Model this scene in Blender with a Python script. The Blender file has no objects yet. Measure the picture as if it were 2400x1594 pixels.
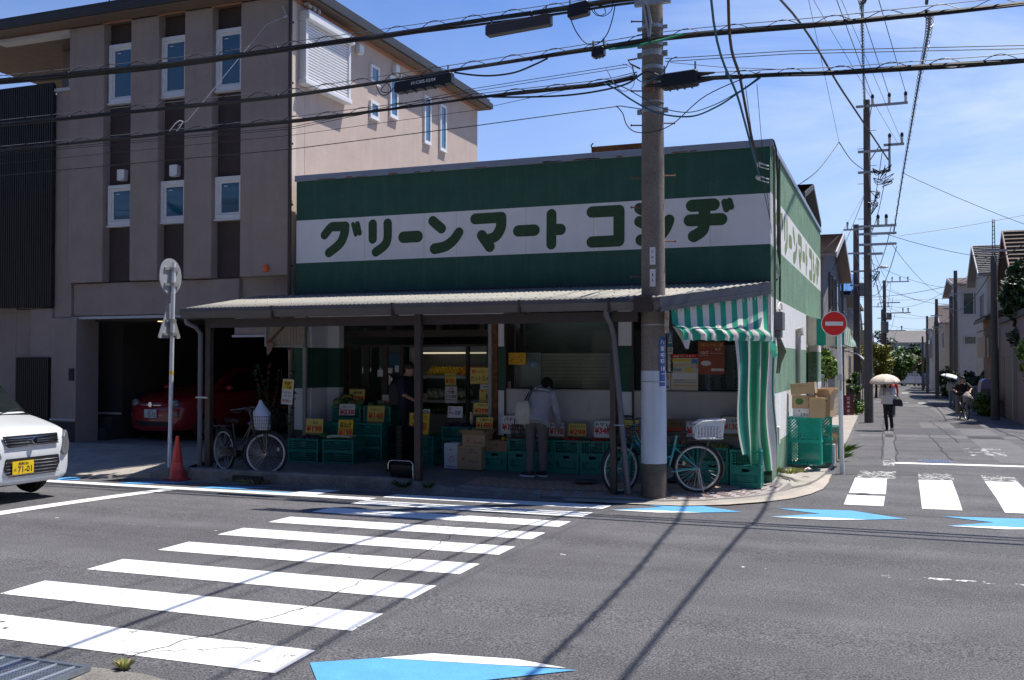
import bpy, bmesh, math, random
from mathutils import Vector as V, Matrix
R_=math.radians
random.seed(7)
S=bpy.context.scene
COL=S.collection
# ---------------------------------------------------------------- camera
cam_d=bpy.data.cameras.new('camera'); cam=bpy.data.objects.new('camera',cam_d); COL.objects.link(cam)
cam_d.sensor_width=36.0; cam_d.lens=35.0; cam_d.clip_start=.1; cam_d.clip_end=4000
cam.location=(1.711,-15.256,1.8); cam.rotation_euler=(R_(91.2237),0,R_(21.0))
S.camera=cam
# ---------------------------------------------------------------- sky and sun
SUN=V((.31,.30,1.0)).normalized()
EL=math.asin(SUN.z); AZ=math.atan2(SUN.x,SUN.y)
W=bpy.data.worlds.new('World'); S.world=W; W.use_nodes=True
nt=W.node_tree; nt.nodes.clear()
def N(t,**k):
    n=nt.nodes.new(t)
    for a,b in k.items(): setattr(n,a,b)
    return n
out=N('ShaderNodeOutputWorld'); bg=N('ShaderNodeBackground'); sky=N('ShaderNodeTexSky')
sky.sky_type='NISHITA'; sky.sun_disc=False; sky.sun_elevation=EL; sky.sun_rotation=AZ; sky.altitude=20; sky.air_density=1.0; sky.dust_density=.25; sky.ozone_density=2.2
tc=N('ShaderNodeTexCoord'); mp=N('ShaderNodeMapping'); mp.inputs['Scale'].default_value=(1.3,2.2,6.5); mp.inputs['Rotation'].default_value=(.15,.25,.5)
nz=N('ShaderNodeTexNoise'); nz.inputs['Scale'].default_value=1.5; nz.inputs['Detail'].default_value=9; nz.inputs['Roughness'].default_value=.58; nz.inputs['Distortion'].default_value=.7
rp=N('ShaderNodeValToRGB'); rp.color_ramp.elements[0].position=.36; rp.color_ramp.elements[1].position=.72
sep=N('ShaderNodeSeparateXYZ'); mx=N('ShaderNodeMix',data_type='RGBA')
hz=N('ShaderNodeMapRange'); hz.inputs[1].default_value=0.0; hz.inputs[2].default_value=.42; hz.inputs[3].default_value=.62; hz.inputs[4].default_value=.02
# thin cirrus lies mostly over the side street (+y), the open sky over the house stays clear
dt=N('ShaderNodeVectorMath',operation='DOT_PRODUCT'); dt.inputs[1].default_value=(.22,.90,.37)
hm=N('ShaderNodeMapRange'); hm.inputs[1].default_value=.84; hm.inputs[2].default_value=1.0; hm.inputs[3].default_value=.12; hm.inputs[4].default_value=1.0
mu=N('ShaderNodeMath',operation='MULTIPLY'); ad=N('ShaderNodeMath',operation='ADD',use_clamp=True); mu2=N('ShaderNodeMath',operation='MULTIPLY'); mu2.inputs[1].default_value=.85
L=nt.links.new
L(tc.outputs['Generated'],mp.inputs[0]); L(mp.outputs[0],nz.inputs['Vector']); L(nz.outputs[0],rp.inputs[0])
L(tc.outputs['Generated'],dt.inputs[0]); L(dt.outputs['Value'],hm.inputs[0]); L(rp.outputs[0],mu.inputs[0]); L(hm.outputs[0],mu.inputs[1]); L(mu.outputs[0],mu2.inputs[0])
L(tc.outputs['Generated'],sep.inputs[0]); L(sep.outputs['Z'],hz.inputs[0]); L(mu2.outputs[0],ad.inputs[0]); L(hz.outputs[0],ad.inputs[1])
tn=N('ShaderNodeMix',data_type='RGBA',blend_type='MULTIPLY'); tn.inputs[0].default_value=1; tn.inputs[7].default_value=(.50,.86,1.50,1); L(sky.outputs[0],tn.inputs[6])
L(ad.outputs[0],mx.inputs[0]); L(tn.outputs[2],mx.inputs[6]); mx.inputs[7].default_value=(6.6,7.9,9.8,1)
gd=N('ShaderNodeVectorMath',operation='DOT_PRODUCT'); gd.inputs[1].default_value=(.15,.95,.28); gm=N('ShaderNodeMapRange'); gm.inputs[1].default_value=-.6; gm.inputs[2].default_value=.9; gm.inputs[3].default_value=.56; gm.inputs[4].default_value=1.22
gs=N('ShaderNodeVectorMath',operation='SCALE'); L(tc.outputs['Generated'],gd.inputs[0]); L(gd.outputs['Value'],gm.inputs[0]); L(gm.outputs[0],gs.inputs['Scale']); L(mx.outputs[2],gs.inputs[0])   # the sky is brighter on the sun's side
L(gs.outputs[0],bg.inputs[0]); bg.inputs[1].default_value=.065; L(bg.outputs[0],out.inputs[0])
sd=bpy.data.lights.new('sun','SUN'); so=bpy.data.objects.new('sun',sd); COL.objects.link(so)
sd.energy=4.8; sd.angle=R_(.53); sd.color=(1.0,.95,.87)
so.rotation_euler=SUN.to_track_quat('Z','Y').to_euler(); so.location=(6,6,30)
vs=S.view_settings; vs.view_transform='Standard'; vs.look='None'; vs.exposure=0.45; vs.gamma=1.0; vs.use_curve_mapping=False
S.cycles.max_bounces=8; S.cycles.transparent_max_bounces=16
try: S.cycles.use_denoising=True
except Exception: pass
# ---------------------------------------------------------------- materials
MATS={}
def M(name,col,rough=.6,var=.0,scale=6.0,bump=0.0,bscale=60.0,metal=0.0,spec=.5,streak=0.0,emit=None,dark=None,coat=0.0,trans=0.0,tint=None,speck=0.0,sscale=200.0):
    if name in MATS: return MATS[name]
    m=bpy.data.materials.new(name); m.use_nodes=True; t=m.node_tree; p=t.nodes['Principled BSDF']
    def n(ty,**k):
        q=t.nodes.new(ty)
        for a,b in k.items(): setattr(q,a,b)
        return q
    l=t.links.new
    c=(*col,1)
    p.inputs['Base Color'].default_value=c; p.inputs['Roughness'].default_value=rough; p.inputs['Metallic'].default_value=metal
    p.inputs['Specular IOR Level'].default_value=spec; p.inputs['Coat Weight'].default_value=coat; p.inputs['Transmission Weight'].default_value=trans
    if emit: p.inputs['Emission Color'].default_value=(*emit[0],1); p.inputs['Emission Strength'].default_value=emit[1]
    co=n('ShaderNodeTexCoord').outputs['Object']
    last=None
    if var>0:
        a=n('ShaderNodeTexNoise'); a.inputs['Scale'].default_value=scale; a.inputs['Detail'].default_value=6; a.inputs['Roughness'].default_value=.65; l(co,a.inputs['Vector'])
        r=n('ShaderNodeMapRange'); r.inputs[1].default_value=.3; r.inputs[2].default_value=.7; l(a.outputs[0],r.inputs[0])
        x=n('ShaderNodeMix',data_type='RGBA'); l(r.outputs[0],x.inputs[0])
        d=dark or tuple(v*(1-var) for v in col)
        x.inputs[6].default_value=(*d,1); x.inputs[7].default_value=(*[min(1,v*(1+var*.6)) for v in col],1); last=x.outputs[2]
    if speck>0:
        a=n('ShaderNodeTexNoise'); a.inputs['Scale'].default_value=sscale; a.inputs['Detail'].default_value=3; l(co,a.inputs['Vector'])
        r=n('ShaderNodeMapRange'); r.inputs[1].default_value=.32; r.inputs[2].default_value=.68; r.inputs[3].default_value=1-speck; r.inputs[4].default_value=1+speck; l(a.outputs[0],r.inputs[0])
        x=n('ShaderNodeVectorMath',operation='SCALE'); l(r.outputs[0],x.inputs['Scale'])
        if last: l(last,x.inputs[0])
        else: x.inputs[0].default_value=col
        last=x.outputs[0]
    if streak>0:
        mm=n('ShaderNodeMapping'); mm.inputs['Scale'].default_value=(1,1,.06); l(co,mm.inputs[0])
        a=n('ShaderNodeTexNoise'); a.inputs['Scale'].default_value=7; a.inputs['Detail'].default_value=5; l(mm.outputs[0],a.inputs['Vector'])
        r=n('ShaderNodeMapRange'); r.inputs[1].default_value=.5; r.inputs[2].default_value=.75; r.inputs[3].default_value=0; r.inputs[4].default_value=streak; l(a.outputs[0],r.inputs[0])
        x=n('ShaderNodeMix',data_type='RGBA'); l(r.outputs[0],x.inputs[0])
        if last: l(last,x.inputs[6])
        else: x.inputs[6].default_value=c
        x.inputs[7].default_value=(*(tint or (.12,.10,.07)),1); last=x.outputs[2]
    if last: l(last,p.inputs['Base Color'])
    if bump>0:
        a=n('ShaderNodeTexNoise'); a.inputs['Scale'].default_value=bscale; a.inputs['Detail'].default_value=4; l(co,a.inputs['Vector'])
        b=n('ShaderNodeBump'); b.inputs['Strength'].default_value=bump; b.inputs['Distance'].default_value=.01; l(a.outputs[0],b.inputs['Height']); l(b.outputs[0],p.inputs['Normal'])
    MATS[name]=m; return m
def GLASS(name,tint=(.8,.85,.85),refl=1.0):
    if name in MATS: return MATS[name]
    m=bpy.data.materials.new(name); m.use_nodes=True; t=m.node_tree; t.nodes.clear()
    o=t.nodes.new('ShaderNodeOutputMaterial'); tr=t.nodes.new('ShaderNodeBsdfTransparent'); gl=t.nodes.new('ShaderNodeBsdfGlossy'); mi=t.nodes.new('ShaderNodeMixShader'); fr=t.nodes.new('ShaderNodeFresnel'); mu=t.nodes.new('ShaderNodeMath'); mu.operation='MULTIPLY'
    tr.inputs[0].default_value=(*tint,1); gl.inputs['Roughness'].default_value=.01; fr.inputs[0].default_value=1.5; mu.inputs[1].default_value=refl
    t.links.new(fr.outputs[0],mu.inputs[0]); t.links.new(mu.outputs[0],mi.inputs[0]); t.links.new(tr.outputs[0],mi.inputs[1]); t.links.new(gl.outputs[0],mi.inputs[2]); t.links.new(mi.outputs[0],o.inputs[0])
    MATS[name]=m; return m
# ---------------------------------------------------------------- mesh builder
def fr(d):
    d=V(d).normalized(); a=V((0,0,1)) if abs(d.z)<.9 else V((1,0,0))
    x=d.cross(a).normalized(); return x,d.cross(x).normalized()
TXT={}
def text_data(s,bold=0.0,sp=1.0):
    k=(s,bold,sp)
    if k in TXT: return TXT[k]
    cu=bpy.data.curves.new('t','FONT'); cu.body=s; cu.align_x='CENTER'; cu.align_y='CENTER'; cu.offset=bold; cu.resolution_u=2; cu.space_character=sp
    o=bpy.data.objects.new('t',cu); COL.objects.link(o); dg=bpy.context.evaluated_depsgraph_get(); dg.update()
    me=bpy.data.meshes.new_from_object(o.evaluated_get(dg))
    vs=[v.co.copy() for v in me.vertices]; fs=[tuple(p.vertices) for p in me.polygons]
    bpy.data.objects.remove(o); bpy.data.curves.remove(cu); bpy.data.meshes.remove(me)
    if vs:
        x0=min(v.x for v in vs);x1=max(v.x for v in vs);y0=min(v.y for v in vs);y1=max(v.y for v in vs)
        cx,cy=(x0+x1)/2,(y0+y1)/2; vs=[V((v.x-cx,v.y-cy,0)) for v in vs]; dim=(x1-x0,y1-y0)
    else: dim=(1,1)
    TXT[k]=(vs,fs,dim); return TXT[k]
class B:
    def __init__(s): s.v=[];s.f=[];s.m=[];s.X=Matrix.Identity(4);s.i=0
    def at(s,loc=(0,0,0),rot=(0,0,0),sc=1.0):
        from mathutils import Euler
        s.X=Matrix.Translation(V(loc))@Euler(rot,'XYZ').to_matrix().to_4x4()@(Matrix.Diagonal((sc,sc,sc,1)) if not isinstance(sc,tuple) else Matrix.Diagonal((*sc,1))); return s
    def mat(s,i): s.i=i; return s
    def add(s,vs,fs):
        b=len(s.v); s.v+=[s.X@V(p) for p in vs]; s.f+=[tuple(b+i for i in f) for f in fs]; s.m+=[s.i]*len(fs); return s
    def box(s,x0,y0,z0,x1,y1,z1):
        return s.add([(x0,y0,z0),(x1,y0,z0),(x1,y1,z0),(x0,y1,z0),(x0,y0,z1),(x1,y0,z1),(x1,y1,z1),(x0,y1,z1)],[(0,3,2,1),(4,5,6,7),(0,1,5,4),(1,2,6,5),(2,3,7,6),(3,0,4,7)])
    def bar(s,p0,p1,w,h=None,up=(0,0,1)):
        p0,p1=V(p0),V(p1); d=(p1-p0).normalized(); h=h or w; u=V(up)
        if abs(d.dot(u))>.95: u=V((0,1,0))
        x=d.cross(u).normalized()*w/2; y=x.cross(d).normalized()*h/2
        vs=[p+a*x+b*y for p in (p0,p1) for a,b in ((-1,-1),(1,-1),(1,1),(-1,1))]
        return s.add(vs,[(3,2,1,0),(4,5,6,7),(0,1,5,4),(1,2,6,5),(2,3,7,6),(3,0,4,7)])
    def cyl(s,p0,p1,r0,r1=None,n=12,cap=True):
        r1=r0 if r1 is None else r1; p0,p1=V(p0),V(p1); x,y=fr(p1-p0)
        vs=[p+r*(math.cos(2*math.pi*k/n)*x+math.sin(2*math.pi*k/n)*y) for p,r in ((p0,r0),(p1,r1)) for k in range(n)]
        fs=[(k,(k+1)%n,n+(k+1)%n,n+k) for k in range(n)]
        if cap: fs+=[tuple(range(n))[::-1],tuple(range(n,2*n))]
        return s.add(vs,fs)
    def tube(s,pts,r,n=6,closed=False):
        pts=[V(p) for p in pts]; N_=len(pts); rr=r if isinstance(r,(list,tuple)) else [r]*N_
        vs=[];x=None
        for i,p in enumerate(pts):
            a=pts[i-1] if (i>0 or closed) else p; b=pts[(i+1)%N_] if (i<N_-1 or closed) else p
            d=(b-a)
            d=d.normalized() if d.length>1e-9 else V((0,0,1))
            if x is None: x,_=fr(d)
            x=(x-d*x.dot(d)); x=x.normalized() if x.length>1e-6 else fr(d)[0]
            y=d.cross(x)
            vs+=[p+rr[i]*(math.cos(2*math.pi*k/n)*x+math.sin(2*math.pi*k/n)*y) for k in range(n)]
        fs=[];R=N_ if closed else N_-1
        for i in range(R):
            j=(i+1)%N_
            fs+=[(i*n+k,i*n+(k+1)%n,j*n+(k+1)%n,j*n+k) for k in range(n)]
        if not closed: fs+=[tuple(range(n))[::-1],tuple(range((N_-1)*n,N_*n))]
        return s.add(vs,fs)
    def ell(s,c,r,n=12,m=8):
        r=(r,r,r) if not isinstance(r,(tuple,list)) else r
        vs=[V(c)+V((0,0,-r[2]))];
        for j in range(1,m):
            t=-math.pi/2+math.pi*j/m
            vs+=[V(c)+V((r[0]*math.cos(t)*math.cos(2*math.pi*k/n),r[1]*math.cos(t)*math.sin(2*math.pi*k/n),r[2]*math.sin(t))) for k in range(n)]
        vs.append(V(c)+V((0,0,r[2]))); fs=[(0,1+(k+1)%n,1+k) for k in range(n)]
        for j in range(m-2):
            a=1+j*n;b=a+n; fs+=[(a+k,a+(k+1)%n,b+(k+1)%n,b+k) for k in range(n)]
        a=1+(m-2)*n; e=len(vs)-1; fs+=[(a+k,a+(k+1)%n,e) for k in range(n)]
        return s.add(vs,fs)
    def lathe(s,prof,n=16,c=(0,0,0)):
        vs=[(c[0]+r*math.cos(2*math.pi*k/n),c[1]+r*math.sin(2*math.pi*k/n),c[2]+z) for r,z in prof for k in range(n)]
        fs=[(i*n+k,i*n+(k+1)%n,(i+1)*n+(k+1)%n,(i+1)*n+k) for i in range(len(prof)-1) for k in range(n)]
        fs+=[tuple(range(n))[::-1],tuple(range((len(prof)-1)*n,len(prof)*n))]
        return s.add(vs,fs)
    def prism(s,pts,vec):
        n=len(pts); vs=[V(p) for p in pts]+[V(p)+V(vec) for p in pts]
        return s.add(vs,[tuple(range(n))[::-1],tuple(range(n,2*n))]+[(k,(k+1)%n,n+(k+1)%n,n+k) for k in range(n)])
    def face(s,pts): return s.add(pts,[tuple(range(len(pts)))])
    def loft(s,rings,caps=True,closed=True):
        n=len(rings[0]); vs=[p for r in rings for p in r]; K=n if closed else n-1
        fs=[(i*n+k,i*n+(k+1)%n,(i+1)*n+(k+1)%n,(i+1)*n+k) for i in range(len(rings)-1) for k in range(K)]
        if caps: fs+=[tuple(range(n))[::-1],tuple(range((len(rings)-1)*n,len(rings)*n))]
        return s.add(vs,fs)
    def text(s,t,c,w=None,h=None,ax=(1,0,0),up=(0,0,1),bold=0.0,sp=1.0):
        vs,fs,(dw,dh)=text_data(t,bold,sp)
        kx=(w/dw) if w else None; ky=(h/dh) if h else None
        if kx is None: kx=ky
        if ky is None: ky=kx
        ax=V(ax);up=V(up);c=V(c)
        return s.add([c+ax*(p.x*kx)+up*(p.y*ky) for p in vs],fs)
    def obj(s,name,mats,parent=None,smooth=0,bevel=0.0,loc=None):
        me=bpy.data.meshes.new(name); me.from_pydata([tuple(p) for p in s.v],[],s.f)
        mats=mats if isinstance(mats,(list,tuple)) else [mats]
        for m in mats: me.materials.append(m)
        me.polygons.foreach_set('material_index',s.m); me.validate(); me.update()
        if smooth:
            me.polygons.foreach_set('use_smooth',[True]*len(me.polygons)); me.set_sharp_from_angle(angle=R_(smooth))
        o=bpy.data.objects.new(name,me); COL.objects.link(o)
        if parent: o.parent=parent
        if loc: o.location=loc
        if bevel>0:
            b=o.modifiers.new('bevel','BEVEL'); b.width=bevel; b.segments=2; b.limit_method='ANGLE'
        return o
def tag(o,label,cat,group=None):
    o['label']=label; o['category']=cat
    if group: o['group']=group
    return o
def T(name,label,cat,loc=(0,0,0),rz=0.0,group=None):
    o=bpy.data.objects.new(name,None); COL.objects.link(o); o.location=loc; o.rotation_euler=(0,0,rz); o.empty_display_size=.2
    return tag(o,label,cat,group)
def st(o): o['kind']='structure'; return o
def dup(o,parent=None,loc=None,rz=None,label=None,group=None):
    c=o.copy(); COL.objects.link(c)
    if parent: c.parent=parent
    for ch in list(o.children): dup(ch,c)
    if loc is not None: c.location=loc
    if rz is not None: c.rotation_euler=(0,0,rz)
    if label: c['label']=label
    if group: c['group']=group
    return c
def roadz(y):
    v=(y+6.3)/3.8; return -.0645*v*v-.0256*v
def streetz(y):
    if y<-2.2: return roadz(max(y,-10.75))
    if y<0: return -.103+.013*(y+2.2)/2.2
    return -.09-.012*min(y,160)
def smo(a,b,x):
    if a==b: return 0.0
    t=min(1,max(0,(x-a)/(b-a))); return t*t*(3-2*t)
def swz(x,y):
    zk=-.02-.063*smo(-5.5,-3.5,x); yo=-2.1 if x<-1.8 else -2.1*(1-((x+1.8)/2.15)**2) if x<.3 else -.01
    t=min(1,max(0,(y-yo)/max(.05,-yo))); zw=.1-.10*smo(-1.6,-.1,x); return zk+(zw-zk)*t
# ================================================================ SETTING: ground, roads, pavements, markings
asph=M('asphalt',(.118,.115,.121),.85,.22,1.1,.5,320,speck=.75,sscale=80,spec=.3)
def lanes(m):
    t=m.node_tree; p=t.nodes['Principled BSDF']; src=p.inputs['Base Color'].links[0].from_socket; c=t.nodes.new('ShaderNodeTexCoord'); mp_=t.nodes.new('ShaderNodeMapping'); mp_.inputs['Scale'].default_value=(.07,1.1,1); a=t.nodes.new('ShaderNodeTexNoise'); a.inputs['Scale'].default_value=1.2; a.inputs['Detail'].default_value=5; r=t.nodes.new('ShaderNodeMapRange'); r.inputs[1].default_value=.33; r.inputs[2].default_value=.67; r.inputs[3].default_value=.80; r.inputs[4].default_value=1.14; x=t.nodes.new('ShaderNodeVectorMath'); x.operation='SCALE'
    t.links.new(c.outputs['Object'],mp_.inputs[0]); t.links.new(mp_.outputs[0],a.inputs['Vector']); t.links.new(a.outputs[0],r.inputs[0]); t.links.new(src,x.inputs[0]); t.links.new(r.outputs[0],x.inputs['Scale']); t.links.new(x.outputs[0],p.inputs['Base Color'])
lanes(asph)
asph2=M('asphalt_patch',(.15,.146,.152),.85,.2,2.0,.4,320,speck=.4,sscale=110,spec=.3)
asph3=M('asphalt_dark',(.088,.086,.092),.8,.2,2.0,.4,320,speck=.4,sscale=110,spec=.3)
crk=M('crack_fill',(.02,.02,.022),.7)
paint=M('road_paint',(.80,.80,.79),.7,.07,3.0,.2,250,speck=.06,sscale=60)
bluep=M('road_paint_blue',(.10,.36,.66),.6,.12,5,.2,200,speck=.1,sscale=90)
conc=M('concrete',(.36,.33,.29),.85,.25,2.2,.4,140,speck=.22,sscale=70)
concd=M('concrete_old',(.24,.225,.20),.9,.3,3.0,.6,120,speck=.3,sscale=60,dark=(.13,.12,.105))
soil=M('ground_soil',(.16,.14,.11),.95,.3,.5)
def cut_sheet(name,polys,mat,dz,zf=None,step=.25,parent=None):
    zf=zf or (lambda x,y:streetz(y)); bm=bmesh.new()
    for P in polys: bm.faces.new([bm.verts.new((x,y,0)) for x,y in P])
    bm.normal_update()
    for f in bm.faces:
        if f.normal.z<0: f.normal_flip()
    ys=[v.co.y for v in bm.verts]; y=math.floor(min(ys)/step)*step+step if step else 9e9
    while y<max(ys) and step:
        g=list(bm.verts)+list(bm.edges)+list(bm.faces); bmesh.ops.bisect_plane(bm,geom=g,plane_co=(0,y,0),plane_no=(0,1,0)); y+=step if y<4 else 4
    for v in bm.verts: v.co.z=zf(v.co.x,v.co.y)+dz
    me=bpy.data.meshes.new(name); bm.to_mesh(me); bm.free(); me.materials.append(mat)
    o=bpy.data.objects.new(name,me); COL.objects.link(o)
    if parent: o.parent=parent
    return o
def grid_sheet(name,xs,ys,zf,mat):
    b=B(); vs=[(x,y,zf(x,y)) for y in ys for x in xs]; n=len(xs)
    b.add(vs,[(j*n+i,j*n+i+1,(j+1)*n+i+1,(j+1)*n+i) for j in range(len(ys)-1) for i in range(n-1)])
    return st(b.obj(name,mat,smooth=40))
def fr_(a,b,n): return [a+(b-a)*i/n for i in range(n+1)]
grid_sheet('ground',[-1500,-300,-60,-20,0,20,60,300,1500],[-400,-60,-12,-2.3,0,40,80,120,160,400,1600],lambda x,y:(streetz(y) if y>-2 else -.3)-.12,soil)
grid_sheet('main_road',fr_(-70,70,28),fr_(-10.75,-2.0,35),lambda x,y:streetz(y),asph)
grid_sheet('side_street',fr_(.1,5.75,4),[-2.0,-1,0,5,10,20,30,50,80,120,138],lambda x,y:streetz(y)+.002,asph)
grid_sheet('cross_street',[-40,-5,0,6,40],[138,142.5],lambda x,y:streetz(y),asph)
# near side: gutter and pavement at the camera's feet
grid_sheet('near_gutter',fr_(-70,70,20),[-11.25,-10.75],lambda x,y:roadz(-10.75)+.004,concd)
grid_sheet('near_pavement',fr_(-70,70,20),[-16,-11.25],lambda x,y:roadz(-10.75)+.02,conc)
st(cut_sheet('near_gutter_apron',[[(-70,-10.9),(-70,-10.47),(-4.6,-10.47),(-3.05,-10.51),(-2.45,-10.5),(-1.95,-10.6),(-1.3,-10.9)]],concd,.003))
# drain grating in the gutter
g=T('drain_grating','steel drain grating set in the concrete gutter at the near kerb','grating',(-3.62,-10.86,roadz(-10.75)+.012))
b=B(); b.box(-.62,-.3,0,.84,-.27,.03).box(-.62,.26,0,.84,.29,.03).box(-.62,-.27,0,-.59,.26,.03).box(.81,-.27,0,.84,.26,.03)
stl=M('galvanised_steel',(.42,.46,.52),.38,.2,20,metal=.85); stlw=M('galvanised_bar',(.75,.77,.8),.35,metal=.7); blk=M('matte_black',(.015,.015,.017),.6)
b.obj('frame',stl,g)
b=B(); b.box(-.6,-.28,-.03,.82,.27,-.02); b.obj('pit',blk,g)
b=B()
for k in range(60): b.box(-.58+k*.0234,-.27,.004,-.572+k*.0234,.26,.02)
for k in range(22): b.box(-.59,-.26+k*.0243,.006,.81,-.252+k*.0243,.018)
b.obj('mesh',stl,g)
b=B()
for k in range(10): b.box(-.52+k*.14,-.27,.018,-.51+k*.14,.26,.026)
b.obj('bearing_bar',stlw,g)
# pavement in front of the shop: ruled between kerb line and wall line
tile=M('pavement_tile',(.36,.27,.21),.85,.22,2.5,.25,90,speck=.15,sscale=50)
def ruled(name,outer,inner,zf,mat,n=6):
    b=B(); rows=[]
    for (o,i) in zip(outer,inner): rows+=[(o[0]+(i[0]-o[0])*k/n,o[1]+(i[1]-o[1])*k/n) for k in range(n+1)]
    vs=[(x,y,zf(x,y)) for x,y in rows]; m=n+1; K=len(outer)
    b.add([p for q in outer for p in ((q[0],q[1],zf(*q)),(q[0],q[1],zf(*q)-.3))],[(2*k,2*k+1,2*k+3,2*k+2) for k in range(K-1)])
    b.add(vs,[(j*m+k,(j+1)*m+k,(j+1)*m+k+1,j*m+k+1) for j in range(len(outer)-1) for k in range(n)])
    return st(b.obj(name,mat,smooth=30))
OUT=[(-9.3,-2.06),(-8,-2.06),(-7,-2.06),(-6,-2.06),(-5.2,-2.07),(-4.3,-2.12),(-3.4,-2.15),(-2.6,-2.12),(-1.8,-2.05),(-1.2,-1.95),(-.7,-1.7),(-.3,-1.3),(0,-.9),(.18,-.45),(.3,0)]
INN=[(-9.3,.0),(-8.32,.9),(-7,1.4),(-6,1.4),(-5.2,1.4),(-4.3,.02),(-3.4,.02),(-2.6,.02),(-1.8,.02),(-1.2,.02),(-.7,.02),(-.45,.02),(-.25,.02),(-.1,.02),(0,.05)]
def pz(x,y): return swz(x,y)
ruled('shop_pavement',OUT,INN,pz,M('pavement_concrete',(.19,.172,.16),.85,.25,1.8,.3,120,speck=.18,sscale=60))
# grooved buff paving on the corner and along the kerb
def tilemat():
    m=M('grooved_paving',(.50,.36,.27),.85,.15,3,.2,90,speck=.12,sscale=50); t=m.node_tree
    w=t.nodes.new('ShaderNodeTexBrick'); w.inputs['Scale'].default_value=1; w.inputs['Mortar Size'].default_value=.012; w.inputs['Brick Width'].default_value=.30; w.inputs['Row Height'].default_value=.075; w.inputs['Color1'].default_value=(1,1,1,1); w.inputs['Color2'].default_value=(.92,.9,.88,1); w.inputs['Mortar'].default_value=(.45,.42,.4,1)
    mp_=t.nodes.new('ShaderNodeMapping'); mp_.inputs['Rotation'].default_value=(0,0,.72); tc_=t.nodes.new('ShaderNodeTexCoord'); t.links.new(tc_.outputs['Object'],mp_.inputs[0]); t.links.new(mp_.outputs[0],w.inputs[0])
    p=t.nodes['Principled BSDF']; src=p.inputs['Base Color'].links[0].from_socket; x=t.nodes.new('ShaderNodeMix'); x.data_type='RGBA'; x.blend_type='MULTIPLY'; x.inputs[0].default_value=1; t.links.new(src,x.inputs[6]); t.links.new(w.outputs[0],x.inputs[7]); t.links.new(x.outputs[2],p.inputs['Base Color']); return m
def curve_off(d):
    return [(x-d*nx,y-d*ny) for (x,y),(nx,ny) in zip(OUT,NRM)]
NRM=[]
for i in range(len(OUT)):
    a=OUT[max(0,i-1)]; c=OUT[min(len(OUT)-1,i+1)]; dx,dy=c[0]-a[0],c[1]-a[1]; l_=math.hypot(dx,dy); NRM.append((dy/l_,-dx/l_))
ruled('grooved_paving',curve_off(.50)[5:],curve_off(1.05)[5:12]+[(-.72,-.5),(-.5,-.25),(-.35,-.12)],lambda x,y:swz(x,y)+.005,tilemat(),4)
ruled('tactile_strip',curve_off(.06)[5:],curve_off(.42)[5:],lambda x,y:swz(x,y)+.004,M('paving_grey',(.34,.31,.30),.85,.2,3,.2,90,speck=.12,sscale=50),3)
# raised red bars of the tactile strip
b=B(); redb=M('tactile_bar',(.38,.27,.235),.8,.2,6)
def along(P,s):
    for a,c in zip(P,P[1:]):
        l_=math.hypot(c[0]-a[0],c[1]-a[1]) or 1e-9
        if s<=l_: return (a[0]+(c[0]-a[0])*s/l_,a[1]+(c[1]-a[1])*s/l_),((c[0]-a[0])/l_,(c[1]-a[1])/l_)
        s-=l_
    return None
P_=curve_off(.06)[5:]; s_=.12
while along(P_,s_+.22):
    (x,y),(tx,ty)=along(P_,s_+.1); nx,ny=-ty,tx
    for k in range(4):
        ox,oy=x+nx*(.07+.075*k),y+ny*(.07+.075*k); z=swz(ox,oy)+.004
        a=(ox-tx*.085,oy-ty*.085,z+.006); c=(ox+tx*.085,oy+ty*.085,z+.006); b.bar(a,c,.020,.010)
    s_+=.3
st(b.obj('tactile_bars',redb))
# strip along the shop's flank and the street edge
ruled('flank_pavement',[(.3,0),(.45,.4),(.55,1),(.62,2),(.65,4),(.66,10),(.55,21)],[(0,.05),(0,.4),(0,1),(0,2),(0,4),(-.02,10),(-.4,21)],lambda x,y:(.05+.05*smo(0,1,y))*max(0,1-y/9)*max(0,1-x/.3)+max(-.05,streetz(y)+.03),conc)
st(cut_sheet('corner_apron',[[(-2.4,-2.42),(-1.6,-2.32),(-1.0,-2.2),(-.55,-1.95),(-.1,-1.5),(.2,-1.0),(.36,-.4),(.48,.1),(.62,.1),(.66,-.1),(.72,.8),(.72,2.4),(.55,2.4),(.3,.0),(0,-.9),(-.3,-1.3),(-.7,-1.7),(-1.2,-1.95),(-1.8,-2.05),(-2.6,-2.12)][::-1]],conc,.012))
st(cut_sheet('corner_kerb',[[(-2.4,-2.42),(-1.6,-2.40),(-.9,-2.3),(-.35,-1.95),(.1,-1.5),(.4,-1.05),(.6,-.5),(.72,.1),(.74,1),(.70,2.4),(.60,2.4),(.48,.1),(.36,-.4),(.2,-1.0),(-.1,-1.5),(-.55,-1.95),(-1.0,-2.2),(-1.6,-2.32)][::-1]],M('apron_concrete',(.42,.37,.32),.85,.22,2.2,.35,140,speck=.2,sscale=70),.016))
# kerb with its gutter
b=B(); xs=[(-10.1,-.075),(-9.45,.05),(-9.1,.085),(-8,.085),(-7,.085),(-6,.085),(-5.3,.08),(-4.6,.02),(-3.9,-.05),(-2.9,-.066)]
b.loft([[(x,-2.22,-.2),(x,-2.2,z-.025),(x,-2.175,z),(x,-2.05,z+.004),(x,-2.05,-.2)] for x,z in xs])
st(b.obj('kerb',concd,smooth=40))
b=B(); b.box(-7.98,-2.232,-.075,-7.42,-2.2,.02); st(b.obj('kerb_inlet',blk))
st(cut_sheet('road_gutter',[[(-60,-2.55),(-2.3,-2.52),(-2.3,-2.2),(-60,-2.2)]],M('gutter_concrete',(.20,.19,.18),.9,.3,3,.5,120,speck=.25,sscale=70),.005))
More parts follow.
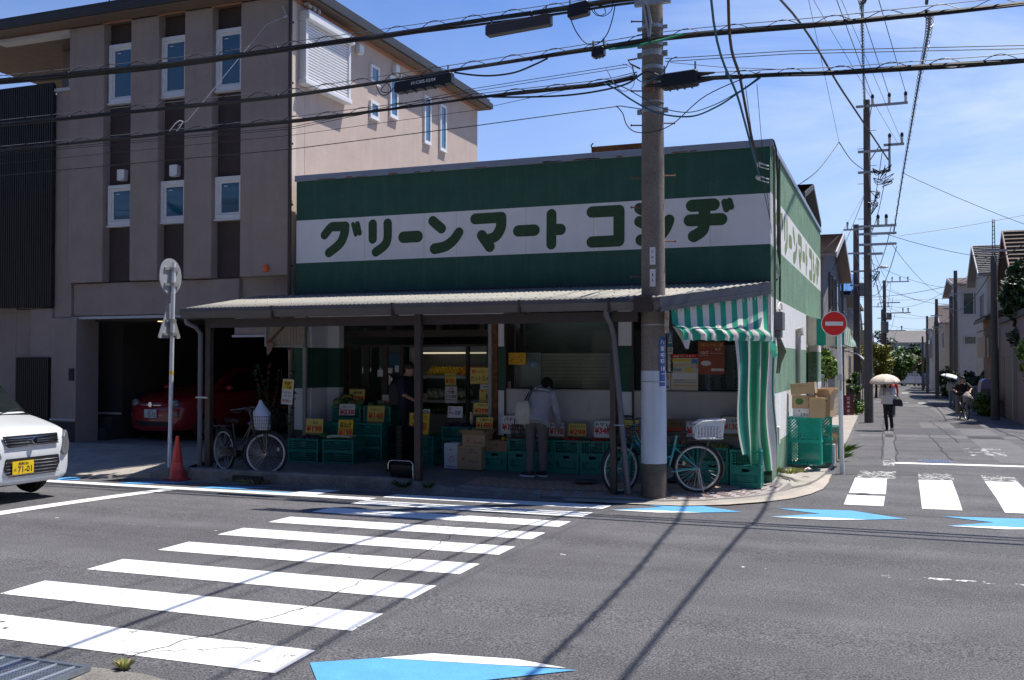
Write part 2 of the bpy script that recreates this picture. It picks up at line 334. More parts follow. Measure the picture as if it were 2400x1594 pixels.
# driveway of the house
ruled('driveway',[(-15.5,-2.5),(-13,-2.5),(-11,-2.5),(-10.1,-2.45),(-9.5,-2.15),(-9.3,-2.06)],[(-15.5,0),(-13,0),(-11,0),(-10.1,0),(-9.5,0),(-9.3,0)],lambda x,y:-.07+.27*min(1,(y+2.5)/2.5)**.8 if y>-2.5 else -.07,conc)
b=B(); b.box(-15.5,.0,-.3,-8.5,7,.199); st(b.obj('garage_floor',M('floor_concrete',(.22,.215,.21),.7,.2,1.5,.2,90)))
b=B(); b.loft([[(x,-2.62,-.2),(x,-2.6,-.045),(x,-2.5,-.035),(x,-2.3,-.045),(x,-2.3,-.2)] for x in (-30,-15,-10.9,-10.1)]); st(b.obj('driveway_kerb',conc,smooth=40))
grid_sheet('corner_road',fr_(-4,.1,6),fr_(-2.0,0,5),lambda x,y:streetz(y)-.004,asph)
# zebra crossing, markings (each painted group is one sheet that follows the road's camber)
cw,sw_=math.cos(R_(.77)),math.sin(R_(.77)); bars=[]
for i in range(9):
    x0,y0=-4.836-.004*i,-10.279+.9*i
    if i==8: y0-=.02
    pts=[(0,0),(3.124,0),(3.124,.45),(0,.45)]; bars.append([(x0+u*cw-v*sw_,y0+u*sw_+v*cw) for u,v in pts])
def worn(name,col,thr):
    m=M(name,col,.75,.13,1.6,.2,250,speck=.10,sscale=60); t=m.node_tree; p=t.nodes['Principled BSDF']
    a=t.nodes.new('ShaderNodeTexNoise'); a.inputs['Scale'].default_value=9; a.inputs['Detail'].default_value=8; a.inputs['Roughness'].default_value=.72
    tc_=t.nodes.new('ShaderNodeTexCoord'); t.links.new(tc_.outputs['Object'],a.inputs['Vector']); r=t.nodes.new('ShaderNodeMapRange'); r.inputs[1].default_value=thr; r.inputs[2].default_value=thr+.04; t.links.new(a.outputs[0],r.inputs[0]); t.links.new(r.outputs[0],p.inputs['Alpha']); return m
wp=worn('worn_paint',(.74,.73,.71),.52); wp2=worn('worn_paint_slight',(.78,.78,.77),.345); wp3=worn('worn_paint_heavy',(.72,.71,.69),.6)
st(cut_sheet('zebra_crossing',bars,wp2,.004))
side=[[(1.09,-.16),(1.585,-.14),(1.585,2.08),(1.10,2.05)],[(1.075,-1.36),(1.565,-1.335),(1.575,-.36),(1.08,-.38)],[(2.03,-1.395),(2.505,-1.375),(2.56,2.2),(2.06,2.1)],[(2.99,-1.39),(3.48,-1.36),(3.52,2.34),(3.04,2.29)],[(3.95,-1.35),(4.44,-1.33),(4.5,2.4),(4.0,2.36)]]
st(cut_sheet('side_zebra_crossing',side,wp2,.007))
st(cut_sheet('worn_marking',[[(1.12,2.1),(1.72,2.13),(1.72,3.4),(1.14,3.3)],[(2.07,2.2),(2.6,2.25),(2.6,3.35),(2.08,3.3)],[(3.04,2.36),(3.54,2.4),(3.56,3.3),(3.06,3.3)],[(1.5,4.4),(1.7,4.4),(1.7,6.0),(1.49,5.9)]],wp,.007))
st(cut_sheet('stop_line',[[(1.7,5.08),(5.4,5.33),(5.4,5.66),(1.7,5.41)]],wp2,.007))
st(cut_sheet('worn_lettering',[[(3.2,7.7),(3.9,7.8),(3.9,8.1),(3.2,8.0)],[(3.5,8.0),(3.65,8.0),(3.65,9.7),(3.5,9.7)],[(3.15,8.6),(3.95,8.7),(3.95,9.0),(3.15,8.9)],[(3.15,9.6),(3.95,9.7),(3.95,10.0),(3.15,9.9)],[(3.75,8.1),(3.9,8.1),(3.9,8.7),(3.75,8.7)]],wp,.007))
st(cut_sheet('edge_line',[[(-60,-3.56),(-4.85,-3.53),(-4.86,-3.26),(-60,-3.25)],[(-6.26,-3.255),(-5.84,-3.255),(-5.83,-2.57),(-6.24,-2.57)]],paint,.006))
st(cut_sheet('give_way_line',[[(-8.42,-9.2),(-8.13,-9.2),(-7.94,-3.56),(-8.18,-3.56)]],paint,.0065))
st(cut_sheet('worn_centre_line',[[(-60,-6.52),(-4.9,-6.5),(-4.9,-6.38),(-60,-6.40)]],wp3,.003))
st(cut_sheet('worn_centre_line',[[(-1.7,-6.44),(8,-6.30),(8,-6.22),(-1.7,-6.38)]],wp3,.003))
st(cut_sheet('worn_centre_line',[[(1.6,-6.32),(60,-6.24),(60,-6.16),(1.6,-6.25)]],wp,.003))
def arrow(x,y,f=1): # bicycle arrow: blue notched chevron with a white edge
    bl=[(0,.62),(.9,.76),(1.55,.26),(1.12,-.06),(.62,-.07),(.02,-.30),(.55,.33)]
    wh=[(.02,-.305),(.62,-.075),(1.12,-.065),(.62,-.32)]
    a=cut_sheet('bicycle_arrow',[[(x+f*u,y+v) for u,v in (bl if f>0 else bl[::-1])]],bluep,.006); st(a)
    c=cut_sheet('bicycle_arrow_edge',[[(x+f*u,y+v) for u,v in (wh if f>0 else wh[::-1])]],paint,.006); st(c)
arrow(-1.64,-2.82); arrow(.29,-2.62); arrow(2.24,-2.58); arrow(4.2,-2.55)
st(cut_sheet('bicycle_arrow',[[(-1.62,-10.01),(-1.26,-9.79),(-.47,-9.66),(-.05,-9.6),(-.9,-10.25),(-1.3,-10.4)]],bluep,.006))
st(cut_sheet('bicycle_arrow_edge',[[(-1.26,-9.785),(-.99,-9.6),(-.46,-9.53),(-.12,-9.585),(-.47,-9.655)]],paint,.006))
st(cut_sheet('bicycle_arrow',[[(-10.95,-2.75),(-10.57,-2.66),(-10.27,-3.06),(-10.54,-3.24)],[(-9.30,-2.77),(-8.95,-2.62),(-8.35,-2.62),(-8.9,-3.05),(-9.36,-3.245)],[(-7.7,-2.76),(-6.95,-2.66),(-7.2,-3.08),(-7.9,-3.245)],[(-7.2,-3.245),(-7.0,-3.16),(-6.27,-3.12),(-6.27,-3.245)]],bluep,.006))
st(cut_sheet('bicycle_arrow',[[(-3.15,-2.6),(-1.95,-2.62),(-2.3,-2.9),(-3.35,-2.72)]],bluep,.0025))
# patched trenches, cracks and covers
st(cut_sheet('street_patch',[[(1.5,6.1),(1.72,6.1),(1.55,40),(1.3,40)],[(3.6,6),(4.5,6),(4.15,44),(3.35,44)],[(.8,13.5),(5.6,13.9),(5.6,15.2),(.8,14.8)],[(2.5,19),(4.9,19.2),(4.9,23),(2.5,22.8)],[(1.6,40),(4.9,40.5),(4.9,46),(1.6,45.5)]],asph2,.006))
st(cut_sheet('street_patch_dark',[[(.75,2.5),(2.2,2.9),(1.9,3.9),(.75,3.6)],[(1.75,15.3),(3.4,15.4),(3.3,18.6),(1.7,18.5)]],asph3,.006))
def crack(pts,w,dz=.009):
    polys=[]
    for (a,c) in zip(pts,pts[1:]):
        dx,dy=c[0]-a[0],c[1]-a[1]; l_=math.hypot(dx,dy) or 1; nx,ny=-dy/l_*w/2,dx/l_*w/2
        polys.append([(a[0]-nx,a[1]-ny),(c[0]-nx,c[1]-ny),(c[0]+nx,c[1]+ny),(a[0]+nx,a[1]+ny)])
    return polys
rc=random.Random(3); cr=[]
def walk(p,q,n,j):
    return [(p[0]+(q[0]-p[0])*i/n+(rc.uniform(-j,j) if 0<i<n else 0),p[1]+(q[1]-p[1])*i/n+(rc.uniform(-j,j) if 0<i<n else 0)) for i in range(n+1)]
for p,q,w in [((-2.75,-10.3),(-2.35,-8.95),.014),((-2.35,-9.0),(-2.38,-7.1),.012),((-2.4,-7.1),(-2.65,-5.2),.011),((-2.65,-5.2),(-2.5,-3.2),.011),((-4.6,-5.6),(-1.9,-5.35),.010),((-4.4,-5.45),(-3.9,-5.2),.009),((-3.5,-5.6),(-3.3,-5.2),.009),((-2.9,-5.6),(-3.0,-5.15),.009),((-2.9,-10.28),(-2.1,-9.85),.008),((-3.3,-6.4),(-2.3,-6.2),.008),((-2.2,-5.55),(-2.1,-5.2),.01),((-4.0,-5.5),(-3.7,-5.3),.008)]:
    cr+=crack(walk(p,q,14,.03),w*.75)
st(cut_sheet('road_cracks',cr,crk,.006,step=0))
cr=[]
for p,q,w in [((4.95,9),(4.45,27),.05),((4.45,27),(3.2,60),.07),((1.45,6.1),(1.28,34),.03),((1.75,5.5),(1.6,30),.025),((2.75,6),(2.6,16),.02),((3.2,12),(2.9,24),.03),((.8,13.4),(5.6,13.8),.03),((.8,15.1),(5.6,15.5),.03)]: cr+=crack(walk(p,q,20,.04),w)
st(cut_sheet('street_seams',cr,crk,.010,step=0))
iron=M('cast_iron',(.10,.10,.12),.5,.3,30,.4,150,metal=.4); 
def cover(name,x,y,r,label,mat,z=None):
    o=T(name,label,'manhole cover',(x,y,(z if z is not None else streetz(y)+.006)))
    B().lathe([(r,0),(r,.006),(r*.93,.006),(r*.93,.004)],28).obj('rim',concd,o,smooth=30)
    b=B(); b.lathe([(r*.92,0),(r*.92,.009)],28)
    for i in range(-5,6):
        for j in range(-5,6):
            if i*i+j*j<24: b.box(i*r*.165-r*.05,j*r*.165-r*.05,.009,i*r*.165+r*.05,j*r*.165+r*.05,.013)
    b.obj('lid',mat,o)
cover('manhole_cover',2.45,5.85,.33,'round bluish iron manhole cover by the white stop line of the side street',M('iron_blue',(.16,.19,.30),.45,.3,30,metal=.4))
cover('manhole_cover',1.29,-.27,.10,'small round valve cover in the gap of the left zebra bar of the side street',iron)
cover('manhole_cover',-1.35,-.55,.28,'dark iron cover in the shaded pavement behind the teal bicycle',iron,.06)
cover('manhole_cover',-2.55,-1.1,.2,'small dark iron cover in the shop pavement near the brown post',iron,.035)
# ================================================================ BROWN HOUSE
beige=M('house_render',(.56,.45,.395),.85,.10,2.2,.55,70,speck=.05,sscale=40,streak=.15,tint=(.30,.24,.2))
beige_shaded=M('house_render_shaded',(.33,.27,.25),.85,.10,2.2,.5,70,speck=.05,sscale=40,streak=.2,tint=(.2,.16,.14))  # darker copy of the render: the front's shade is put into its colour
dkpan=M('house_dark_panel',(.062,.044,.042),.7,.15,4,.2,80)
roofm=M('house_roof',(.035,.033,.034),.5,.2,4)
soff=M('house_soffit',(.17,.12,.09),.7,.15,5); cop=M('copper_strip',(.42,.20,.13),.5)
wht=M('white_frame',(.74,.75,.78),.45,.05,9); skyglass=M('window_glass',(.012,.085,.17),.03,spec=1.0,coat=.3)  # house panes: the reflected sky is put into their blue base colour
skyglass2=M('window_glass_side',(.05,.16,.30),.06,spec=.9)
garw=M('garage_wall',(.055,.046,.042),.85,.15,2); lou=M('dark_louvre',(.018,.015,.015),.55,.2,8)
plin=M('plinth_dark',(.04,.04,.043),.8,.2,4); stepm=M('step_tile',(.10,.08,.07),.7,.15,4)
H=T('apartment_house','three storey beige rendered house with dark vertical panels over an open garage','house',(-8.45,0,.2))
def hb(): b=B(); b.at((8.45,0,-.2)); return b          # world coordinates inside the house's own frame
# walls: front slab above the garage, right flank, left bay
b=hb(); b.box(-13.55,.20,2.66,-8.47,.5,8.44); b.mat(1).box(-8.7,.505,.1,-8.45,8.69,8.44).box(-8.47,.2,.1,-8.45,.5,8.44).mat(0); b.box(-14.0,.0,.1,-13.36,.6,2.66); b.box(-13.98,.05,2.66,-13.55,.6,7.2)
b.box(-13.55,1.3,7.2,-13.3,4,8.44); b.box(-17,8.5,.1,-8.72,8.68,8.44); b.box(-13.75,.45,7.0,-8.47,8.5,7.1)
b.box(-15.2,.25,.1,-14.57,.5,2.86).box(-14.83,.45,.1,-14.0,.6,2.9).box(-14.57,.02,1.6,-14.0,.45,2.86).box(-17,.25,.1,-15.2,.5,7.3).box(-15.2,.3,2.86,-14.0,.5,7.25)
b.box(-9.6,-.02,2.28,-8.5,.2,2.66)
b.obj('wall',[beige_shaded,beige],H,bevel=.008)
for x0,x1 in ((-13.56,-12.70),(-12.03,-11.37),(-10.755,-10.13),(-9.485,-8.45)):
    b=hb(); b.box(x0,-.03,3.35,x1,.2,8.46); b.obj('pilaster',beige_shaded,H,bevel=.012)
for x0,x1 in ((-12.70,-12.03),(-11.37,-10.755),(-10.13,-9.485)):
    b=hb(); b.box(x0,.165,3.36,x1,.199,8.42); b.obj('dark_panel',dkpan,H)
b=hb(); b.box(-13.53,.10,2.70,-9.6,.2,3.33); b.obj('band',beige_shaded,H)
def hwin(x0,x1,z0,z1,y=.163,d=.10):
    b=hb(); t=.075
    b.box(x0,y-d,z0,x1,y,z0+t).box(x0,y-d,z1-t,x1,y,z1).box(x0,y-d,z0+t,x0+t,y,z1-t).box(x1-t,y-d,z0+t,x1,y,z1-t); b.box(x0-.02,y-d-.02,z0-.03,x1+.02,y,z0-.002)
    t2=.12; b.box(x0+t,y-d+.03,z0+t,x1-t,y,z0+t2).box(x0+t,y-d+.03,z1-t2,x1-t,y,z1-t).box(x0+t,y-d+.03,z0+t2,x0+t2,y,z1-t2).box(x1-t2,y-d+.03,z0+t2,x1-t,y,z1-t2)
    o=b.obj('window',wht,H,bevel=.004)
    b=hb(); b.box(x0+t2,y-d+.05,z0+t2,x1-t2,y-.01,z1-t2); b.mat(1).box(x0+t2+.05,y-d+.047,z1-t2-.06,x0+t2+.13,y-d+.0501,z1-t2-.045); b.obj('pane',[skyglass,wht],o)
for x in (-12.66,-11.39,-10.12): hwin(x,x+.64,6.86,8.01); hwin(x,x+.64,4.45,5.24)
for x,z in ((-12.33,5.44),(-11.07,5.44)):
    b=hb(); b.box(x-.09,.04,z-.095,x+.09,.165,z+.1); b.box(x-.075,.02,z-.12,x+.075,.165,z-.097); b.obj('vent_hood',wht,H,bevel=.012)
b=hb(); b.box(-8.93,-.10,3.42,-8.845,-.03,3.54); b.obj('alarm_lamp',M('alarm_orange',(.75,.13,.02),.35,coat=.4),H,bevel=.015)
# roof with fascia and gutter, overhanging
b=hb(); b.box(-17.5,-.42,8.46,-8.13,9.0,8.60); b.box(-17.4,-.36,8.60,-8.2,8.95,8.70); b.obj('roof',roofm,H,bevel=.01)
b=hb(); b.box(-17.4,-.38,8.435,-8.17,8.96,8.459); b.obj('soffit',soff,H)
b=hb(); b.box(-8.448,.0,8.36,-8.41,8.69,8.43); b.box(-17,-.03,8.405,-8.43,.0-.031+.02,8.43); b.obj('trim_strip',cop,H)
b=hb(); b.tube([(-12.2,-.43,8.66),(-12.2,-.43,8.72),(-12.17,-.43,8.75),(-12.13,-.43,8.73)],.012); b.obj('roof_hook',roofm,H)
# recessed loggia at the left with its shutter box window
b=hb(); b.box(-14.9,1.1,7.0,-13.5,1.3,8.44); b.obj('loggia_wall',beige_shaded,H)
b=hb(); b.box(-14.62,1.0,7.62,-13.5,1.1,7.82).box(-14.6,1.03,7.0,-14.54,1.1,7.6).box(-14.05,1.03,7.0,-14.0,1.1,7.6).box(-14.6,1.02,7.56,-13.5,1.1,7.62); o=b.obj('window',wht,H,bevel=.006)
b=hb(); b.box(-14.54,1.05,7.0,-13.5,1.09,7.56); b.obj('pane',skyglass,o)
b=hb(); b.box(-15.5,-.05,8.33,-13.57,.2,8.40); b.obj('eave_strip',M('grey_trim',(.5,.5,.53),.5),H)
b=hb(); b.box(-14.0,-.02,7.2,-13.53,.62,7.26); b.obj('parapet_cap',M('grey_trim',(.5,.5,.53),.5),H)
# dark louvre screens and gate
b=hb()
for k in range(52): b.box(-17+k*.0588,-.06,2.88,-16.962+k*.0588,.0,7.38)
b.box(-17,0,2.88,-13.97,.03,7.36); b.obj('louvre_screen',lou,H)
b=hb()
for k in range(16): b.box(-14.88+k*.0545,-.05,.62,-14.845+k*.0545,0,1.88)
b.box(-14.88,0,.62,-14.01,.02,1.87); b.obj('louvre_gate',lou,H)
b=hb(); b.box(-14.0,-.02,.1,-13.37,.0-.001,.6).box(-14.7,.62,.1,-13.2,1.1,.45).box(-14.7,.8,.45,-13.2,1.1,.66).box(-17,-.02,.05,-14.0,.24,.55); b.obj('plinth',plin,H)
for q in ((-14.0,-.035,.63,-13.36,.0,.66),(-14.6,1.07,.70,-13.22,1.1,.74),(-13.55,.06,2.63,-9.6,.1,2.68),(-9.62,-.06,2.24,-8.5,-.02,2.28)):
    b=hb(); b.box(*q); b.obj('drip_strip',M('grey_trim',(.5,.5,.53),.5),H)
# garage interior
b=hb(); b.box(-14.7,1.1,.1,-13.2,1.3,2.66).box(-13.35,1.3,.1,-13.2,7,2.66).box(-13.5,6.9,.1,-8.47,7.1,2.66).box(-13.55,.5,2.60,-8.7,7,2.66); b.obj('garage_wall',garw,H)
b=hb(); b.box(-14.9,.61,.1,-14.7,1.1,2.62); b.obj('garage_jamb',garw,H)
b=hb(); b.box(-14.15,1.02,1.40,-13.72,1.1,1.88).box(-14.30,1.06,1.70,-14.18,1.1,1.88); b.obj('meter_box',plin,H,bevel=.01)
b=hb(); b.box(-13.52,-.03,1.42,-13.40,.0,1.66); o=b.obj('intercom',plin,H,bevel=.006); b=hb(); b.box(-13.49,-.035,1.55,-13.43,-.03,1.62); b.obj('intercom_screen',M('intercom_glass',(.02,.025,.03),.1),o)
lampm=M('downlight',(.9,.6,.35),.5,emit=((1,.62,.3),1.6))
for x in (-11.9,-10.4): 
    b=hb(); b.cyl((x,.7,2.585),(x,.7,2.599),.05,n=14); b.obj('downlight',lampm,H)
# right flank: shutter, windows, vents, conduits, downpipe
def fwin(y0,y1,z0,z1):
    b=hb(); t=.06; x0,x1=-8.45,-8.40
    b.box(x0,y0,z0,x1,y1,z0+t).box(x0,y0,z1-t,x1,y1,z1).box(x0,y0,z0+t,x1,y0+t,z1-t).box(x0,y1-t,z0+t,x1,y1,z1-t); b.box(x0,y0-.01,z0-.03,x1+.015,y1+.01,z0-.001)
    o=b.obj('window',wht,H,bevel=.004); b=hb(); b.box(x0,y0+t,z0+t,x1-.025,y1-t,z1-t); b.obj('pane',skyglass2,o)
for w in ((2.92,3.29,7.62,8.0),(2.91,3.28,6.88,7.24),(3.77,4.14,7.1,8.0),(5.455,5.81,6.88,7.99),(6.31,6.67,6.88,7.99)): fwin(*w)
b=hb(); b.box(-8.45,.3,6.92,-8.30,.38,8.06).box(-8.45,1.84,6.92,-8.30,1.92,8.06).box(-8.45,.26,6.88,-8.27,1.93,6.97); o=b.obj('shutter_frame',wht,H,bevel=.01)
b=hb(); b.box(-8.45,.28,8.06,-8.22,1.95,8.24); b.obj('shutter_box',wht,o,bevel=.02)
b=hb()
for k in range(20): z=6.97+k*.0545; b.prism([(-8.36,.38,z),(-8.325,.38,z+.012),(-8.325,.38,z+.04),(-8.36,.38,z+.052)],(0,1.46,0))
b.obj('shutter_slats',M('shutter_white',(.78,.78,.80),.45,.04,9),o)
for y,z in ((2.43,8.15),(4.01,8.17)):
    b=hb(); b.box(-8.45,y-.09,z-.08,-8.34,y+.09,z+.09); b.box(-8.45,y-.075,z-.11,-8.36,y+.075,z-.082); b.obj('vent_hood',wht,H,bevel=.014)
for k in range(3):
    b=hb(); b.tube([(-8.44,.42+k*.16,8.40),(-8.34,.42+k*.16,8.40),(-8.30,.42+k*.16,8.36),(-8.30,.42+k*.16,8.31)],.035,8)
    b.obj('cable_elbow',M('pale_plastic',(.62,.58,.55),.5),H,smooth=50)
b=hb(); b.tube([(-8.40,-.05,8.45),(-8.40,-.05,2.0)],.035,8)
for k in range(6): b.box(-8.45,-.03,2.4+k*1.1,-8.36,0,2.43+k*1.1)
b.obj('downpipe',M('pipe_brown',(.06,.035,.035),.5),H,smooth=50)
b=hb(); b.box(-8.447,.0,.3,-8.44,.2,8.4); b.obj('corner_bead',M('corner_cream',(.62,.54,.44),.8),H)
# ================================================================ ACROSS THE ROAD (behind the camera: mirrored in the glass, shades the low sky)
acw=M('across_wall_green',(.10,.12,.085),.85,.2,1.5); acr=M('across_roof',(.05,.05,.055),.6,.2,3); acb=M('across_wall_grey',(.16,.15,.14),.85,.2,1.2)
def across(x0,x1,y0,h,mat,label):
    t=T('opposite_house',label,'house',((x0+x1)/2,y0,0)); w=(x1-x0)/2
    B().box(-w,-9,-.3,w,0,h).obj('wall',mat,t)
    b=B(); b.prism([(-w-.4,.5,h),(-w-.4,-9.5,h),(-w-.4,-4.5,h+2.2)],(2*w+.8,0,0)); b.obj('roof',acr,t)
    n=max(2,int(w*2/2.4))
    for k in range(n):
        for z in (1.0,h*.56):
            x=-w+(k+.5)*2*w/n; b=B(); b.box(x-.6,-.02,z,x+.6,.05,z+1.2); o=b.obj('window',acr,t); b=B(); b.box(x-.53,.05,z+.07,x+.53,.055,z+1.13); b.obj('pane',skyglass,o)
across(-44,-31,-21,7.2,acb,'grey two storey house across the road, farthest to the left')
across(-29,-17,-20.5,7.6,acw,'olive two storey house across the road facing the garage')
across(-15,-4,-21,7.0,acb,'grey house across the road straight behind the zebra crossing')
across(7,18,-21,7.4,acw,'olive house across the road to the right of the gap')
# ================================================================ THE GREENGROCER'S SHOP
gF=M('shop_green',(.028,.098,.072),.85,.18,3.0,.6,60,speck=.12,sscale=45,streak=.30,tint=(.08,.13,.10))
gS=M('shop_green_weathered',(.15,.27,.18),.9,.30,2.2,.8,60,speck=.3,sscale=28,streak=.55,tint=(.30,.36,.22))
wF=M('shop_white',(.74,.75,.80),.85,.06,2.0,.5,60,streak=.10,tint=(.42,.38,.32))
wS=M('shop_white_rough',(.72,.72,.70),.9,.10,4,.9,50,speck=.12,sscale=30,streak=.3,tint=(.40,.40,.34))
wPan=M('stall_riser',(.52,.485,.475),.6,.08,2,.1,40,streak=.12,tint=(.3,.26,.2))
gF2=M('joint_green',(.05,.13,.10),.85,.2,6); wF2=M('joint_rust_white',(.60,.55,.48),.85,.2,6)
flash=M('flashing_blue_grey',(.30,.34,.44),.4,.12,5,metal=.3); flashd=M('flashing_dark',(.03,.05,.06),.6,.2,6)
brn=M('brown_steel',(.045,.032,.030),.45,.2,6); grey=M('grey_steel',(.30,.30,.31),.45,.15,8); rust=M('rust',(.22,.085,.03),.85,.5,14,.5,80,dark=(.07,.03,.015))
dkwood=M('dark_wood_frame',(.040,.026,.02),.5,.25,9); pvc=M('pvc_grey',(.115,.11,.125),.45,.1,7)
SH=T('greengrocer_shop','low green and white banded corner shop with big rounded lettering on its parapet','shop',(0,0,.1))
def wb(x=0,y=0,z=.1): b=B(); b.at((-x,-y,-z)); return b
def bands(nm,x0,x1,y0,y1,zs,mats):
    b=wb()
    for i,(za,zb) in enumerate(zip(zs,zs[1:])): b.mat(i).box(x0,y0,za,x1,y1,zb)
    return b.obj(nm,mats,SH)
bands('parapet_front',-8.29,-.002,0,.2,[2.96,3.03,3.556,4.321,5.062],[flashd,gF,wF,gF])
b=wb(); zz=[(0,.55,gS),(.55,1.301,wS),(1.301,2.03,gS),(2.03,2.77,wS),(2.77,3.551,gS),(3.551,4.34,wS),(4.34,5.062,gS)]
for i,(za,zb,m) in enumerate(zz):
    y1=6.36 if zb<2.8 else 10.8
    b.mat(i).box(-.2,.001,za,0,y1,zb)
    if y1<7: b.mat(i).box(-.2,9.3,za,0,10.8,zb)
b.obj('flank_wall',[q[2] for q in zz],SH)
b=wb(); b.box(-8.29,10.6,0,-.2,10.79,5.0).box(-8.29,.2,0,-8.1,10.6,5.0); b.obj('back_wall',wS,SH)
b=wb(); b.box(-8.2,.2,4.80,-.2,10.6,4.86); b.obj('roof',concd,SH)
b=wb()
for k in range(6): x=-8.31+k*1.393; b.box(x,-.035,5.064,x+1.389,.22,5.128).box(x,-.036,5.02,x+1.389,-.004,5.0639)
for k in range(5): y=.224+k*2.12; b.box(-.22,y,5.064,.03,y+2.116,5.12).box(.004,y,5.03,.031,y+2.116,5.0639)
b.obj('parapet_coping',flash,SH,bevel=.004)
b=wb()
for k in range(26): x=-8.2+random.random()*8; b.box(x,-.038,5.022,x+random.uniform(.03,.25),-.0365,5.03+random.random()*.015)
b.obj('coping_rust',rust,SH)
for k,x in enumerate((-6.9,-5.75,-5.15,-3.9,-2.75,-.9)):
    for (za,zb,m_) in ((3.04,3.55,gF2),(3.56,4.315,wF2),(4.325,5.02,gF2)):
        b=wb(); b.box(x-.004,-.0016,za,x+.004,-.0002,zb); b.obj('panel_joint',m_,SH)
b=wb(); b.box(-3.05,.9,5.0,-2.1,1.1,5.43); b.tube([(-3.05,.95,5.4),(-3.07,.95,5.47),(-3.03,.95,5.5)],.012); b.obj('roof_channel',rust,SH)
# lettering: rounded strokes, traced at wall scale; x runs along the wall, z up
def zf(px,py,o,s):   # measuring grid of the painted fascia -> wall metres
    return px,py
GL=[ # (points, half width) in wall metres, front wall
]
def stroke(b,pts,r,off,ax,o0,nrm,n=10):
    # one flat stroke with round ends on the wall plane
    P=[V((p[0],p[1])) for p in pts]; L_=[];R2=[]
    for i,p in enumerate(P):
        a=P[max(0,i-1)];c=P[min(len(P)-1,i+1)]; d=(c-a).normalized(); q=V((-d.y,d.x)); rr=r[i] if isinstance(r,(list,tuple)) else r
        if 0<i<len(P)-1:
            d1=(p-a).normalized(); k=max(.6,abs(d1.dot(d))); rr=rr/k
        L_.append(p+q*rr); R2.append(p-q*rr)
    def cap(c,d,r0): 
        a0=math.atan2(d.y,d.x); return [c+V((math.cos(a0-math.pi/2+math.pi*k/n),math.sin(a0-math.pi/2+math.pi*k/n)))*r0 for k in range(1,n)]
    r0=r[0] if isinstance(r,(list,tuple)) else r; r1=r[-1] if isinstance(r,(list,tuple)) else r
    out=R2+cap(P[-1],(P[-1]-P[-2]).normalized(),r1)+L_[::-1]+cap(P[0],(P[0]-P[1]).normalized(),r0)
    b.face([V(o0)+V(ax)*q.x+V((0,0,1))*q.y+V(nrm)*off for q in out])
def smooth_pts(P,k=5):
    if len(P)<3: return P
    out=[]
    for i in range(len(P)-1):
        p0=P[max(0,i-1)];p1=P[i];p2=P[i+1];p3=P[min(len(P)-1,i+2)]
        for j in range(k):
            t=j/k; out.append(tuple(.5*((2*p1[q])+(-p0[q]+p2[q])*t+(2*p0[q]-5*p1[q]+4*p2[q]-p3[q])*t*t+(-p0[q]+3*p1[q]-3*p2[q]+p3[q])*t**3) for q in (0,1)))
    return out+[P[-1]]
GL= [[([(-7.706,4.038),(-7.578,4.17),(-7.49,4.181)],0.079),([(-7.534,4.178),(-7.288,4.172)],0.085),([(-7.288,4.172),(-7.309,4.029),(-7.396,3.87),(-7.616,3.718)],[0.088,0.086,0.084,0.081]),([(-7.129,4.202),(-7.074,4.018)],0.039),([(-7.04,4.207),(-6.997,4.039)],0.045)],[([(-6.74,4.186),(-6.739,3.925)],0.082),([(-6.447,4.187),(-6.45,3.924),(-6.513,3.799),(-6.676,3.696)],0.081)],[([(-6.14,3.929),(-5.871,3.93)],0.1)],[([(-5.585,4.181),(-5.423,4.044)],0.085),([(-5.098,3.968),(-5.197,3.841),(-5.352,3.741),(-5.548,3.707)],[0.081,0.086,0.09,0.092])],[([(-4.801,4.176),(-4.347,4.178)],0.091),([(-4.334,4.177),(-4.345,4.01),(-4.434,3.871),(-4.57,3.826)],[0.092,0.092,0.089,0.085]),([(-4.683,3.895),(-4.539,3.699)],0.089)],[([(-4.031,3.938),(-3.755,3.938)],0.095)],[([(-3.458,4.183),(-3.462,3.695)],0.085),([(-3.412,3.934),(-3.307,3.929)],0.092)],[([(-2.776,4.182),(-2.338,4.18)],0.091),([(-2.332,4.182),(-2.337,3.703)],0.091),([(-2.777,3.702),(-2.339,3.703)],0.091)],[([(-1.999,4.197),(-1.909,4.146)],0.088),([(-2.0,3.991),(-1.909,3.944)],0.088),([(-1.533,3.993),(-1.595,3.858),(-1.716,3.737),(-1.978,3.699)],[0.084,0.09,0.09,0.09])],[([(-1.176,4.192),(-0.847,4.193)],0.095),([(-1.214,3.968),(-0.732,3.964)],0.093),([(-0.984,4.183),(-0.993,3.905),(-1.028,3.796),(-1.15,3.721)],[0.09,0.088,0.088,0.093]),([(-0.68,4.223),(-0.653,4.112)],0.05),([(-0.608,4.234),(-0.583,4.144)],0.048)]]
letg=M('letter_green',(.035,.08,.04),.9,.22,10,.5,80,speck=.2,sscale=60); letg2=M('letter_green_faded',(.19,.27,.13),.9,.3,10,.6,60,speck=.35,sscale=30)
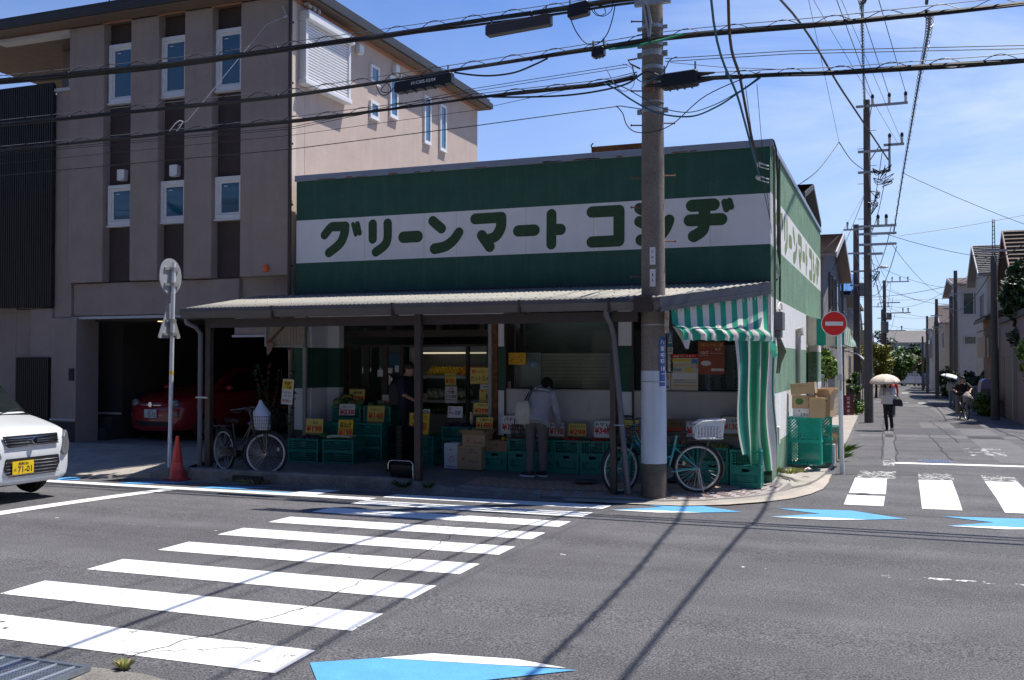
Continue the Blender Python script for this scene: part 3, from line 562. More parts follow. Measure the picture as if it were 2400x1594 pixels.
def lettering(flank):
    for gl in GL:
        b=wb()
        for k,(pts,r) in enumerate(gl):
            P=pts if len(pts)==2 else smooth_pts(pts)
            rr=r
            if isinstance(r,list) and len(P)!=len(r):
                rr=[r[min(len(r)-1,int(i/5))]+(r[min(len(r)-1,int(i/5)+1)]-r[min(len(r)-1,int(i/5))])*(i%5)/5 for i in range(len(P))]
            if not flank: stroke(b,P,rr,.003+.0006*k,(1,0,0),(0,0,0),(0,-1,0))
            else:
                # the flank repeats the name: x -7.86..-.7 spreads over y .55..10.2
                P=[((x+7.86)*1.335+.55,z-.005) for x,z in P]; rr=[q*1.17 for q in rr] if isinstance(rr,list) else rr*1.17
                stroke(b,P,rr,.003+.0006*k,(0,1,0),(0,0,0),(1,0,0))
        b.obj('letter',letg2 if flank else letg,SH)
lettering(False); lettering(True)
# ---- shop front
def pier(x0,x1,lo=.10):
    b=wb()
    for i,(za,zb,m) in enumerate(((lo,.58,gF),(.58,1.32,wF),(1.32,2.045,gF),(2.045,2.96,wF))): b.mat(i).box(x0,0,za,x1,.16,zb)
    b.obj('pier',[gF,wF,gF,wF],SH)
pier(-8.32,-8.10);  pier(-4.39,-4.28); pier(-2.35,-2.13); pier(-.34,-.003)
b=wb()
for i,(za,zb,m) in enumerate(((.05,.58,gF),(.58,1.32,wF),(1.32,2.045,gF),(2.045,2.96,wF))): b.mat(i).box(-8.4,.7,za,-7.82,.86,zb); b.mat(i).box(-8.11,.161,za,-8.06,.699,zb)
b.obj('recess_wall',[gF,wF,gF,wF],SH)
def part(nm,mat,*boxes,bevel=0):
    b=wb()
    for q in boxes: b.box(*q)
    return b.obj(nm,mat,SH,bevel=bevel)
part('corner_post',grey,(-8.11,-.06,.1,-8.05,-.001,2.5)); part('conduit',brn,(-8.16,.66,.1,-8.13,.699,2.9))
part('header_strip',M('header_grey',(.33,.31,.30),.6),(-8.08,-.08,2.45,-4.5,-.02,2.51)); part('lintel',wF,(-8.05,.02,2.52,-4.39,.16,2.96))
part('jamb_post',grey,(-4.55,-.05,.1,-4.49,.0,2.45)); part('rusted_post',rust,(-4.48,-.02,.1,-4.395,.1,2.52)); part('window_jamb',brn,(-4.279,-.02,.1,-4.25,.1,2.96)); part('window_jamb',brn,(-2.129,-.02,.1,-2.10,.1,2.96)); part('window_jamb',brn,(-2.375,-.015,1.3,-2.351,.1,2.96))
part('stall_riser',wPan,(-4.25,.01,.1,-2.376,.12,1.335)); part('stall_riser',wPan,(-2.10,.01,.1,-.341,.12,1.325))
part('window_sill',grey,(-4.25,-.01,1.336,-2.376,.12,1.35)); part('window_sill',grey,(-2.10,-.01,1.326,-.341,.12,1.34))
gl=GLASS('shop_glass',(.80,.83,.82),1.0)
for x0,x1 in ((-4.25,-2.376),(-2.10,-.341)): part('shop_window',gl,(x0,.05,1.351,x1,.056,2.96))
part('glass_joint',brn,(-4.12,.045,1.351,-4.10,.06,2.96))
# entrance: transoms and sliding doors, set back
part('transom',dkwood,(-7.82,.9,2.24,-4.39,1.0,2.36),(-7.82,.9,2.60,-4.39,1.0,2.96),(-7.82,.9,2.06,-4.39,1.0,2.10),(-6.95,.9,2.36,-6.87,1.0,2.6),(-5.95,.9,2.36,-5.87,1.0,2.6),(-5.1,.9,2.36,-5.02,1.0,2.6))
part('recess_cheek',dkwood,(-7.82,.87,.1,-7.77,1.0,2.05)); part('recess_cheek',dkwood,(-4.39,.165,.1,-4.34,.9,2.96))
for x0,x1 in ((-7.77,-7.38),(-7.38,-7.0),(-5.38,-4.92),(-7.0,-6.62)):
    part('sliding_door',dkwood,(x0,.92,.1,x0+.06,.98,2.06),(x1-.06,.92,.1,x1-.0,.98,2.06),(x0+.06,.92,.1,x1-.06,.98,.22))
    part('door_glass',gl,(x0+.06,.945,.22,x1-.06,.95,2.06))
part('transom_glass',gl,(-7.82,.945,2.36,-4.39,.95,2.6))
# no-dogs sticker, small papers on the doors
stick=M('paper_white',(.70,.70,.70),.7); part('sticker',[stick],(-6.78,.915,1.60,-6.70,.919,1.72)); part('sticker',stick,(-7.14,.915,1.52,-7.03,.919,1.64)); part('sticker',stick,(-6.92,.915,1.58,-6.83,.919,1.68)); part('sticker',stick,(-7.14,.915,1.0,-7.04,.919,1.08))
# interior shell
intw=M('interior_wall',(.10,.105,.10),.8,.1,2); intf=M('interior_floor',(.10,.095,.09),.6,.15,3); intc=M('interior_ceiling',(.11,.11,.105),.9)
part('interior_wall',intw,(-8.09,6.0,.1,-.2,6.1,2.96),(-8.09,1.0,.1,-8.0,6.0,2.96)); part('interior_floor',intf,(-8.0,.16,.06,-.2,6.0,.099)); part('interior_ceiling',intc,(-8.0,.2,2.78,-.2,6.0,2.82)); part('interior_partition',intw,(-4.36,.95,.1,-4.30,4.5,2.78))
tube=M('fluorescent_tube',(.9,.92,.95),.4,emit=((.82,.92,1.0),5))
def lampb(x0,x1,y,z):
    b=wb(); b.cyl((x0,y,z),(x1,y,z),.014,n=8); o=b.obj('fluorescent_tube',tube,SH); b=wb(); b.box(x0-.02,y-.04,z+.02,x1+.02,y+.04,z+.06); b.obj('fitting',intc,o)
lampb(-4.2,-3.2,1.5,2.50); lampb(-1.65,-.75,1.0,2.63); lampb(-7.2,-6.0,1.8,2.70); lampb(-5.8,-4.6,1.8,2.70); lampb(-4.0,-2.6,.55,2.66); lampb(-1.6,-.7,1.6,2.60)  # doorway pair sits unseen above the header, added to brighten the interior
# blind of slats and white board behind the first window
b=wb()
for k in range(10): b.box(-3.735,.30,1.36+k*.0575,-2.40,.312,1.413+k*.0575)
b.box(-3.10,.29,1.36,-3.06,.299,1.92); b.obj('slat_panel',M('slat_cream',(.66,.62,.48),.6,.12,4),SH)
part('white_board',M('board_white',(.66,.68,.68),.35,.05,3),(-4.22,.28,1.36,-3.74,.30,1.94),bevel=.01)
part('yellow_banner',M('banner_yellow',(.50,.38,.08),.6),(-2.55,.24,1.62,-2.40,.25,1.92))
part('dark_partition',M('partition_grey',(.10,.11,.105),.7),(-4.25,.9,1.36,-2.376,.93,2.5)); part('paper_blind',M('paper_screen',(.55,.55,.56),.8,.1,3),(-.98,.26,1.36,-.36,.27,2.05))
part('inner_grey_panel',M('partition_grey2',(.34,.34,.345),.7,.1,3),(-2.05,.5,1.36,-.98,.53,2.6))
# refrigerated case with lit canopy and produce
casew=M('case_white',(.34,.34,.33),.4)
part('display_case',casew,(-7.3,3.3,.3,-5.4,3.4,2.05),(-7.3,2.7,.3,-5.4,3.3,.75),(-7.3,2.75,1.0,-5.4,3.3,1.03),(-7.3,2.8,1.48,-5.4,3.3,1.51),(-7.3,2.75,2.0,-5.4,3.4,2.12),(-7.34,2.6,.3,-7.3,3.4,2.12),(-5.4,2.6,.3,-5.36,3.4,2.12))
b=wb(); b.cyl((-7.25,2.85,1.965),(-5.45,2.85,1.965),.016,n=8); b.obj('case_lamp',M('case_lamp',(.9,.85,.7),.4,emit=((1,.87,.62),.45)),SH)
part('price_rail',M('rail_white',(.55,.55,.55),.5),(-7.3,2.735,1.455,-5.4,2.749,1.515),(-7.3,2.735,.975,-5.4,2.749,1.035))
# ---- oranges, lemons, greens in the case are things of their own
def heap(nm,label,cat,mat,x0,x1,y,z,r,rows,grp='produce in the refrigerated case'):
    b=B(); rr=random.Random(int(x0*100)&255)
    for j in range(rows):
        x=x0+r*(j%2)
        while x<x1: b.ell((x-x0,j*r*1.1+rr.uniform(-.01,.01),r+j*r*.8+rr.uniform(-.006,.006)),r*rr.uniform(.9,1.05),8,6); x+=r*1.9
    o=b.obj(nm,mat,smooth=60,loc=(x0,y,z)); tag(o,label,cat); return o
orm=M('orange_skin',(.75,.26,.02),.45,.2,20); lem=M('lemon_skin',(.72,.46,.03),.45,.2,20); grn=M('leaf_dark',(.05,.14,.03),.5,.4,20); whv=M('pale_vegetable',(.50,.50,.38),.5,.3,20); redf=M('red_fruit',(.42,.03,.03),.4,.3,20); purp=M('aubergine_skin',(.035,.015,.04),.3,.3,20)
heap('orange_heap','bright oranges heaped on the upper shelf of the lit case','fruit',orm,-6.35,-5.85,2.86,1.52,.042,4)
heap('yellow_citrus_heap','yellow citrus heaped on the upper shelf beside the oranges','fruit',lem,-7.05,-6.38,2.86,1.52,.040,4)
heap('daikon_heap','pale bundled vegetables on the middle shelf of the case','vegetables',whv,-7.1,-6.1,2.86,1.04,.06,3)
heap('greens_heap','dark leafy greens low in the refrigerated case','vegetables',grn,-7.2,-5.5,2.80,.76,.055,3)
heap('red_fruit_heap','red fruit packs stacked at the right end of the case','fruit',redf,-5.85,-5.45,2.86,1.04,.05,3)
# ================================================================ CANOPY
CN=T('shop_canopy','long pale corrugated canopy on brown posts over the shop pavement','canopy',(-4.8,-1.0,.1))
def cb(): return wb(-4.8,-1.0,.1)
corr=M('corrugated_sheet',(.33,.315,.275),.6,.12,3,metal=.0,streak=.1,tint=(.25,.24,.2)); gut=M('gutter_brown',(.075,.068,.072),.4,.12,5)
xs=[-9.05+i*.0127 for i in range(int(9.05/.0127)+1)]
vs=[];
for i,x in enumerate(xs):
    w=.0065*math.sin(2*math.pi*(x)/.076); yf=-2.06 if x<-1.19 else -2.06*(-x)/1.19
    if x>-1.2: yf=min(-.02,yf)
    for t in (0,.5,1): y=-.01+(yf+.01)*t; vs.append((x,y,2.985+.157*y+w))
b=cb(); b.add(vs,[(i*3+j,(i+1)*3+j,(i+1)*3+j+1,i*3+j+1) for i in range(len(xs)-1) for j in (0,1)]); o=b.obj('roof_sheet',corr,CN,smooth=80)
so_=o.modifiers.new('solid','SOLIDIFY'); so_.thickness=.004
b=cb()
for j in range(4):
    for i in range(36):
        x=-8.9+i*.228+(j%2)*.114; y=-.3-j*.5
        if x<-1.25 or y>-1.7*(-x)/1.19: b.ell((x,y,2.985+.157*y+.014),(.012,.012,.009),6,4)
o=b.obj('sheet_bolts',M('bolt_zinc',(.62,.62,.6),.35,metal=.7),CN); o['kind']='stuff'
b=cb(); b.prism([(-9.06,-2.07,2.655),(-9.06,-2.17,2.655),(-9.06,-2.19,2.60),(-9.06,-2.15,2.49),(-9.06,-2.05,2.49)],(7.87,0,0)); b.obj('gutter',gut,CN,bevel=.006)
for x in (-7.3,-5.2,-3.2,-1.9):
    b=cb(); b.box(x-.015,-2.2,2.47,x+.015,-2.0,2.665); b.obj('gutter_bracket',brn,CN)
b=cb(); b.box(-1.55,-2.21,2.46,-1.3,-2.15,2.67); b.obj('gutter_joint',brn,CN)
b=cb(); b.prism([(-1.19,-2.17,2.46),(.01,-.06,2.80),(.01,-.06,2.965),(-1.19,-2.17,2.66)],(-.05,.03,0)); b.prism([(-1.17,-2.20,2.50),(.02,-.09,2.845),(.02,-.09,2.86),(-1.17,-2.20,2.515)],(.02,-.01,0)); b.obj('fascia',M('fascia_dark',(.045,.042,.055),.35,.1,6),CN)
b=cb(); b.box(-8.6,-2.0,2.34,-1.55,-1.93,2.48); 
for k in range(40): b.ell((-8.4+k*.17+random.uniform(-.03,.03),-2.0,2.40+random.uniform(-.03,.03)),.008,6,4)
b.obj('front_beam',brn,CN)
for x,z0 in ((-8.72,.085),(-4.84,.02),(-1.93,-.03)):
    b=cb(); w=.10 if x<-2 else .085; y=-1.86 if x<-8 else (-2.03 if x<-4 else -1.84)
    b.box(x-w/2,y-w/2,z0,x+w/2,y+w/2,2.5); b.obj('post',brn,CN,bevel=.006)
b=cb()
for x in (-8.7,-7.2,-5.6,-4.0,-2.4): b.bar((x,-.02,2.9),(x,-2.0,2.58),.05,.08)
for y in (-.5,-1.0,-1.5): b.box(-8.95,y-.02,2.985+.157*y-.07,-1.25,y+.02,2.985+.157*y-.02)
b.obj('rafter',brn,CN)
b=cb(); b.tube([(-9.0,-2.1,2.49),(-9.0,-2.08,2.42),(-8.9,-1.98,2.36),(-8.84,-1.93,2.25),(-8.85,-1.92,.09)],.04,10); b.obj('downpipe',pvc,CN,smooth=50)
b=cb(); b.tube([(-1.96,-2.1,2.5),(-1.96,-2.08,2.42),(-1.93,-1.95,2.30),(-1.90,-1.93,2.15),(-1.72,-1.86,.0)],.04,10); b.tube([(-1.73,-1.87,.06),(-1.72,-1.86,-.02)],.05,10); b.obj('downpipe',pvc,CN,smooth=50)
b=cb(); b.tube([(-1.99,-1.9,.92),(-1.99,-1.80,.92),(-1.80,-1.80,.92),(-1.77,-1.92,.92),(-1.90,-1.93,.92)],.010,6); b.box(-8.9,-1.97,1.2,-8.67,-1.955,1.225); b.obj('pipe_clip',stl,CN)
# corrugated side screen at the left end under the canopy
sc=T('side_screen','ribbed beige screen with a rusty strut hanging under the left end of the canopy','screen',(-8.45,-.1,2.1))
b=wb(-8.45,-.1,2.1)
for k in range(24): b.box(-8.82+k*.0325,-.115+(k%2)*.006,2.09,-8.79+k*.0325,-.1,2.49)
b.obj('ribbed_sheet',M('ribbed_beige',(.34,.28,.23),.7,.15,8,streak=.3),sc)
b=wb(-8.45,-.1,2.1); b.box(-8.86,-.14,2.06,-8.82,-.09,2.52).box(-8.82,-.13,2.05,-8.05,-.1,2.085).box(-8.82,-.13,2.485,-8.05,-.1,2.515); b.obj('frame',grey,sc)
b=wb(-8.45,-.1,2.1); b.bar((-8.8,-.15,2.12),(-8.35,-.15,2.5),.03); b.obj('strut',rust,sc)
b=wb(-8.45,-.1,2.1); b.prism([(-8.78,-.2,2.10),(-8.70,-.2,2.14),(-8.62,-.2,2.12),(-8.68,-.2,1.98),(-8.76,-.2,1.90)],(0,.02,0)); b.obj('hanging_lid',M('dull_pink',(.25,.14,.12),.7),sc)
# ================================================================ STRIPED AWNING AND CURTAIN on the chamfer
awg=M('awning_green',(.0,.26,.165),.7,.12,6,.2,120,tint=(.1,.2,.15)); aww=M('awning_cream',(.62,.585,.53),.75,.08,5,.2,120,streak=.15,tint=(.45,.4,.3))
A_=V((-1.17,-1.95,0)); D_=V((1.17,1.95,0)); NN=V((.857,-.514,0))
def ch(t,off,z): p=A_+D_*t+NN*off; return (p.x,p.y,z)
AW=T('striped_awning','green and cream striped awning with scalloped valance under the corner fascia','awning',ch(.5,0,2.3))
def ab(): p=ch(.5,0,2.3); return wb(*p)
ed=[.045,.10,.157,.212,.268,.325,.382,.437,.49,.542,.597,.65,.703,.755,.805,.857,.91,.955]
def strip_cols():
    cols=[]
    for k in range(len(ed)-1):
        for j in range(4): cols.append((ed[k]+(ed[k+1]-ed[k])*j/4,k%2))
    cols.append((ed[-1],0)); return cols
cols=strip_cols(); b=ab(); rows=[]
for t,c in cols:
    zt=2.505+.31*t; wr=.012*math.sin(t*31)+.008*math.sin(t*57+1)
    zf_=2.30-.035*t+.010*math.sin(t*23); sag=.02*math.sin(t*19)
    col=[ch(t,.0,zt),ch(t,.012+wr*.1,(zt+zf_)/2),ch(t,.022+wr*.3,zf_),ch(t+.012,.085+wr*1.6,zf_-.05+sag*.4),ch(t+.03*(1-t)+.02,.10+wr*2.2,zf_-.12),ch(t+.05*(1-t)+.015,.075+wr*1.5,2.10+.018*abs(math.sin(math.pi*(t-.045)/.114))-.02)]
    rows.append(col)
m_=len(rows[0])
for i in range(len(rows)-1):
    b.mat(0 if cols[i][1]==0 else 1)
    b.add(rows[i]+rows[i+1],[(j,m_+j,m_+j+1,j+1) for j in range(m_-1)])
o=b.obj('fabric',[awg,aww],AW,smooth=60)
b=ab(); b.add([ch(.05,.02,2.28),ch(.18,.1,2.2),ch(.155,.09,1.97),ch(.14,.07,1.97),ch(.12,.03,2.1)],[(0,1,2,3,4)]); b.obj('torn_flap',aww,AW)
b=ab(); b.bar(ch(.0,.0,2.515),ch(.97,.0,2.825),.035,.04); b.bar(ch(.01,0,2.52),ch(.01,0,2.18),.05,.05); b.bar(ch(.965,.0,2.82),ch(.965,.0,2.2),.02,.02)
for k in range(16): t=.06+k*.058; b.tube([ch(t,.025,2.50+.31*t),ch(t+.006,.03,2.47+.31*t),ch(t+.012,.02,2.45+.31*t)],.006,5)
b.obj('frame_rail',[M('rusty_white_pipe',(.52,.45,.40),.6,.4,16,.3,60,dark=(.22,.09,.03))],AW)
b=ab(); b.add([ch(.955,.05,2.14),ch(1.0,.1,2.02),ch(.97,.12,1.95),ch(.99,.14,1.88),ch(.94,.13,1.85),ch(.93,.1,1.98)],[(0,1,2,3,4,5)]); b.obj('torn_tail',awg,AW)
# curtain
cg=M('curtain_green',(.005,.20,.075),.6,.15,5); ctl=M('curtain_teal',(.0,.17,.115),.6,.15,5)
CU=T('striped_curtain','long green and cream striped curtain tied at the shop corner','curtain',ch(.83,.1,.2))
def ub(): return wb(*ch(.83,.1,.2))
segs=[(.0,.045,0),(.045,.27,1),(.27,.315,0),(.315,.62,2),(.62,.66,0),(.66,.80,2),(.80,.955,0),(.955,.985,1),(.985,1.0,0)]
b=ub(); nz_=18
def cpt(u,k):
    f=k/nz_; z0=2.10; zb=.47 if u<.14 else (.47-.27*smo(.14,.34,u) if u<.34 else .19)
    z=z0+(zb-z0)*f
    t=.60+.40*u+.012*math.sin(f*5+u*3)+(.035*f*f*(1-u))-.018*f*(1-u)*math.sin(f*3.1)
    o=.06+.022*math.sin(u*26+f*1.5)*(1-.3*f)+.05*f*(1-u)+.03*math.sin(f*7+u*9)*f
    return ch(t,o,z)
for u0,u1,mi in segs:
    b.mat(mi); n=max(2,int((u1-u0)/.03)); us=[u0+(u1-u0)*i/n for i in range(n+1)]
    b.add([cpt(u,k) for u in us for k in range(nz_+1)],[(i*(nz_+1)+k,(i+1)*(nz_+1)+k,(i+1)*(nz_+1)+k+1,i*(nz_+1)+k+1) for i in range(n) for k in range(nz_)])
b.obj('fabric',[aww,ctl,cg],CU,smooth=80)
b=ub(); b.box(-.05,-.02,.1,.0-.001,-.001,2.0); b.obj('side_jamb',brn,CU)
# second awning over the side door
A2=T('striped_awning','sunlit green and cream awning over the side door behind the no entry sign','awning',(.2,7.9,2.5))
b=wb(.2,7.9,2.5); ys=[6.5+i*.52 for i in range(8)]
for i in range(7):
    b.mat(1 if i%2==0 else 0); y0,y1=ys[i],ys[i+1]; pr=[(.01,2.74),(.40,2.66),(.72,2.58),(.75,2.17),(.75,2.10)]
    vs=[(x,y,z-.012*(1 if j==4 else 0)*math.sin(y*9)) for y in (y0,(y0+y1)/2,y1) for j,(x,z) in enumerate(pr)]
    b.add(vs,[(r*5+j,(r+1)*5+j,(r+1)*5+j+1,r*5+j+1) for r in (0,1) for j in range(4)])
b.obj('fabric',[awg,M('awning_cream_dirty',(.60,.54,.42),.75,.15,5,streak=.4,tint=(.33,.27,.18))],A2,smooth=50)
b=wb(.2,7.9,2.5)
for i in range(4):
    x0,x1=.01+.185*i,.01+.185*(i+1); b.mat(1 if i%2==0 else 0); b.add([(x0,6.49,2.74-.22*x0),(x1,6.49,2.74-.22*x1),(x1,6.49,2.14),((x0+x1)/2,6.48,2.12),(x0,6.49,2.14)],[(0,1,2,3,4)])
b.obj('end_panel',[awg,bpy.data.materials['awning_cream_dirty']],A2)
b=wb(.2,7.9,2.5); b.tube([(.02,6.5,2.15),(.75,6.5,2.15),(.75,10.14,2.15),(.02,10.14,2.15)],.012); b.obj('frame_rail',M('rusty_white_pipe',(.5,.4,.3)),A2)
part('side_door',M('side_door_dark',(.02,.035,.03),.5,.2,5),(-.5,6.3,.1,-.45,9.4,2.0)); part('side_door_lintel',M('lintel_buff',(.30,.26,.22),.8),(-.45,6.37,2.0,-.18,9.29,2.77))
# flank services
part('meter_box',M('meter_grey',(.13,.13,.14),.5,.15,6),(.0,.35,2.28,.13,.72,2.56),(.0,.42,2.16,.10,.66,2.28),bevel=.015)
b=wb(); b.tube([(.03,.55,2.56),(.04,.6,2.66),(.05,.75,2.72),(.06,.92,2.68),(.06,.95,2.60),(.05,.82,2.56),(.05,.68,2.60)],.016,8); b.obj('cable_loop',M('pale_plastic',(.62,.58,.55)),SH,smooth=60)
b=wb(); b.tube([(.05,3.95,2.34),(.05,3.95,.6)],.045,10); b.tube([(.0,3.95,2.36),(.09,3.95,2.40),(.09,3.95,2.28)],.06,10); b.obj('vent_pipe',M('pipe_cream',(.42,.38,.34),.5),SH,smooth=60)
for k,(y,r) in enumerate(((.14,.012),(.24,.018),(.95,.02))):
    b=wb(); b.tube([(.035,y,5.0),(.03,y,4.4),(.035,y,3.5),(.03,y,2.5 if k<2 else 2.7)],r,6); b.obj('conduit_cable',[M('conduit_olive',(.10,.11,.06),.6) if k!=1 else pvc],SH)
b=wb()
for k in range(7):
    y=.05+k*.07; b.tube([(.08,y,2.15),(.10+.01*k,y+.02,1.95),(.09,y+.03*(k%3),1.78),(.07,y+.05,1.62+.05*(k%4))],.013,5)
b.obj('loose_cables',M('conduit_olive',(.10,.11,.06)),SH)
b=wb(); b.tube([(.05,-.02,5.1),(.05,.3,5.05),(.05,.55,4.6),(.04,.6,3.9),(.04,.62,3.5),(.04,.9,3.35),(.04,.75,3.15),(.04,.4,3.05)],.016,6); b.obj('service_cable',blk,SH)
part('meter_cabinet',M('cabinet_cream',(.56,.53,.44),.6),(.0,.05,.56,.10,.24,.82),(.0,.0,1.0,.05,.06,1.3),bevel=.008)
for z0 in (4.72,4.52):
    b=wb(); b.tube([(-.02,-.02,z0),(-.16,-.10,z0+.05)],.012); b.tube([(-.02,-.03,z0-.05),(-.18,-.10,z0-.0)],.010); b.lathe([(.02,-.03),(.035,-.02),(.035,.01),(.02,.03)],10,(-.17,-.10,z0+.03)); b.obj('wire_anchor',[M('insulator_white',(.6,.6,.58),.3)],SH)
# ================================================================ GOODS: crates, boxes, price cards
crg=M('crate_green',(.0,.21,.165),.45,.12,7,spec=.4); crg2=M('crate_green_worn',(.0,.36,.27),.5,.2,9,spec=.4)
def crate_mesh(w,d,h,style):
    b=B(); x,y=w/2,d/2; t=.012
    b.box(-x+.01,-y+.01,.0,x-.01,y-.01,.012)
    for (z0,z1,o) in ((h-.028,h,.006),(.0,.022,.0)):
        b.box(-x-o,-y-o,z0,x+o,-y+t,z1).box(-x-o,y-t,z0,x+o,y+o,z1).box(-x-o,-y+t,z0,-x+t,y-t,z1).box(x-t,-y+t,z0,x+o,y-t,z1)
    for sx in (-1,1):
        for sy in (-1,1): b.box(min(sx*x,sx*(x-.035)),min(sy*y,sy*(y-t)),.022,max(sx*x,sx*(x-.035)),max(sy*y,sy*(y-t)),h-.028)
    def side(L,pos,axis):
        def q(u0,u1,z0,z1,dp=.004):
            if axis=='y': b.box(u0,pos-dp,z0,u1,pos+dp,z1)
            else: b.box(pos-dp,u0,z0,pos+dp,u1,z1)
        l=L/2-.036; z0,z1=.022,h-.028
        if style=='grid':
            n=max(4,int(L/.045)); m=max(3,int(h/.045))
            for i in range(1,n): u=-l+2*l*i/n; q(u-.0045,u+.0045,z0,z1)
            for j in range(1,m): z=z0+(z1-z0)*j/m; q(-l,l,z-.0045,z+.0045,.0045)
            q(-.06,.06,z1-.05,z1-.02,.006)
        elif style=='slit':
            q(-l,l,z0,z0+.05); q(-l,l,z1-.085,z1-.045); q(-l,-.055,z1-.045,z1); q(.055,l,z1-.045,z1)
            for sx in (-1,1):
                for k in range(3): u=sx*(l-.012-.026*k); q(u-.008,u+.008,z0+.05,z1-.085)
            n=9
            for i in range(n+1): u=-l*.55+1.1*l*i/n; q(u-.005,u+.005,z0+.05,z1-.085)
            for j in range(1,5): z=z0+.05+(z1-z0-.135)*j/5; q(-l*.6,l*.6,z-.009,z+.009,.0045)
        else:  # diagonal mesh
            n=int((2*l+h)/.055)
            for i in range(n):
                for sgn in (1,-1):
                    a=-l-h+i*.055 if sgn>0 else l+h-i*.055
                    p=[]
                    u0,u1=a,a+sgn*(z1-z0)
                    s0=0.0;s1=1.0
                    lo,hi=min(u0,u1),max(u0,u1)
                    if hi<=-l or lo>=l: continue
                    def zat(u): return z0+(u-u0)/(u1-u0)*(z1-z0)
                    a0=max(-l,lo);a1=min(l,hi)
                    if axis=='y': b.bar((a0,pos,zat(a0)),(a1,pos,zat(a1)),.013,.006,(0,1,0))
                    else: b.bar((pos,a0,zat(a0)),(pos,a1,zat(a1)),.013,.006,(1,0,0))
            q(-l,l,(z0+z1)/2-.006,(z0+z1)/2+.006,.005)
    side(w,-y+.006,'y'); side(w,y-.006,'y'); side(d,-x+.006,'x'); side(d,x-.006,'x')
    return b
PROTO={}
def crate(x,y,z,w,d,h,style,label,grp,rz=0.0,mat=None):
    k=(w,d,h,style)
    if k not in PROTO:
        o=crate_mesh(w,d,h,style).obj('crate',mat or crg); PROTO[k]=o
    else: o=PROTO[k].copy(); COL.objects.link(o)
    o.location=(x,y,z); o.rotation_euler=(0,0,rz); tag(o,label,'crate',grp); return o
GR='green produce crates stacked along the shop front'
def stack(x,y,w,d,hs,style,where,rz=0.0,z=None):
    z=swz(x,y-d/2) +.003 if z is None else z; n=len(hs)
    for i,h in enumerate(hs):
        lev={1:['only crate'],2:['bottom crate','top crate'],3:['bottom crate','middle crate','top crate'],4:['bottom crate','second crate up','third crate up','top crate']}[n][i]
        crate(x,y,z,w,d,h,style if i==0 or n>2 else ('grid' if style=='slit' else style),f'green lattice {lev} {where}',GR,rz+random.uniform(-.02,.02)); z+=h
    return z
ZT={}
ZT['L1']=stack(-7.78,-.36,.60,.40,(.20,.20),'grid','in the stack nearest the white pier, in front')
ZT['L2']=stack(-7.10,-.34,.60,.40,(.20,.20),'grid','in the front stack under the leek card')
ZT['M1']=stack(-6.78,.12,.54,.36,(.21,.21,.21),'grid','in the stack behind the leek crates')
ZT['M0']=stack(-7.62,.06,.54,.36,(.21,.21,.21),'grid','in the left stack behind the front crates')
ZT['M2']=stack(-7.43,.47,.58,.36,(.225,.225,.225,.225),'grid','in the tall stack under the cabbage card')
ZT['M3']=stack(-6.82,.49,.54,.36,(.225,.225,.225,.225),'grid','in the tall stack under the courgette card')
ZT['R1']=stack(-5.56,-.16,.38,.50,(.24,.24),'grid','under the cucumber card by the middle post')
ZT['R2']=stack(-5.08,.02,.52,.36,(.21,.21,.20),'grid','in the stack behind the white carton')
ZT['A']=stack(-4.24,-.28,.39,.44,(.30,),'slit','under the brown carton right of the melon cartons')
ZT['B']=stack(-3.83,-.25,.39,.48,(.30,.21),'slit','under the black shopping basket')
ZT['B2']=stack(-3.45,-.25,.36,.48,(.30,.21),'slit','behind the legs of the bending shopper')
ZT['C']=stack(-3.06,-.25,.41,.48,(.30,.21),'slit','in the first stack right of the bending shopper')
ZT['D']=stack(-2.64,-.25,.40,.48,(.30,.21),'slit','left of the slanted downpipe')
ZT['E']=stack(-2.22,-.25,.40,.48,(.30,.21),'slit','behind the slanted downpipe')
ZT['F']=stack(-1.80,-.25,.40,.48,(.30,.21),'slit','behind the painted utility pole')
ZT['G']=stack(-1.30,-.25,.46,.48,(.30,.21),'slit','behind the saddle of the teal bicycle')
ZT['H']=stack(-.80,-.25,.46,.48,(.30,.22),'slit','behind the rear wheel of the teal bicycle')
ZT['I']=stack(-.32,-.30,.44,.46,(.30,.24),'slit','half hidden by the striped curtain')
def heap2(nm,x,y,z,w,d,mat,r,label,cat='vegetables',n=26,grp='produce laid out in the crates'):
    b=B(); rr=random.Random(int(abs(x)*1000))
    for k in range(n): b.ell((rr.uniform(-w/2,w/2),rr.uniform(-d/2,d/2),r*rr.uniform(.3,1.5)),r*rr.uniform(.8,1.1),7,5)
    o=b.obj(nm,mat,smooth=60,loc=(x,y,z-.045)); tag(o,label,cat)
tom=M('tomato_red',(.50,.03,.02),.3,.15,20); 
heap2('aubergine_heap',-7.78,-.36,ZT['L1'],.5,.3,purp,.045,'dark aubergines in plastic bags on the crate under the first price card')
b=B()
for k in range(22):
    a=random.uniform(-.25,.25); y0=random.uniform(-.14,.14); b.tube([(-.28,y0,.02+random.random()*.03),(.0,y0+a*.1,.04+random.random()*.02),(.16,y0+a*.2,.035+random.random()*.02)],.011,6); b.mat(1).tube([(-.30,y0,.03),(-.42,y0-a*.15,.05+random.random()*.05)],.012,5).mat(0)
tag(b.obj('leek_bundle',[M('leek_white',(.60,.62,.48),.5),M('leek_green',(.06,.16,.05),.5)],smooth=50,loc=(-7.08,-.36,ZT['L2'])),'white and green leeks lying on the crate under the bright yellow card','vegetables')
heap2('cabbage_heap',-7.45,.45,ZT['M2'],.42,.22,M('cabbage_green',(.13,.22,.08),.5,.3,12),.075,'pale cabbages on the tall stack at the back',n=10)
heap2('courgette_heap',-6.82,.47,ZT['M3'],.42,.22,grn,.05,'dark courgettes on the tall stack by the doorway',n=16)
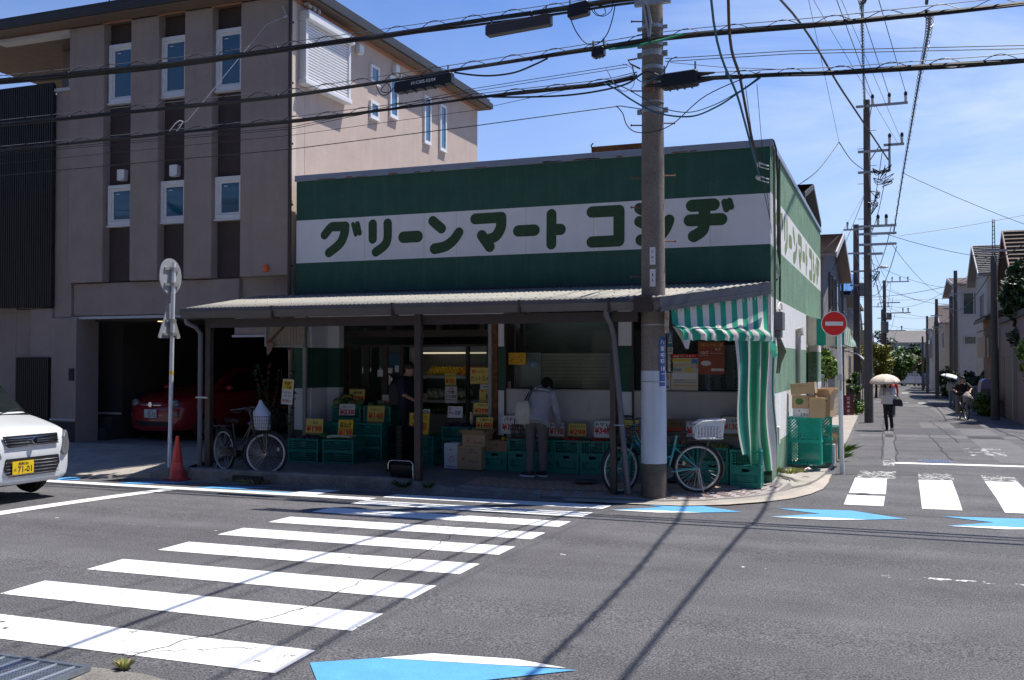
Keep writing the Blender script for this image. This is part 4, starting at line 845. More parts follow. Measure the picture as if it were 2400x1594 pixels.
heap2('cucumber_heap',-5.56,-.16,ZT['R1'],.28,.36,M('cucumber_green',(.04,.11,.03),.4,.2,20),.045,'cucumbers behind the yellow card beside the middle post',n=18)
heap2('grape_heap',-5.06,.0,ZT['R2'],.42,.28,M('grape_black',(.02,.015,.04),.3),.05,'black grapes in trays behind the white carton','fruit',20)
heap2('banana_heap',-4.05,-.25,ZT['B']-.02,.3,.3,M('banana_yellow',(.62,.42,.03),.5,.2,20),.04,'yellow bananas in front of the banana card','fruit',10)
for k,(kk,x) in enumerate((('C',-3.06),('D',-2.64),('E',-2.22),('F',-1.80))): heap2('tomato_heap',x,-.25,ZT[kk],.32,.36,tom,.036,['red tomatoes in the crate just right of the shopper','red tomatoes in the crate left of the slanted downpipe','red tomatoes in the crate behind the downpipe','red tomatoes in the crate behind the painted pole'][k])
heap2('potato_heap',-1.30,-.25,ZT['G'],.36,.36,M('potato_brown',(.30,.20,.10),.7,.3,20),.045,'brown potatoes in the crate behind the teal saddle')
heap2('citrus_heap',-.80,-.25,ZT['H'],.36,.36,M('citrus_green',(.32,.36,.05),.45,.3,20),.042,'green and yellow citrus in the crate by the rear wheel','fruit')
# ---- price cards
cy=M('card_yellow',(.66,.53,.13),.75,.04,6); cy2=M('card_bright_yellow',(.75,.50,.02),.7,.04,6); cwh=M('card_white',(.68,.67,.66),.75,.03,6); cbr=M('card_kraft',(.25,.155,.08),.8,.1,6); rdi=M('marker_red',(.60,.02,.015),.6); bki=M('marker_black',(.012,.012,.015),.6); ora=M('marker_orange',(.70,.10,.02),.6)
def card(x0,x1,z0,z1,y,bg,lines,label,back=None,tilt=.12,rz=0.0,cat='price card'):
    w,h=x1-x0,z1-z0; b=B(); mats=[bg,bki,rdi,cbr,ora]
    if back: b.mat(3).box(-w/2-back,.003,-back*1.6,w/2+back*.5,.009,h+back*.6)
    b.mat(0).box(-w/2,-.002,0,w/2,.002,h)
    for (t,ci,zc,hh,ww,xc) in lines:
        b.mat(ci).text(t,((xc)*w,-.0035,zc*h),ww*w,hh*h,bold=.036 if ci!=1 else .022)
    o=b.obj('price_card',mats,loc=((x0+x1)/2,y,z0)); o.rotation_euler=(-tilt,0,rz); return tag(o,label,cat,'handwritten price cards')
Y_=lambda n,c=2: ('¥'+n,c,.30,.46,.92,0)
card(-7.87,-7.53,.56,.80,-.33,cy,[('なす',1,.72,.2,.3,.05),Y_('198')],'pale yellow aubergine card, 198 yen, on kraft board in front',.02)
card(-7.21,-6.92,.49,.80,-.36,cy2,[('長ねぎ',1,.70,.32,.8,0),Y_('198')],'bright yellow leek card, 198 yen, leaning on the front crate')
card(-7.55,-7.23,.84,1.04,.25,cwh,[('キャベツ',1,.72,.24,.62,.05),Y_('238')],'white cabbage card, 238 yen, on the tall stack')
card(-6.99,-6.66,.74,1.01,.27,cy,[('ズッキーニ',1,.78,.18,.62,-.05),('¥148',4,.38,.44,.92,0)],'yellow courgette card, 148 yen, on kraft board by the doorway',.025)
card(-7.56,-7.25,1.05,1.29,.62,cy,[('青梗菜',1,.75,.2,.6,.05),Y_('298')],'yellow card, 298 yen, highest at the back left',.02)
card(-6.90,-6.62,1.0,1.19,.66,cwh,[('ゴーヤ',1,.74,.28,.55,-.1),Y_('138')],'white bitter gourd card, 138 yen, beside the man in black',.03)
o=card(-7.69,-7.45,1.02,1.20,.55,M('card_dark_print',(.05,.05,.045),.5),[],'small dark printed card with a yellow arc on the back stack')
b=B(); b.tube([(-.11,-.006,.09),(-.06,-.006,.14),(.03,-.006,.155),(.11,-.006,.12)],.012,6); b.obj('yellow_arc',lem,o); B().ell((.0,-.004,.07),(.04,.004,.045),10,6).obj('green_print',grn,o)
card(-5.81,-5.46,.60,.94,-.42,cy2,[('きゅうり',1,.80,.24,.8,0),('¥98',4,.36,.40,.8,0)],'bright yellow cucumber card, 98 yen, half behind the middle post',.02)
card(-5.65,-5.50,.93,1.0,-.28,cwh,[('産直',1,.6,.4,.6,0)],'small white tag on top of the cucumber card')
card(-5.63,-5.42,1.38,1.59,.6,cy,[('カットスイカ',1,.80,.24,.9,0),('¥100-',2,.36,.44,.9,0)],'yellow cut watermelon card, 100 yen, hung in the doorway',tilt=0)
card(-5.63,-5.40,1.07,1.36,.6,cwh,[('大玉',2,.87,.12,.4,0),('糖度',1,.66,.2,.6,0),('カット西瓜',1,.40,.2,.85,0),('ー',2,.20,.04,.85,0)],'white cut watermelon card with red underline hung below the 100 yen card',tilt=0)
card(-5.01,-4.57,1.42,1.69,.28,cy,[('甘〜い 特',2,.76,.26,.85,-.03),('カットスイカ',1,.32,.32,.9,-.03)],'large yellow sweet cut watermelon poster beside the right door post',tilt=0,cat='poster')
card(-4.81,-4.52,1.12,1.33,.2,cy,[('甘〜い',2,.85,.2,.5,-.15),('桃',1,.42,.5,.36,.08)],'yellow peach card below the large watermelon poster',tilt=0)
card(-4.79,-4.58,1.335,1.41,.2,cwh,[('山梨県産',1,.5,.4,.8,0)],'small white tag above the peach card',tilt=0)
card(-5.26,-4.99,.86,1.05,-.1,cwh,[('甘',2,.78,.3,.17,-.36),('種なし',1,.42,.24,.4,-.22),('巨峰',1,.45,.38,.42,.22)],'white grape card standing on a thin rod')
card(-4.81,-4.54,.93,1.11,-.05,cy,[('デラウェア',1,.80,.24,.7,.1),Y_('398')],'yellow small grape card, 398 yen, above the melon cartons',.02)
card(-4.66,-4.37,.70,.89,-.3,cy,[('三浦すいか',1,.78,.24,.75,.1),('¥1480',2,.34,.46,.95,0)],'yellow watermelon card, 1480 yen, stuck in the open carton')
card(-4.24,-3.93,.63,.92,-.24,cwh,[('バナナ',1,.80,.22,.75,0),('¥138',2,.38,.36,.95,0)],'white banana card, 138 yen, behind the black basket')
card(-3.44,-3.19,.61,.83,-.2,cwh,[('トマト',1,.78,.3,.8,0),('¥198',2,.34,.46,.95,0)],'white tomato card, 198 yen, half hidden by the shopper',.02)
card(-3.10,-2.81,.63,.82,-.24,cy,[('ぜいたくトマト',1,.76,.24,.85,0),Y_('298')],'yellow luxury tomato card, 298 yen, right of the shopper',.01)
card(-2.68,-2.42,.61,.87,-.24,cwh,[('トマト',1,.78,.24,.8,0),('¥348',2,.42,.40,.95,0)],'white tomato card, 348 yen, left of the slanted downpipe',.01)
card(-2.28,-1.98,.64,.90,-.22,cy,[('ミニトマト',1,.72,.24,.85,0),('¥398',4,.34,.42,.95,0)],'yellow cherry tomato card, 398 yen, behind the wire bicycle basket',.015)
card(-1.53,-1.29,.66,.92,-.2,M('card_brown',(.22,.12,.06),.8,.1,6),[('新じゃが',1,.72,.2,.7,.1),('¥398',2,.32,.36,.95,0)],'brown kraft card with faint red price beside the painted pole')
card(-1.24,-.96,.66,.89,-.22,cwh,[('特価',2,.86,.14,.4,-.2),('¥598',2,.38,.52,.98,0)],'white card with heavy red price behind the white bicycle basket',.02)
card(-.70,-.45,.72,.97,-.18,cwh,[('ゴールド',1,.78,.2,.75,0),('¥130',4,.42,.38,.9,0)],'white card on tall kraft board right of the white bicycle basket',.03)
# rod of the grape card
# ---- cartons in front of the doorway
cart=M('cardboard',(.45,.305,.18),.85,.08,4,.1,60); cartd=M('cardboard_dark',(.27,.175,.10),.85,.08,4); cartw=M('carton_white',(.66,.68,.72),.7,.04,5); inkb=M('print_blue',(.02,.04,.20),.7); inkr=M('print_red',(.55,.05,.05),.7)
def carton(nm,x0,x1,y0,y1,z0,z1,mat,label,texts=(),flaps=0,rz=0.0,front='y',sun=False,mark=None,cat='carton'):
    w,d,h=x1-x0,y1-y0,z1-z0; r=T(nm,label,cat,((x0+x1)/2,(y0+y1)/2,z0),rz); b=B(); t=.006
    b.box(-w/2,-d/2,0,w/2,-d/2+t,h).box(-w/2,d/2-t,0,w/2,d/2,h).box(-w/2,-d/2+t,0,-w/2+t,d/2-t,h).box(w/2-t,-d/2+t,0,w/2,d/2-t,h).box(-w/2+t,-d/2+t,0,w/2-t,d/2-t,t)
    if not flaps: b.box(-w/2+t,-d/2+t,h-t,w/2-t,d/2-t,h-.001)
    mats=[mat,inkb,inkr,bki,grn]
    for (s,ci,xc,zc,ww,hh) in texts: b.mat(ci).text(s,(xc*w,-d/2-.0015,zc*h),ww*w if ww else None,hh*h if hh else None,bold=.01)
    b.obj('body',mats,r)
    if flaps:
        f=flaps; fl=[]
        for (p,q,v) in (((-w/2,-d/2,h),(w/2,-d/2,h),(0,-.7*f,.7*f)),((-w/2,d/2,h),(w/2,d/2,h),(0,.5*f,.85*f)),((w/2,-d/2,h),(w/2,d/2,h),(.6*f,0,.7*f)),((-w/2,-d/2,h),(-w/2,d/2,h),(-.6*f,0,.75*f))):
            bb=B(); bb.add([p,q,V(q)+V(v),V(p)+V(v)],[(0,1,2,3)]); o=bb.obj('flap',mat,r); m=o.modifiers.new('s','SOLIDIFY'); m.thickness=.005
    return r
carton('white_carton',-5.08,-4.84,-.62,-.28,.075,.48,cartw,'tall white carton with a red round stamp on the pavement',[('任',2,.05,.38,.16,.11),('高原野菜',1,0,.08,.8,.06)])
b=B(); b.tube([(-4.948+.042*math.cos(a*math.pi/9),-.6225,.229+.042*math.sin(a*math.pi/9)) for a in range(18)],.004,4,closed=True); b.box(-4.99,-.624,.37,-4.955,-.62,.385); o=b.obj('round_stamp',inkr); o.parent=bpy.data.objects['white_carton']; o.matrix_parent_inverse=Matrix.Translation(-V(bpy.data.objects['white_carton'].location))
carton('melon_carton',-4.84,-4.42,-.64,-.26,.075,.44,cart,'brown watermelon carton on the pavement, lower of two',[('すいか',1,.2,.35,.42,.14),('✹',2,-.25,.46,.14,.15),('みつみしま農協',1,-.1,.86,.6,.07),('石川県羽咋',1,.1,.74,.45,.07)])
carton('melon_carton',-4.77,-4.38,-.60,-.26,.442,.62,cart,'brown watermelon carton with open flaps on top of the lower one',[('すいか',1,.2,.3,.42,.26),('✹',2,-.25,.5,.14,.3)],flaps=.11)
carton('brown_carton',-4.40,-4.03,-.50,-.14,ZT['A'],ZT['A']+.17,cartd,'low reddish brown carton on the green crate beside the melon cartons',[('●',3,-.3,.2,.06,.12),('▬',3,.0,.62,.16,.1)])
# stacked black shopping baskets with a chrome dolly handle
bk=M('basket_black',(.010,.010,.018),.4,.1,20); t=T('basket_stack','tall stack of nested black shopping baskets before the doorway','basket stack',(-5.60,-1.0,swz(-5.6,-1.2)))
for k in range(22):
    b=B(); z=.06+k*.031; b.loft([[(-.2,-.15,z),(.2,-.15,z),(.2,.15,z),(-.2,.15,z)],[(-.235,-.18,z+.026),(.235,-.18,z+.026),(.235,.18,z+.026),(-.235,.18,z+.026)]]); b.box(-.05,-.187,z+.012,.05,-.18,z+.024); b.obj('basket',bk,t)
b=B(); b.box(-.24,-.18,.02,.24,.18,.055)
for sx in (-.2,.2):
    for sy in (-.14,.14): b.cyl((sx,sy-.012,.02),(sx,sy+.012,.02),.022,n=8)
b.obj('dolly',bk,t)
t=T('loop_handle_cart','small dark cart with a chrome loop handle by the kerb','cart',(-5.36,-1.55,swz(-5.36,-1.6)))
b=B(); b.tube([(-.21,-.05,.0),(-.21,-.05,.22),(-.19,-.05,.255),(-.15,-.05,.27),(.15,-.05,.27),(.19,-.05,.255),(.21,-.05,.22),(.21,-.05,-.03)],.009,8); b.obj('loop_handle',M('chrome',(.8,.8,.8),.15,metal=1),t,smooth=60)
b=B(); b.box(-.19,-.03,.03,.19,.35,.21).box(-.17,-.02,.21,.17,.30,.24); b.obj('body',bk,t,bevel=.02)
b=B()
for sx in (-.17,.17):
    for y in (.02,.3): b.cyl((sx-.01,y,.025),(sx+.01,y,.025),.025,n=10)
b.obj('castor',blk,t)
# black hand basket held on the crates
t=T('hand_basket','black wire hand basket with a looped handle resting on the crates','basket',(-3.80,-.40,ZT['B']+.004),.1)
b=B()
for i in range(9):
    f=i/8; b.bar((-.15+.3*f,-.11,0),(-.18+.36*f,-.14,.2),.008); b.bar((-.15+.3*f,.11,0),(-.18+.36*f,.14,.2),.008)
for i in range(6):
    f=i/5; b.bar((-.15,-.11+.22*f,0),(-.18,-.14+.28*f,.2),.008); b.bar((.15,-.11+.22*f,0),(.18,-.14+.28*f,.2),.008)
for j in range(4):
    f=j/3; x,y,z=.15+.03*f,.11+.03*f,.2*f+.003; b.bar((-x,-y,z),(x,-y,z),.008,.016 if j==3 else .008); b.bar((-x,y,z),(x,y,z),.008,.016 if j==3 else .008); b.bar((-x,-y,z),(-x,y,z),.008,.016 if j==3 else .008); b.bar((x,-y,z),(x,y,z),.008,.016 if j==3 else .008)
b.box(-.15,-.11,0,.15,.11,.006); b.obj('wire_body',bk,t)
b=B(); b.tube([(-.15,0,.2),(-.13,-.02,.30),(-.05,-.03,.345),(.06,-.03,.36),(.15,-.02,.32),(.16,0,.2)],.008,6); b.obj('handle',bk,t)
# ---- crates and cartons on the flank
def fold(x,y,z,rz,label,h=.40): return crate(x,y,z,.57,.36,h,'mesh',label,'green mesh crates stacked on the flank pavement',rz,crg2)
zf_=.045
fold(.27,2.50,zf_,.0,'worn green mesh crate, lower one nearest the road on the flank pavement'); fold(.27,2.50,zf_+.40,.0,'worn green mesh crate, upper one nearest the road under the cartons')
fold(.40,3.05,zf_-.01,.05,'worn green mesh crate, lower one behind the front pair on the flank'); fold(.40,3.05,zf_+.39,.04,'worn green mesh crate, upper one behind the front pair on the flank')
zt=zf_+.80
carton('empty_carton',.09,.36,2.36,2.66,zt,zt+.15,cartw,'white printed carton with a black label at the bottom of the carton pile',[('北海の',3,.2,.3,.5,.4),('✿',2,-.1,.75,.1,.2)],rz=-.03)
carton('empty_carton',.08,.47,2.34,2.68,zt+.152,zt+.37,cart,'brown carton with a green oval print in the middle of the pile',[('⬬',4,-.18,.55,.34,.5),('□',3,.25,.2,.08,.18)],rz=-.04)
c_=carton('empty_carton',.07,.47,2.32,2.62,zt+.372,zt+.56,cart,'open brown carton tipped on top of the carton pile',[('フレッシュ',3,0,.75,.3,.06)],rz=-.05); c_.rotation_euler=(0,-.10,-.05); c_.location.z+=.025
carton('empty_carton',.36,.62,2.26,2.50,zt+.004,zt+.30,M('cardboard_pale',(.42,.30,.17),.85,.06,4),'pale square carton standing in front of the pile',[],flaps=.05,rz=.06)
carton('empty_carton',.44,.72,2.70,3.0,zt+.0,zt+.38,cart,'brown carton with a lifted flap and a green circle at the back of the pile',[('●',4,.15,.8,.3,.26)],flaps=.14,rz=-.25)
carton('flat_carton',.50,.74,3.45,3.8,.02,.42,cart,'brown carton on the ground behind the mesh crates',[],flaps=.10)
carton('flat_carton',.52,.76,3.85,4.15,.02,.55,M('carton_teal',(.12,.30,.33),.8),'dusty blue carton on the ground behind the mesh crates',[],flaps=.08,rz=.1)
carton('flat_carton',.55,.72,3.25,3.43,.0,.33,cartw,'narrow white carton squeezed behind the mesh crates',[('□',2,0,.4,.4,.2)])
b=B(); b.add([(0,0,0),(.10,.02,.03),(.13,.09,.0),(.06,.12,.05),(.0,.08,.02)],[(0,1,3),(1,2,3),(0,3,4)]); b.mat(1).add([(.02,.0,.01),(.08,.01,.045),(.05,.07,.04)],[(0,1,2)]); tag(b.obj('litter',[stick,inkr],loc=(.35,1.35,.05)),'crumpled white and red wrapper on the corner pavement','litter')
# posters in the second window
def poster(x0,x1,z0,z1,y,bg,lines,label,extra=None,cat='poster'):
    w,h=x1-x0,z1-z0; mats=[bg,bki,rdi,M('print_yellow',(.75,.55,.05),.6),M('print_white',(.75,.75,.75),.6),M('print_blue2',(.05,.25,.55),.6),M('print_orange',(.75,.25,.05),.6),M('print_skin',(.75,.5,.35),.6)]
    b=B(); b.box(-w/2,0,0,w/2,.004,h); k=0
    for q in lines:
        k+=1
        if q[0]=='rect': b.mat(q[1]).box(q[2]*w,-.001-.0003*k,q[4]*h,q[3]*w,.0,q[5]*h)
        elif q[0]=='oval': b.mat(q[1]).ell((q[2]*w,-.001-.0003*k,q[3]*h),(q[4]*w,.001,q[5]*h),12,6)
        else: b.mat(q[1]).text(q[0],(q[2]*w,-.003-.0003*k,q[3]*h),q[4]*w,q[5]*h,bold=.01)
    return tag(b.obj('poster',mats,loc=((x0+x1)/2,y,z0)),label,cat,'posters in the shop windows')
poster(-1.52,-1.10,1.35,1.91,.036,M('poster_cream',(.62,.58,.45),.6),[('rect',2,-.5,.5,.89,1.0),('当店で使えます!',4,0,.945,.8,.06),('rect',3,-.46,.3,.80,.86),('かなトク!',6,-.1,.70,.5,.09),('rect',5,.26,.48,.62,.86),('100',5,-.25,.57,.3,.08),('oval',3,.15,.56,.12,.06),('oval',7,.36,.68,.1,.07),('rect',4,-.45,.45,.32,.48),('rect',5,-.4,.0,.27,.285),('rect',5,-.4,.4,.22,.235),('rect',6,-.45,.45,.12,.14)],'cream poster with a red banner in the window right of the pole')
poster(-1.10,-.70,1.60,2.10,.04,M('poster_rust',(.38,.09,.05),.6),[('平塚ぶらりはしご酒',3,0,.90,.85,.10),('10/7',4,-.25,.66,.3,.09),('9/7',4,.25,.76,.22,.07),('rect',4,-.45,-.1,.58,.588),('rect',4,-.05,.45,.64,.648),('oval',4,-.2,.34,.2,.08),('rect',4,.0,.48,.10,.18)],'rust red festival poster in the window right of the pole')
poster(-1.62,-1.53,1.35,1.62,.036,cwh,[('3',6,.0,.75,.6,.3),('休',1,.0,.2,.7,.2)],'narrow white notice beside the painted pole in the window')
poster(-1.57,-1.49,1.64,2.02,.036,cwh,[('ス',1,0,.86,.7,.16),('タ',1,0,.64,.7,.16),('ッ',1,0,.44,.6,.12),('プ',1,0,.22,.7,.16)],'narrow white vertical notice above the other one by the pole')
b=poster(-1.57,-1.49,2.03,2.27,.036,M('pennant_blue',(.10,.22,.35),.6),[('△',4,0,.5,.7,.6)],'small blue pennant hung high in the window by the pole')
poster(-4.22,-3.92,1.745,1.94,.036,M('poster_amber',(.70,.36,.0),.6),[('こども',1,.15,.80,.4,.16),('サポート',1,.2,.62,.5,.13),('◯',1,-.28,.70,.3,.34),('◯',1,-.05,.34,.7,.3),('◡',1,-.28,.66,.16,.08),('地域ネットワーク',1,0,.07,.9,.07)],'amber child support sign in the left window')
poster(-3.86,-3.72,1.71,1.79,.036,M('poster_blue',(.05,.17,.35),.6),[('でんき',3,.1,.7,.6,.25),('oval',3,-.1,.3,.12,.16)],'small blue sticker in the left window below the amber sign')
poster(-4.235,-4.18,1.35,1.47,.036,M('poster_pink',(.35,.18,.15),.6),[('大',1,0,.7,.6,.3),('入',1,0,.3,.6,.3)],'tiny pinkish notice at the lower left corner of the window')
# leaf decals on the paper blind
b=B(); rr=random.Random(5)
for s in range(3):
    x0=-.90+.2*s; z=1.36
    for k in range(16 if s!=1 else 9):
        z+=.036; x0+=rr.uniform(-.012,.012); b.add([(x0,0,z-.03),(x0+.004,0,z+.01),(x0-.002,0,z+.01)],[(0,1,2)])
        for sg in (-1,1): a=rr.uniform(.3,1.0); b.add([(x0,-.0004*k,z),(x0+sg*.022,-.0004*k,z+.012+.01*a),(x0+sg*.045,-.0004*k,z+.02*a),(x0+sg*.022,-.0004*k,z-.008)],[(0,1,2,3)])
o=b.obj('leaf_decal',blk,SH,loc=(0,.052,-.1))
# ================================================================ POLES, SIGNS, CABLES
pcon=M('pole_concrete',(.215,.18,.155),.9,.22,3,.5,90,speck=.25,sscale=60,streak=.3,tint=(.12,.10,.09)); pwht=M('pole_white_band',(.55,.57,.64),.75,.08,3,.2,60,streak=.35,tint=(.32,.31,.29)); pdk=M('pole_dark_base',(.105,.088,.075),.9,.25,4,.4,90,speck=.2,sscale=60)
hw=M('pole_hardware',(.42,.43,.44),.45,.2,20,metal=.6); cab=M('cable_black',(.012,.012,.014),.5); cabb=M('cable_blue',(.015,.10,.17),.5); cabg=M('cable_green_sleeve',(.0,.22,.13),.5); cabn=M('cable_brown',(.05,.025,.022),.5)
PX,PY=-1.39,-1.73
P1=T('utility_pole','big concrete utility pole with a white painted band and blue address plate at the corner','utility pole',(PX,PY,-.06))
def pr(z): return .178-.0052*z
def prism_pole(nm,mat,z0,z1,dr=0,o=P1): b=B(); b.lathe([(pr(z0)+dr,z0+.06),(pr(z1)+dr,z1+.06)],28); return b.obj(nm,mat,o,smooth=40)
prism_pole('shaft',pcon,1.671,10.2); prism_pole('white_band',pwht,.402,1.67,.0015); prism_pole('base_coat',pdk,-.2,.4,.001)
def band(z,h=.05,lug=0):
    b=B(); b.at((0,0,.06)); r=pr(z)+.006; b.lathe([(r,z-h/2),(r,z+h/2)],28)
    if lug:
        for s in (-1,1): x=s*(r+.03); b.box(min(x-.03,x+.03),-.02,z-h*.5,max(x-.03,x+.03),.02,z+h*.45)
    for a in (-2.2,-1.9,-1.6,-1.3): b.cyl((r*.99*math.cos(a),r*.99*math.sin(a),z),((r+.012)*math.cos(a),(r+.012)*math.sin(a),z),.009,n=6)
    b.obj('clamp_band',hw,P1,smooth=40)
for z,h,l in ((6.43,.05,1),(6.19,.05,1),(6.06,.08,1),(5.86,.05,0),(5.62,.06,0),(5.27,.07,1),(5.38,.02,0),(2.30,.02,0),(1.52,.012,0)): band(z,h,l)
for i,(z,s) in enumerate(((6.52,-1),(5.55,-1),(5.10,1),(5.07,-1),(4.37,1),(4.34,-1),(3.93,-1),(3.46,1),(2.97,-1))):
    b=B(); b.at((0,0,.06)); a=R_(21); ux,uy=math.cos(a)*s,math.sin(a)*s; r=pr(z); b.cyl((ux*r*.9,uy*r*.9,z),(ux*(r+.15),uy*(r+.15),z),.010,n=6); b.cyl((ux*(r+.14),uy*(r+.14),z),(ux*(r+.155),uy*(r+.155),z),.018,n=6); b.obj('step_bolt',M('rusty_bolt',(.20,.08,.05),.7,.3,30),P1)
def plate(nm,mats,ang,z0,z1,w,lines,r=None):
    b=B(); a=ang; rr=(pr((z0+z1)/2)+.006) if r is None else r; c=V((rr*math.cos(a),rr*math.sin(a),.06)); ax=V((-math.sin(a),math.cos(a),0)); n_=V((math.cos(a),math.sin(a),0))
    seg=5; vs=[]
    for i in range(seg+1):
        t=(i/seg-.5)*w; aa=a+t/rr
        for z in (z0,z1): vs.append((rr*math.cos(aa),rr*math.sin(aa),z+.06))
    b.add(vs,[(2*i,2*i+2,2*i+3,2*i+1) for i in range(seg)])
    for (t,ci,u,z,ww,hh) in lines:
        aa=a+u/rr; b.mat(ci).text(t,(math.cos(aa)*(rr+.004),math.sin(aa)*(rr+.004),z+.06),ww,hh,ax=(-math.sin(aa),math.cos(aa),0),bold=.012)
    return b.obj(nm,mats,P1,smooth=60)
ang=R_(-69+38); wp_=M('plate_white',(.72,.72,.74),.5)
plate('address_plate',[M('plate_blue',(.012,.06,.26),.35,coat=.3),wp_],ang,1.46,2.13,.115,[('八',1,-.012,2.06,.062,.058),('重',1,-.012,1.975,.062,.062),('咲',1,-.012,1.885,.062,.062),('町',1,-.012,1.80,.062,.058),('18',1,0,1.70,.075,.058),('や',1,.038,2.07,.018,.018),('え',1,.038,1.98,.018,.018),('ざ',1,.038,1.90,.018,.018),('き',1,.038,1.873,.018,.018),('ちょう',1,.038,1.80,.04,.014),('Yaezakicho',1,0,1.63,.085,.018)])
plate('number_plate',[wp_,bki],R_(-80),3.12,3.36,.078,[('袖ケ浜',1,0,3.30,.02,.05),('幹',1,0,3.22,.03,.03),('七一六',1,0,3.17,.02,.04)]); plate('number_plate',[wp_,bki],R_(-80),2.82,3.06,.078,[('1',1,0,2.98,.012,.04),('6',1,0,2.91,.02,.04)])
b=B(); b.at((0,0,.06)); b.bar((-.07,-.2,7.0),(.02,-.18,6.43),.035); b.bar((-.10,-.2,6.85),(-.0,-.19,6.2),.03); b.bar((.02,-.2,6.45),(.0,-.19,6.17),.025); b.box(-.2,-.24,6.68,.3,-.17,6.76); b.obj('stay_bracket',hw,P1)
b=B(); b.at((0,0,.06)); b.tube([(-.16,-.06,5.86),(-.28,-.12,5.92),(-.32,-.12,5.98),(-.2,-.08,6.0)],.012); b.tube([(.16,.05,5.62),(.28,.08,5.66),(.32,.1,5.74)],.012); b.box(-.04,-.20,5.50,.06,-.165,5.68); b.obj('pole_hook',M('rusty_bolt',(.2,.08,.05)),P1)
# gear above the picture's edge: it throws the tangled shadow over the zebra
for z,w in ((8.2,.9),(9.6,1.2),(10.0,1.2)):
    b=B(); b.box(-w,-.26,z-.04,w,-.18,z+.04); b.obj('cross_arm',hw,P1)
for sx in (-.62,.62):
    b=B(); b.lathe([(.24,8.35),(.27,8.40),(.27,9.15),(.20,9.25)],16,(sx,-.25,0)); b.obj('transformer',M('transformer_grey',(.26,.27,.29),.5,.1,5),P1,smooth=40)
for k in range(3):
    b=B(); rr_=random.Random(k); b.tube([(rr_.uniform(-1,1),-.22,9.6-rr_.random()),(rr_.uniform(-.6,.6),-.5,8.3),(rr_.uniform(-.3,.3),-.25,7.4),(rr_.uniform(-1.2,1.2),-.2,7.0)],.02,5); b.obj('lead_wire',cab,P1)
# ---- cables along the main road
GC='overhead cables along the main road'
def sagline(p,q,s=.0,n=14):
    p,q=V(p),V(q); return [p+(q-p)*i/n+V((0,0,-s*4*(i/n)*(1-i/n))) for i in range(n+1)]
def resample(P,n):
    P=[V(p) for p in P]; L_=[0]
    for a,c in zip(P,P[1:]): L_.append(L_[-1]+(c-a).length)
    out=[];k=0
    for i in range(n+1):
        s=L_[-1]*i/n
        while k<len(P)-2 and L_[k+1]<s: k+=1
        out.append(P[k]+(P[k+1]-P[k])*((s-L_[k])/max(1e-9,L_[k+1]-L_[k])))
    return out
def cable(nm,label,pts,r,mats,extra=None,grp=GC,cat='cable',n=5):
    b=B(); b.tube(pts,r,n)
    if extra: extra(b)
    o=b.obj(nm,mats,smooth=60); return tag(o,label,cat,grp)
def bundle(label,P,messenger,r=.018,coil=.11,pitch=.62,seed=1,strands=2):
    P=resample(P,90); root=T('cable_bundle',label,'cable bundle',tuple(P[len(P)//2]),0,GC); c0=V(P[len(P)//2]); rr=random.Random(seed)
    b=B()
    for s in range(strands): b.tube([p-c0+V((0,rr.uniform(-.4,.4)*r+.012*math.sin(i*.5+s*2),-r*s*.9+.010*math.sin(i*.31+s))) for i,p in enumerate(P)],r*(1 if s==0 else .6),5)
    for i in range(2,88,7): b.ell(P[i]-c0,(.035,r*1.5,r*1.4),6,4)
    b.obj('cable',cab,root,smooth=60)
    b=B(); b.tube([p-c0+V((0,0,messenger)) for p in P],.006,4); b.obj('messenger_wire',M('messenger_steel',(.16,.17,.19),.5,metal=.4),root)
    L_=sum((a-c).length for a,c in zip(P,P[1:])); n_=int(L_/pitch*10); Q=resample(P,n_); b=B()
    b.tube([q-c0+V((0,.03*math.sin(2*math.pi*i/10),messenger*.5+messenger*.62*math.cos(2*math.pi*i/10+.6*math.sin(i*.02)))) for i,q in enumerate(Q)],.0055,4); b.obj('lashing_coil',cab,root)
    return root,c0
y=PY-.2
W1=[(-30,y,7.2),(-13.5,y,6.86),(-9.6,y,6.75),(-5.7,y,6.76),(-2.55,y,6.79),(-1.54,y,6.82),(-1.0,y,6.79),(.2,y,6.95),(6,y,7.2),(25,y,7.4)]
bundle('top black cable bundle with lashing coil carrying a long grey closure left of the pole',W1,.085,.032,seed=1,strands=3)
W2=[(-30,y,6.3),(-13.48,y,6.05),(-7.12,y,6.0),(-5.33,y,6.05),(-4.35,y,6.09),(-2.6,y,6.15),(-1.54,y,6.19),(-1.23,y,6.21),(-.23,y,6.19),(.83,y,6.15),(3.2,y,6.12),(25,y,6.4)]
bundle('middle black cable bundle carrying the printed black closure before the house flank',W2,.085,.027,seed=2)
W3=[(-30,y,5.9),(-13.48,y,5.60),(-10,y,5.58),(-7.1,y,5.59),(-3.83,y,5.65),(-2.0,y,5.66),(-1.56,y,5.72)]
bundle('lower black cable bundle crossing the house front below the printed closure',W3,.06,.022,seed=3)
W3r=[(-.72,y,5.60),(.2,y,5.55),(.88,y,5.50),(3.2,y,5.43),(25,y,5.6)]
bundle('lower black cable bundle running right from the fat closure on the pole',W3r,.075,.026,seed=4)
